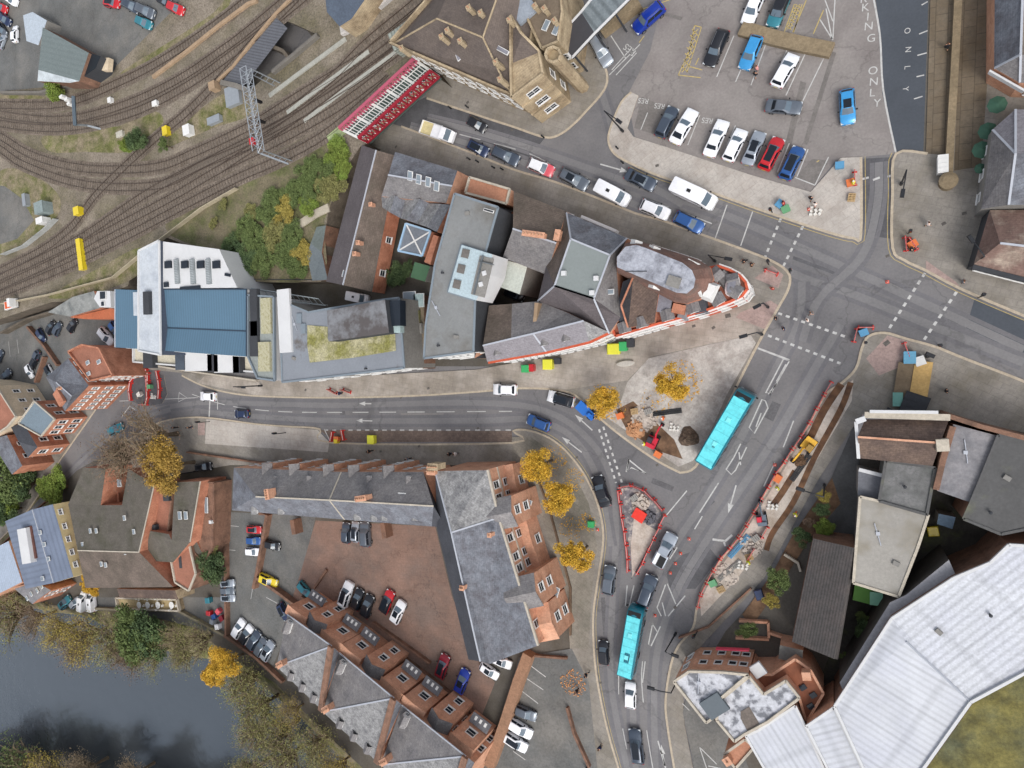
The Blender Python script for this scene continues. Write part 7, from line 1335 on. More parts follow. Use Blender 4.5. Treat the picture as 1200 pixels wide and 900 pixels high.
wallthing('road_parapet', [(493, 66), (530, 84), (597, 116)], .9, 3.0, STONE, 'sandstone parapet wall above the high street below the station')

# ================================================ works: barriers, cones, spoil
BAR = P('red_plastic_barrier', (190, 52, 48), .6); BARW = P('barrier_white', (226, 216, 210), .6)
g = G(); g.box((0, 0, .6), (1.9, .07, .8)); 
for dx in (-.8, .8): g.box((dx, 0, .12), (.14, .6, .2))
g2 = G(); g2.box((0, 0, .85), (1.7, .1, .18)); BM = g.me('barrier', [BAR]); BM2 = g2.me('reflective_band', [BARW])
def barriers(px, label, group, step=2.0, z=0, zf=1.0):
    pts = resample(wpath(px, z+.5), step)
    for p, q in zip(pts, pts[1:]):
        c = (p+q)/2; d = q-p; o = put('works_barrier', BM, None, (c.x, c.y, z), math.atan2(d.y, d.x)+random.uniform(-.06, .06)); tag(o, label, 'barrier', group); put('reflective_band', BM2, o)
barriers(cr([(724, 574), (731, 620), (735, 650), (736, 684)], 5), 'red plastic barrier in the line on the left side of the works island', 'barriers left of the works island')
barriers(cr([(724, 572), (738, 568), (757, 576), (770, 590), (779, 601)], 5), 'red plastic barrier round the top of the works island', 'barriers over the works island top')
barriers([(779, 603), (768, 628), (755, 655), (741, 684)], 'red plastic barrier on the right side of the works island', 'barriers right of the works island')
barriers(cr([(975, 446), (962, 470), (945, 502), (925, 532), (905, 562), (884, 600), (866, 630), (846, 652), (832, 676), (820, 700), (817, 716)], 5), 'red plastic barrier in the long line between road and trench', 'barriers along the trench', z=.004)
barriers(cr([(154, 470), (152, 452), (160, 438), (172, 432)], 4)+[(174, 474), (160, 474)], 'red plastic barrier round the left works patch', 'barriers at the left works patch')
barriers([(174, 436), (174, 470)], 'red plastic barrier down the middle of the left works patch', 'middle barriers at the left works patch'); barriers([(184, 434), (188, 452), (186, 470)], 'red plastic barrier on the right of the left works patch', 'right barriers at the left works patch')
barriers(cr([(1000, 402), (1002, 388), (1012, 381), (1034, 386)], 5), 'red plastic barrier round the corner of the lower crossing', 'barriers at the lower crossing corner', z=.004)
barriers([(1061, 276), (1062, 300), (1074, 304)], 'orange red barrier at the upper crossing corner', 'barriers at the upper crossing corner', z=.12); barriers([(1064, 278), (1078, 296), (1084, 306)], 'red barrier on the inner side of the upper crossing corner', 'inner barriers at the upper crossing corner', z=.12)
barriers([(390, 506), (388, 518)], 'red barrier by the brown parking bay end', 'barriers by the parking bay', 1.8); barriers([(401, 504), (403, 516)], 'red barrier right of the bay end barriers', 'second barriers by the parking bay', 1.8); barriers([(386, 457), (392, 460)], 'red barrier on the upper pavement of the left road', 'barriers on the upper pavement', 1.2, .12); barriers([(402, 457), (410, 460)], 'pink red barrier right of the other on the upper pavement', 'second barriers on the upper pavement', 1.2, .12)
barriers([(925, 243), (940, 246)], 'red barrier at the car park pavement corner', 'barriers by the car park corner', 1.8, .12); barriers([(1001, 200), (1003, 228)], 'red barrier beside the station drive', 'barriers by the station drive', 1.8, .12); barriers([(1060, 402), (1066, 420)], 'red barrier beside the excavation on the right pavement', 'barriers by the excavation', 1.6, .12)
barriers([(897, 316), (912, 322)], 'red barrier at the corner building crossing', 'barriers at the corner building', 1.6, .12); barriers([(872, 662), (905, 610)], 'red barrier on the inner side of the trench', 'barriers inside the trench works', 3.5, .12)
g = G(); g.cyl((0, 0, .04), .16, .6, 10, 0, .03); g.box((0, 0, .02), (.38, .38, .05)); CONE = g.me('cone', [P('cone_orange', (220, 84, 60), .6)]); g = G(); g.cyl((0, 0, .3), .115, .14, 10, 0, .085); CONE2 = g.me('cone_band', [BARW])
for i, (x, y, s) in enumerate(((807, 632, 'traffic cone at the top of the line beside the dark patch'), (797, 649, 'traffic cone second in the line beside the dark patch'), (791, 661, 'traffic cone third in the line beside the dark patch'), (785, 672, 'traffic cone last in the line beside the dark patch'), (767, 722, 'traffic cone on the painted hatching right of the bus'), (700, 621, 'traffic cone on the round plaza kerb'), (718, 466, 'traffic cone near the yellow tree in the works plaza'), (778, 604, 'traffic cone at the corner of the works island'), (727, 578, 'traffic cone at the tip of the works island'), (908, 545, 'traffic cone left of the trench'), (948, 245, 'traffic cone at the car park corner'), (1040, 330, 'traffic cone left on the junction'))):
    p = W(x, y, .3); o = put('traffic_cone', CONE, None, (p.x, p.y, .01 if i < 5 or i in (11, 7, 8) else .125)); tag(o, s, 'cone', 'traffic cones'); put('reflective_band', CONE2, o)
# works island ground and rubble
slab('works_island', [(728, 572), (742, 571), (757, 580), (768, 592), (775, 603), (765, 625), (740, 680), (737, 660), (737, 640), (733, 610)], .002, .10, [M('rubble_grey', (108, 106, 110), var=.3, sc=1.2, c2=(160, 154, 148), s2=.9, th=.54, soft=.06, fine=.3, bump=.5), KERB])
sheet('sand_fill', [(743, 606), (770, 622), (758, 645), (741, 676), (739, 640)], .105, CONC)
def rubble(name, x, y, r, n, mat, label, z=.12, s=.3, hgt=.6):
    c = W(x, y, z); rad = (W(x+r, y, z)-c).length; rnd = random.Random(x*3+y); g = G(); N = 22
    ring = []
    vs = [(0, 0, hgt)]; fs = []
    for k in range(1, 5):
        for i in range(N):
            a = 2*math.pi*i/N; q = rad*k/4*(1+.12*math.sin(3*a+x)+.06*rnd.uniform(-1, 1)); vs.append((q*math.cos(a), q*math.sin(a), hgt*(1-(k/4)**1.3)*(1+.2*rnd.uniform(-1, 1)) if k < 4 else 0))
    for i in range(N): fs.append((0, 1+i, 1+(i+1) % N))
    for k in range(3):
        for i in range(N): a_ = 1+k*N; fs.append((a_+i, a_+N+i, a_+N+(i+1) % N, a_+(i+1) % N))
    if hgt > .02: g.add(vs, fs)
    for _ in range(n):
        a = rnd.uniform(0, 6.28); q = rad*math.sqrt(rnd.random()); h = s*rnd.uniform(.3, 1)
        g.box((q*math.cos(a), q*math.sin(a), hgt*max(0, 1-(q/rad)**1.3)+h*.2), (h, h*rnd.uniform(.6, 1.2), h*.8), rnd.uniform(0, 3), 0, .8)
    o = g.put(name, [mat], None, c); tag(o, label, 'heap', None, 'stuff'); return o
rubble('gravel_heap', 807, 512, 12, 60, M('dark_gravel', (96, 82, 70), var=.25, sc=2, fine=.4), 'dark brown gravel heap beside the turquoise double decker', s=.12, hgt=1.3)
rubble('soil_heap', 745, 503, 11, 40, M('orange_soil', (176, 132, 98), var=.2, sc=1), 'orange soil heap in the works plaza', s=.4, hgt=.4)
rubble('rubble', 755, 490, 16, 60, M('pale_rubble', (172, 162, 152), var=.2, sc=1), 'broken paving scattered in the works plaza', s=.5, hgt=.12)
rubble('rubble', 750, 588, 10, 60, M('pale_rubble', (172, 162, 152)), 'broken paving on the works island', s=.6, hgt=.25, z=.1); rubble('rubble', 760, 606, 8, 50, M('dark_rubble', (86, 86, 92), var=.3, sc=2), 'dark rubble on the works island', s=.6, hgt=.2, z=.1)
rubble('rubble', 880, 640, 14, 70, M('pale_rubble', (172, 162, 152)), 'rubble in the trench works', s=.5, hgt=.15); rubble('soil_heap', 938, 540, 8, 30, EARTH, 'brown soil heap below the yellow digger', s=.3, hgt=.6); rubble('rubble', 850, 675, 14, 50, M('pale_rubble', (172, 162, 152)), 'rubble at the lower end of the trench works', s=.4, hgt=.12)
rubble('fallen_leaves', 672, 800, 15, 160, M('fallen_leaf', (196, 142, 96), var=.2, sc=3), 'orange fallen leaves on the lower yard', s=.2, hgt=.01, z=.14); rubble('fallen_leaves', 705, 470, 20, 160, M('fallen_leaf_gold', (206, 160, 70), var=.2, sc=3), 'golden fallen leaves under the dumper tree', s=.22, hgt=.01, z=.135); rubble('fallen_leaves', 798, 447, 26, 200, M('fallen_leaf_gold', (206, 160, 70)), 'golden fallen leaves under the works plaza tree', s=.22, hgt=.01, z=.135)
for x, y, r, n in ((650, 536, 15, 130), (672, 562, 13, 120), (688, 612, 11, 120), (685, 655, 12, 110), (668, 620, 14, 90), (640, 560, 12, 90), (722, 482, 13, 110), (770, 470, 20, 110)):
    rubble('fallen_leaves', x, y, r, n, M('fallen_leaf_gold', (206, 160, 70)), 'golden fallen leaves blown along the plaza paving', s=.16, hgt=.01, z=.135)
p = W(749, 604, .8); g = G(); g.box((0, 0, .4), (1.7, 1.5, .6)); g.box((0, 0, .75), (1.8, 1.6, .1)); tag(g.put('red_bin', [P('bright_red', (214, 56, 44), .5)], None, (p.x, p.y, .1), R(-30)), 'bright red square box on the works island', 'box')
p = W(1072, 420, .8)
for x, y, d, a, m, s, nm in ((1066, 419, (1.2, 1.4, .9), 0, P('tank_blue', (96, 152, 180), .5), 'blue tank box at the right pavement excavation', 'tank'), (1078, 423, (1.0, 1.0, .8), 20, FRAME, 'white box beside the blue tank', 'crate'), (1079, 446, (1.8, 4.6, .5), -8, M('timber_boards', (178, 148, 96), var=.15), 'long timber board stack by the excavation', 'timber_stack'), (1062, 446, (2.2, 4.2, .4), -8, M('dark_boards', (112, 98, 80)), 'dark board stack left of the timber', 'timber_stack'), (1070, 478, (2.6, 3.4, .8), -20, DARKW, 'dark caged excavation guard above the brown shop', 'cage'), (1052, 468, (1, 1.6, .6), 0, P('mint_crate', (110, 160, 150), .5), 'mint green crate near the brown shop', 'crate'),
                             (1105, 192, (1.0, 2.0, 1.4), 0, FRAME, 'white kiosk box at the end of the promenade wall', 'kiosk'), (545, 516, (1.3, 1.7, 1.2), 0, PAINT['yellow'], 'yellow box', 'x'), ):
    if nm == 'x': continue
    q = W(x, y, d[2]); g = G(); g.box((0, 0, d[2]/2), d); g.box((0, 0, d[2]+.04), (d[0]+.1, d[1]+.1, .08)); [g.box((0, -d[1]/2+d[1]*k/4, d[2]+.1), (d[0], .08, .06)) for k in range(5)]; tag(g.put(nm, [m], None, (q.x, q.y, .124), R(a)), s, nm.replace('_', ' '))
# water-filled / yellow litter & salt bins, bench groups along the shop front
def bin_(x, y, m, label, d=(.7, 1.0, 1.1), ang=0, z=.12):
    d = tuple(v*.82 for v in d)
    q = W(x, y, z+d[2]*.5); t = empty('street_bin', (q.x, q.y, z), label, 'bin', None, R(ang)); g = G(); g.box((0, 0, d[2]/2), d, 0, 0, 1.12); g.put('body', [m], t); g = G(); g.box((0, 0, d[2]+.06), (d[0]*1.2, d[1]*1.2, .12), 0, 0, .85); g.put('lid', [m], t)
YB = P('bin_yellow', (208, 206, 64), .5); GB = P('bin_green', (60, 160, 96), .5)
for x, y, m, s, d in ((436, 515, YB, 'yellow grit bin on the parking bay edge of the left road', (1.4, 1.6, 1.2)), (720, 409, YB, 'bright yellow bin in front of the red street front', (1.9, 1.6, 1.4)), (731, 406, GB, 'green bin next to the bright yellow one', (1.2, 1.4, 1.4)), (739, 402, DARKW, 'dark bin at the right of the green one', (1.2, 1.3, 1.3)), (643, 427, YB, 'yellow green bin by the purple slate shop', (1.6, 1.6, 1.4)), (617, 432, GB, 'green planter bin at the shop front', (1.4, 1.2, 1.2)), (624, 431, PAINT['red'], 'red bin right of the green planter', (.8, 1.2, 1.2)), (654, 423, DARKW, 'dark bin right of the yellow green one', (1, 1, 1.1)),
                      (693, 614, GB, 'green cabinet box on the round plaza kerb', (1, 1, .9)), (395, 517, PAINT['yellow'], 'small yellow bin between the red bay barriers', (.8, .8, 1)), (75, 302+0, FRAME, '', (0, 0, 0))):
    if s: bin_(x, y, m, s, d)
bin_(890, 696, PAINT['navy'], 'dark blue wheeled bin beside the rough garden wall', (1.1, 1.4, 1.2), 20)
# more of the works clutter
WC_ = [M('pallet_wood', (176, 150, 112), var=.2, sc=2), P('pipe_blue', (84, 140, 176), .5), P('bag_white', (206, 204, 198), .8), P('crate_orange', (206, 112, 64), .6), P('crate_green', (96, 150, 110), .6), M('block_grey', (140, 138, 134)), P('pipe_black', (44, 46, 50), .5)]
def clutter(kind, x, y, ang, mi, label, z=.13, s=1.0):
    q = W(x, y, z); g = G()
    if kind == 'pallet_stack':
        for k in range(4):
            for j in range(5): g.box((-.5+j*.25, 0, .08+k*.15), (.14, 1.0, .03))
            for j in (-.42, 0, .42): g.box((0, j, .02+k*.15), (1.1, .1, .09))
    elif kind == 'pipe_bundle':
        for k in range(5): g.tube([(-2.4, (k-2)*.17, .1+(k % 2)*.12), (2.4, (k-2)*.17, .1+(k % 2)*.12)], .08, 7)
    elif kind == 'sand_bag_pile':
        for k in range(7): g.box(((k % 3-1)*.62+.1*(k//3), (k//3-1)*.5, .15+.22*(k == 4)), (.55, .42, .26), k*.5, 0, .7)
    elif kind == 'crate':
        g.box((0, 0, .45), (1.1, .9, .9)); g.box((0, 0, .93), (1.2, 1.0, .06)); [g.box((-.5+j*.33, .46, .45), (.08, .05, .8)) for j in range(4)]
    elif kind == 'kerb_stone_stack':
        for k in range(8): g.box(((k % 4-1.5)*.32, 0, .14+(k//4)*.27), (.28, .95, .24), .03*(k % 3-1))
    o = g.put(kind, [WC_[mi]], None, q, R(ang)); o.scale = (s,)*3; tag(o, label, kind.replace('_', ' '))
for a in (('pipe_bundle', 938, 548, 58, 6, 'black pipes lying along the trench below the yellow digger'), ('pipe_bundle', 866, 640, 52, 1, 'blue pipes beside the red barriers near the grey digger'), ('pipe_bundle', 855, 668, 45, 5, 'grey pipes at the lower end of the trench works'), ('pallet_stack', 878, 652, 20, 0, 'pallets in the widest part of the trench works'), ('pallet_stack', 845, 690, 30, 0, 'pallets at the bottom end of the trench works'),
          ('sand_bag_pile', 870, 662, 0, 2, 'white sand bags beside the pallets in the trench works'), ('sand_bag_pile', 905, 592, 0, 2, 'white sand bags near the grey digger'), ('kerb_stone_stack', 886, 630, 40, 5, 'stacked kerb stones between the two barrier lines'), ('crate', 912, 560, 60, 3, 'orange crate by the trench below the lamp post'), ('crate', 836, 682, 30, 4, 'green crate behind the barriers near the pavement bend'), ('kerb_stone_stack', 760, 482, 20, 5, 'stacked kerb stones amid the broken paving of the plaza'),
          ('pallet_stack', 744, 482, 10, 0, 'pallets between the two yellow trees of the works plaza'), ('pipe_bundle', 782, 483, 8, 6, 'dark pipes pointing at the red digger in the plaza'), ('sand_bag_pile', 790, 500, 0, 2, 'white sand bags left of the gravel heap'), ('crate', 728, 487, 20, 3, 'orange crate near the dumper tree'), ('crate', 772, 532, -30, 3, 'orange crate by the plaza kerb under the red digger'),
          ('crate', 921, 246, 20, 4, 'green crate at the car park corner works'), ('crate', 914, 240, 50, 1, 'blue crate at the car park corner works'), ('crate', 997, 215, 10, 3, 'orange crate by the station drive works'), ('crate', 984, 195, 0, 1, 'blue crate near the end of the parking rows'), ('pallet_stack', 998, 232, 80, 0, 'pallets by the station drive barrier'), ('sand_bag_pile', 955, 247, 0, 2, 'pale sand bags on the car park corner paving'),
          ('crate', 1069, 287, 30, 3, 'orange crate inside the upper crossing barriers'), ('crate', 178, 453, 0, 4, 'green crate in the left works patch'), ('crate', 166, 462, 30, 2, 'white crate in the left works patch'), ('sand_bag_pile', 180, 464, 0, 2, 'white sand bags in the left works patch'), ('crate', 397, 514, 0, 3, 'orange crate between the bay barriers'), ('crate', 1012, 390, 20, 1, 'blue crate behind the lower crossing corner barriers'), ('kerb_stone_stack', 744, 583, 40, 5, 'stacked kerb stones on the works island')):
    clutter(a[0], a[1], a[2], a[3], a[4], a[5], s=.85)
slab('works_island', [(154, 470), (153, 452), (161, 439), (174, 433), (192, 440), (196, 462), (190, 473), (170, 477)], .002, .08, [ASPHD, KERB])
# ================================================ lamps, signals, signs
LMP = P('lamp_grey', (112, 116, 120), .5, .3); LMB = P('lamp_black', (36, 38, 42), .5)
def lamp(bx, by, hx, hy, h, label, m=LMB):
    b = W(bx, by, .12); hd = W(hx, hy, h); d = hd-b; d.z = 0
    if d.length > 2.6: d = d.normalized()*2.6
    t = empty('street_lamp', b, label, 'street lamp', 'street lamps')
    g = G(); g.tube([(0, 0, 0), (0, 0, h*.5), (0, 0, h-.2), (d.x*.5, d.y*.5, h+.05), (d.x, d.y, h)], [.13, .1, .08, .07, .06], 8); g.cyl((0, 0, 0), .2, .9, 10); g.put('post', [m], t)
    g = G(); g.box((d.x, d.y, h), (1.0, .45, .18), math.atan2(d.y, d.x), 0, .8); g.put('lantern', [m], t)
for a in ((802, 780, 762, 806, 9, 'lamp post leaning arm over the road at the mottled roof house'), (730, 154, 746, 157, 9, 'lamp post on the car park pavement corner'), (966, 568, 937, 573, 9, 'lamp post over the trench works below the digger'), (893, 392, 871, 394, 7, 'lamp post at the tip of the works plaza'), (900, 360, 887, 359, 7, 'lamp post on the pavement beyond the corner building'), (1056, 216, 1056, 236, 7, 'lamp post at the top right kerb of the junction'), (838, 306, 868, 306, 6, 'lamp post beside the corner building north side'), (232, 552, 312, 524, 8, 'lamp post above the black car by the orange tree'), (792, 742, 791, 768, 7, 'lamp post on the kerb bend of the main road'), (1140, 310, 1138, 280, 7, 'dark lamp post before the brown slate house'), (307, 452, 322, 455, 7, 'lamp post on the upper pavement of the left road'), (688, 900, 690, 888, 7, 'lamp post at the bottom edge pavement'), (1086, 418, 1090, 416, 6, 'post beside the excavation')):
    lamp(*a[:5], a[5])
def signal(x, y, label, z=.12, h=3.2, ang=0):
    b = W(x, y, z); t = empty('traffic_light', b, label, 'traffic light', 'traffic lights', R(ang)); g = G(); g.tube([(0, 0, 0), (0, 0, h)], .07, 8); g.put('post', [LMB], t)
    g = G(); g.box((.16, 0, h-.3), (.28, .34, 1.0)); g.put('signal_head', [LMB], t)
    for k, c in enumerate(('red', 'yellow', 'green')):
        g = G(); g.cyl((0, 0, 0), .1, .04, 10); o = g.put('lens', [P('lens_'+c, {'red': (120, 20, 20), 'yellow': (120, 90, 20), 'green': (20, 90, 50)}[c], .3)], t, (.3, 0, h-.02-k*.3)); o.rotation_euler = (0, R(90), 0)
for x, y, s, a in ((926, 320, 'traffic light at the kerb corner by the corner building', 20), (1146, 349, 'traffic light at the right kerb of the crossing', 60), (1099, 404, 'traffic light at the lower kerb of the right crossing', -120), (1015, 402, 'traffic light behind the red corner barriers', 180), (1064, 274, 'traffic light at the upper crossing corner', -90), (905, 249, 'traffic light by the car park corner', -100), (246, 494, 'traffic light on the pavement of the left junction', 90), (335, 507, 'traffic light on the pale paving of the left road', 90), (901, 310, 'traffic light among the corner barriers', 40), (818, 738, 'post with a round white light on the main road kerb', 120)):
    signal(x, y, s, ang=a)
def bollard(x, y, label, group, m=LMB, z=.12, h=1.0):
    b = W(x, y, z+.5); g = G(); g.cyl((0, 0, 0), .13, h, 10, 0, .1); g.cyl((0, 0, h), .14, .08, 10, 0, .06); tag(g.put('bollard', [m], None, (b.x, b.y, z)), label, 'bollard', group)
for i, (x, y) in enumerate(((527, 126), (549, 186), (559, 189), (578, 196), (547, 125), (588, 198))): bollard(x, y, 'black bollard on the pavement below the railway bridge', 'bollards by the bridge')
for x, y in ((636, 160), (723, 173), (729, 190)): bollard(x, y, 'dark bollard by the station drive kerb', 'bollards by the station drive')
# planter tubs and gullies, manhole covers
g = G(); g.box((0, 0, .004), (.6, .45, .008)); MH = g.me('manhole_cover', [M('iron_cover', (92, 88, 84), var=.2, sc=3)])
for i, (x, y, s) in enumerate(((548, 120, 'iron cover on the station pavement'), (464, 172, 'iron cover on the pavement at the bridge foot'), (770, 194, 'iron cover on the car park pavement'), (491, 523, 'iron cover on the long pavement, right one'), (446, 529, 'iron cover on the long pavement, middle one'), (358, 457, 'iron cover on the upper pavement'), (502, 455, 'iron cover on the upper pavement towards the middle'), (1039, 402, 'dark square cover on the pink paving at the lower crossing'), (813, 382, 'iron cover on the paving before the red front'), (853, 370, 'large chamber cover on the paving near the pink strip'), (836, 384, 'pale cover beside the chamber cover'), (759, 467, 'dark cover in the cleared paving'), (656, 600, 'cover on the round plaza'), (791, 712, 'cover in the painted hatching'), (1106, 262, 'patch cover on the top right pavement'), (1130, 250, 'iron cover on the top right pavement'), (652, 728, 'blue tinted cover on the plaza pavement'))):
    p = W(x, y, .13); z = .13 if i != 13 else .02; o = put('manhole_cover', MH, None, (p.x, p.y, z), R(x % 40)); tag(o, s, 'manhole cover', 'manhole covers'); k = 1.2 if i in (7, 9) else .8; o.scale = (k, k, 1)
for x, y in ((330, 499), (470, 466), (560, 502), (676, 536), (704, 612), (699, 700), (704, 800), (783, 790), (790, 880), (846, 660), (770, 545), (858, 470), (700, 226), (790, 266), (560, 176), (600, 152), (780, 204), (880, 240), (1040, 300), (1110, 328), (1160, 352), (1070, 402), (1150, 430), (130, 536), (70, 560)):
    p = W(x, y, .02); o = put('drain_cover', MH, None, (p.x, p.y, .018), R(x % 30)); tag(o, 'small iron drain cover in the road at the kerb', 'drain cover', 'drain covers at the kerbs'); o.scale = (.7, .7, 1)
# bench, parasols, boat-like sculpture
p = W(733, 426, .5); g = G(); n = 14; vs = []
for zz, k in ((0, .75), (.45, 1.0), (.5, .8)):
    for i in range(n): a = 2*math.pi*i/n; vs.append((1.35*k*math.cos(a), .42*k*math.sin(a), zz))
g.add(vs, [(j*n+i, j*n+(i+1) % n, (j+1)*n+(i+1) % n, (j+1)*n+i) for j in range(2) for i in range(n)]+[tuple(2*n+i for i in range(n))]); tag(g.put('granite_boulder', [M('pale_granite', (178, 174, 166), var=.08)], None, (p.x, p.y, .12), R(5)), 'pale oval granite block on the paving before the bins', 'boulder')
for x, y, s in ((1169, 122, 'green parasol, topmost by the slate houses'), (1158, 153, 'green parasol, middle one, brightest'), (1151, 175, 'green parasol, smaller one at the slate wall'), (1149, 197, 'green parasol, lowest one')):
    b = W(x, y, 2.3); t = empty('parasol', (b.x, b.y, .12), s, 'parasol', 'green parasols'); g = G(); g.tube([(0, 0, 0), (0, 0, 2.5)], .04, 6); g.put('pole', [LMB], t); g = G(); g.cyl((0, 0, 2.0), 1.0 if y < 190 else .6, .5, 8, 0, .05); g.put('canopy', [P('parasol_green', (60, 92, 76), .8)], t)
for x, y, s, m in ((700, 100+0, '', 0),): pass
# white garden tables on the riverside terrace
for i, x in enumerate((163, 173, 185, 201)):
    p = W(x, 709, 1.7); t = empty('garden_table', (p.x, p.y, 1.0), ['white garden table at the left end of the river terrace', 'white garden table, second on the river terrace', 'white garden table, third on the river terrace', 'white garden table at the right end of the river terrace'][i], 'table', 'white tables on the river terrace')
    g = G(); g.cyl((0, 0, .7), .7, .06, 12); g.put('table_top', [FRAME], t); g = G(); g.cyl((0, 0, 0), .08, .7, 8); g.put('leg', [FRAME], t)
    for k in range(3): a = k*2.1; g = G(); g.box((math.cos(a)*1.1, math.sin(a)*1.1, .4), (.45, .45, .06)); g.box((math.cos(a)*1.3, math.sin(a)*1.3, .65), (.1, .45, .5), a); g.put('chair', [FRAME], t)
# market of boxes near the grey yard corner
rndm = random.Random(4)
for i, (x, y, c, s) in enumerate(((246, 718, 'red', 'red'), (252, 722, 'blue', 'blue'), (257, 716, 'pinkred', 'pink'), (250, 728, 'silver', 'grey'), (256, 734, 'white', 'white'), (261, 724, 'maroon', 'dark red'))):
    bin_(x, y, PAINT[c], s+' wheeled bin in the cluster at the river wall corner', (1.1, 1.0, 1.1), i*25, 0.02)
for x, y, m, s in ((245, 703, 'teal', 'teal wheeled bin below the garden bush'), (1104, 606, 'slate', 'grey wheeled bin in the dark courtyard'), (1093, 622, 'yellow', 'cream yellow pallet bin in the dark courtyard')): bin_(x, y, PAINT[m], s, (1.2, 1.2, 1.1), 10, .13)

# ================================================ people
SKIN = P('skin', (196, 150, 122), .6)
def human(stride=.25, arm=.2):
    bm_v = [(0, 0, .95), (0, 0, 1.2), (0, 0, 1.42), (0, 0, 1.52), (.02, 0, 1.62), (.02, 0, 1.74), (0, .1, .9), (stride*.5, .1, .5), (stride*.6, .1, .08), (stride*.6+.16, .1, .04), (0, -.1, .9), (-stride*.3, -.1, .5), (-stride, -.1, .1), (-stride+.14, -.1, .04), (0, .2, 1.4), (-arm*.4, .25, 1.12), (arm*.3, .25, .88), (arm*.45, .24, .79), (0, -.2, 1.4), (arm*.4, -.25, 1.12), (arm*1.2, -.24, .92), (arm*1.45, -.23, .84)]
    e = [(0, 1), (1, 2), (2, 3), (3, 4), (4, 5), (0, 6), (6, 7), (7, 8), (8, 9), (0, 10), (10, 11), (11, 12), (12, 13), (2, 14), (14, 15), (15, 16), (16, 17), (2, 18), (18, 19), (19, 20), (20, 21)]
    r = [.15, .15, .16, .06, .09, .085, .1, .07, .05, .045, .1, .07, .05, .045, .07, .05, .035, .03, .07, .05, .035, .03]
    for hi in (17, 21):
        b = Vector(bm_v[hi])
        for k in range(5):
            o = len(bm_v); dx = (k-2)*.016; bm_v.append(tuple(b+Vector((dx+(.03 if k == 4 else 0), (.0), -.06 if k < 4 else -.02)))); bm_v.append(tuple(b+Vector((dx+(.05 if k == 4 else .01), 0, (-.11+abs(k-1.5)*.012) if k < 4 else -.05)))); e += [(hi, o), (o, o+1)]; r += [.009, .007]
    me = bpy.data.meshes.new('person_skin'); me.from_pydata(bm_v, e, []); o = bpy.data.objects.new('tmp', me); col.objects.link(o)
    m = o.modifiers.new('s', 'SKIN'); 
    for i, v in enumerate(me.skin_vertices[0].data): v.radius = (r[i], r[i]); v.use_root = (i == 0)
    o.modifiers.new('u', 'SUBSURF').levels = 1
    dg = bpy.context.evaluated_depsgraph_get(); out = bpy.data.meshes.new_from_object(o.evaluated_get(dg)); bpy.data.objects.remove(o)
    # face: nose, eyes, mouth pushed out of the head surface
    for v in out.vertices:
        if v.co.z > 1.6 and v.co.x > .07: v.co.x += .02 if abs(v.co.y) < .025 and v.co.z < 1.7 else 0
    out.materials.clear(); out.materials.append(SKIN); out.shade_smooth(); return out
HUM = [human(.3, .2), human(.06, .08), human(.42, .28)]
def torso(kind):
    g = G(); n = 12
    def ringz(z, rx, ry, ox=0): return [(ox+rx*math.cos(2*math.pi*i/n), ry*math.sin(2*math.pi*i/n), z) for i in range(n)]
    R_ = {'jacket': [(.84, .2, .25), (1.0, .18, .22), (1.25, .19, .25), (1.42, .16, .25), (1.48, .09, .12)], 'hair': [(1.66, .125, .115), (1.76, .125, .115), (1.83, .08, .075), (1.85, .02, .02)]}[kind]
    vs = []; 
    for z, rx, ry in R_: vs += ringz(z, rx, ry, -.01 if kind == 'hair' else 0)
    g.add(vs, [(j*n+i, j*n+(i+1) % n, (j+1)*n+(i+1) % n, (j+1)*n+i) for j in range(len(R_)-1) for i in range(n)]+[tuple((len(R_)-1)*n+i for i in range(n))])
    if kind == 'jacket':
        for sy in (-1, 1): g.tube([(0, sy*.2, 1.41), (sy*-.06, sy*.26, 1.12), (sy*-.02+.04, sy*.25, .9)], [.085, .07, .055], 7)
    return g.me(kind, [TRIM], True)
def trousers(st):
    g = G(); s_ = (.3, .06, .42)[st]
    g.tube([(0, .09, .95), (s_*.5, .1, .5), (s_*.6, .1, .1)], [.12, .09, .07], 8); g.tube([(0, -.09, .95), (-s_*.3, -.1, .5), (-s_, -.1, .14)], [.12, .09, .07], 8); return g.me('trousers', [TRIM], True)
JK = torso('jacket'); HR = torso('hair'); TR = [trousers(i) for i in range(3)]
CC = {'black': (34, 34, 38), 'white': (222, 214, 208), 'red': (170, 44, 50), 'navy': (40, 50, 78), 'orange': (226, 110, 50), 'grey': (110, 112, 116), 'brown': (96, 70, 52), 'hivis': (206, 214, 60), 'pink': (214, 150, 150)}
def person(x, y, ang, jc, tc, hc, label, z=.12):
    p = W(x, y, z+.9); i = int(x+y) % 3; t = put('person', HUM[i], None, (p.x, p.y, z), R(ang)); tag(t, label, 'person')
    for nm, me, c in (('jacket', JK, jc), ('hair', HR, hc), ('trousers', TR[i], tc)):
        o = put(nm, me, t); o.material_slots[0].link = 'OBJECT'; o.material_slots[0].material = P('cloth_'+c, CC[c], .85)
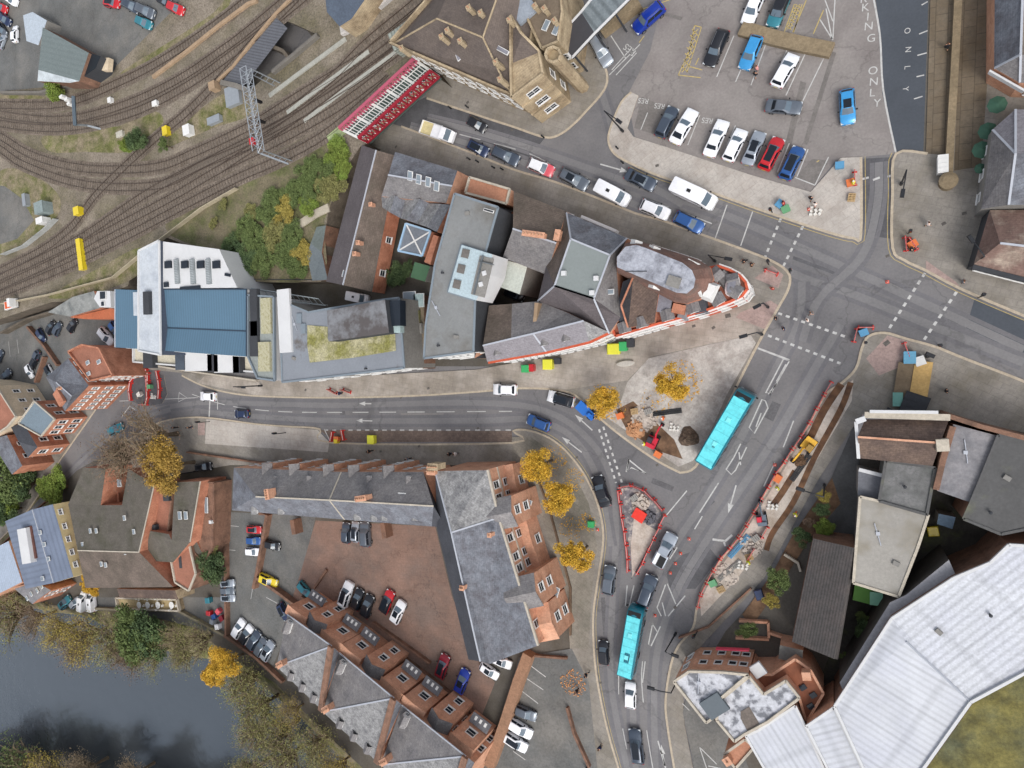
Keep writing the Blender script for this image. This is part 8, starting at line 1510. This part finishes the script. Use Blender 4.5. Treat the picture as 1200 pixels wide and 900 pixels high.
for a in ((1110, 54, 90, 'black', 'black', 'brown', 'person in black walking along the right promenade'), (955, 239, 60, 'white', 'pink', 'black', 'person in a pale coat on the car park corner pavement'), (950, 232, 60, 'black', 'black', 'black', 'person in black beside the one in a pale coat'), (885, 87, 60, 'black', 'grey', 'black', 'person in black at the tail of the light blue car'), (887, 80, 0, 'pink', 'grey', 'brown', 'person in pink bending by the light blue car'),
          (909, 373, 0, 'black', 'grey', 'black', 'person in black with a bag at the crossing edge'), (918, 385, 200, 'navy', 'black', 'black', 'person in navy crossing the road'), (950, 367, 20, 'grey', 'black', 'brown', 'person in grey on the crossing dots'), (946, 375, 20, 'white', 'navy', 'brown', 'person in white on the crossing dots'), (433, 529, 0, 'black', 'black', 'black', 'person in black on the long pavement'), (478, 538, 0, 'grey', 'black', 'black', 'person in grey close to the terrace wall'),
          (527, 532, 180, 'black', 'navy', 'black', 'person in black of the pair on the long pavement'), (534, 532, 180, 'white', 'grey', 'brown', 'person in white of the pair on the long pavement'), (205, 501, 90, 'black', 'black', 'black', 'person in black, left of two near the junction pavement'), (222, 501, 90, 'black', 'navy', 'black', 'person in dark clothes, right of two near the junction pavement'), (687, 791, 200, 'black', 'grey', 'black', 'person in black on the pavement by the fallen leaves'),
          (676, 810, 20, 'black', 'black', 'brown', 'person in dark coat beside the fallen leaves'), (703, 876, 90, 'navy', 'black', 'brown', 'person in navy on the lower pavement'), (398, 461, 0, 'navy', 'black', 'black', 'person between the barriers on the upper pavement'), (877, 659, 45, 'hivis', 'orange', 'white', 'worker in yellow vest in the trench works'), (932, 603, 45, 'hivis', 'orange', 'white', 'worker in yellow vest beside the inner trench'), (911, 572, 45, 'hivis', 'navy', 'white', 'worker in yellow vest near the outer trench line'),
          (698, 489, 0, 'navy', 'black', 'black', 'person standing at the nose of the blue dumper'), (777, 490, 0, 'orange', 'black', 'white', 'worker in orange by the red digger'), (755, 520, 0, 'hivis', 'navy', 'white', 'worker in yellow vest left of the red digger'), (1068, 292, 0, 'black', 'black', 'black', 'person in black behind the upper crossing barriers'), (1088, 262, 0, 'white', 'grey', 'brown', 'person in white alone on the top right pavement'), (1129, 330, 0, 'grey', 'brown', 'brown', 'person in grey near the right crossing'), (1128, 358, 0, 'black', 'black', 'black', ''),
          (937, 317, 0, 'black', 'black', 'black', ''), (905, 338, 60, 'red', 'black', 'brown', 'person in red on the pink crossing slabs'), (881, 310, 200, 'brown', 'black', 'black', 'person in brown north of the corner building'), (872, 306, 200, 'black', 'black', 'black', 'person in black north of the corner building'), (1109, 458, 0, 'black', 'black', 'black', 'person in black on the right pavement'), (1000, 214, 0, 'hivis', 'navy', 'white', 'worker in yellow vest by the station drive'), (918, 238, 0, 'red', 'navy', 'black', 'person in red at the car park corner')):
    if a[6]: person(*a, z=.02 if (a[0] < 890 and a[1] < 100) or 908 < a[0] < 951 and 360 < a[1] < 390 else .12)
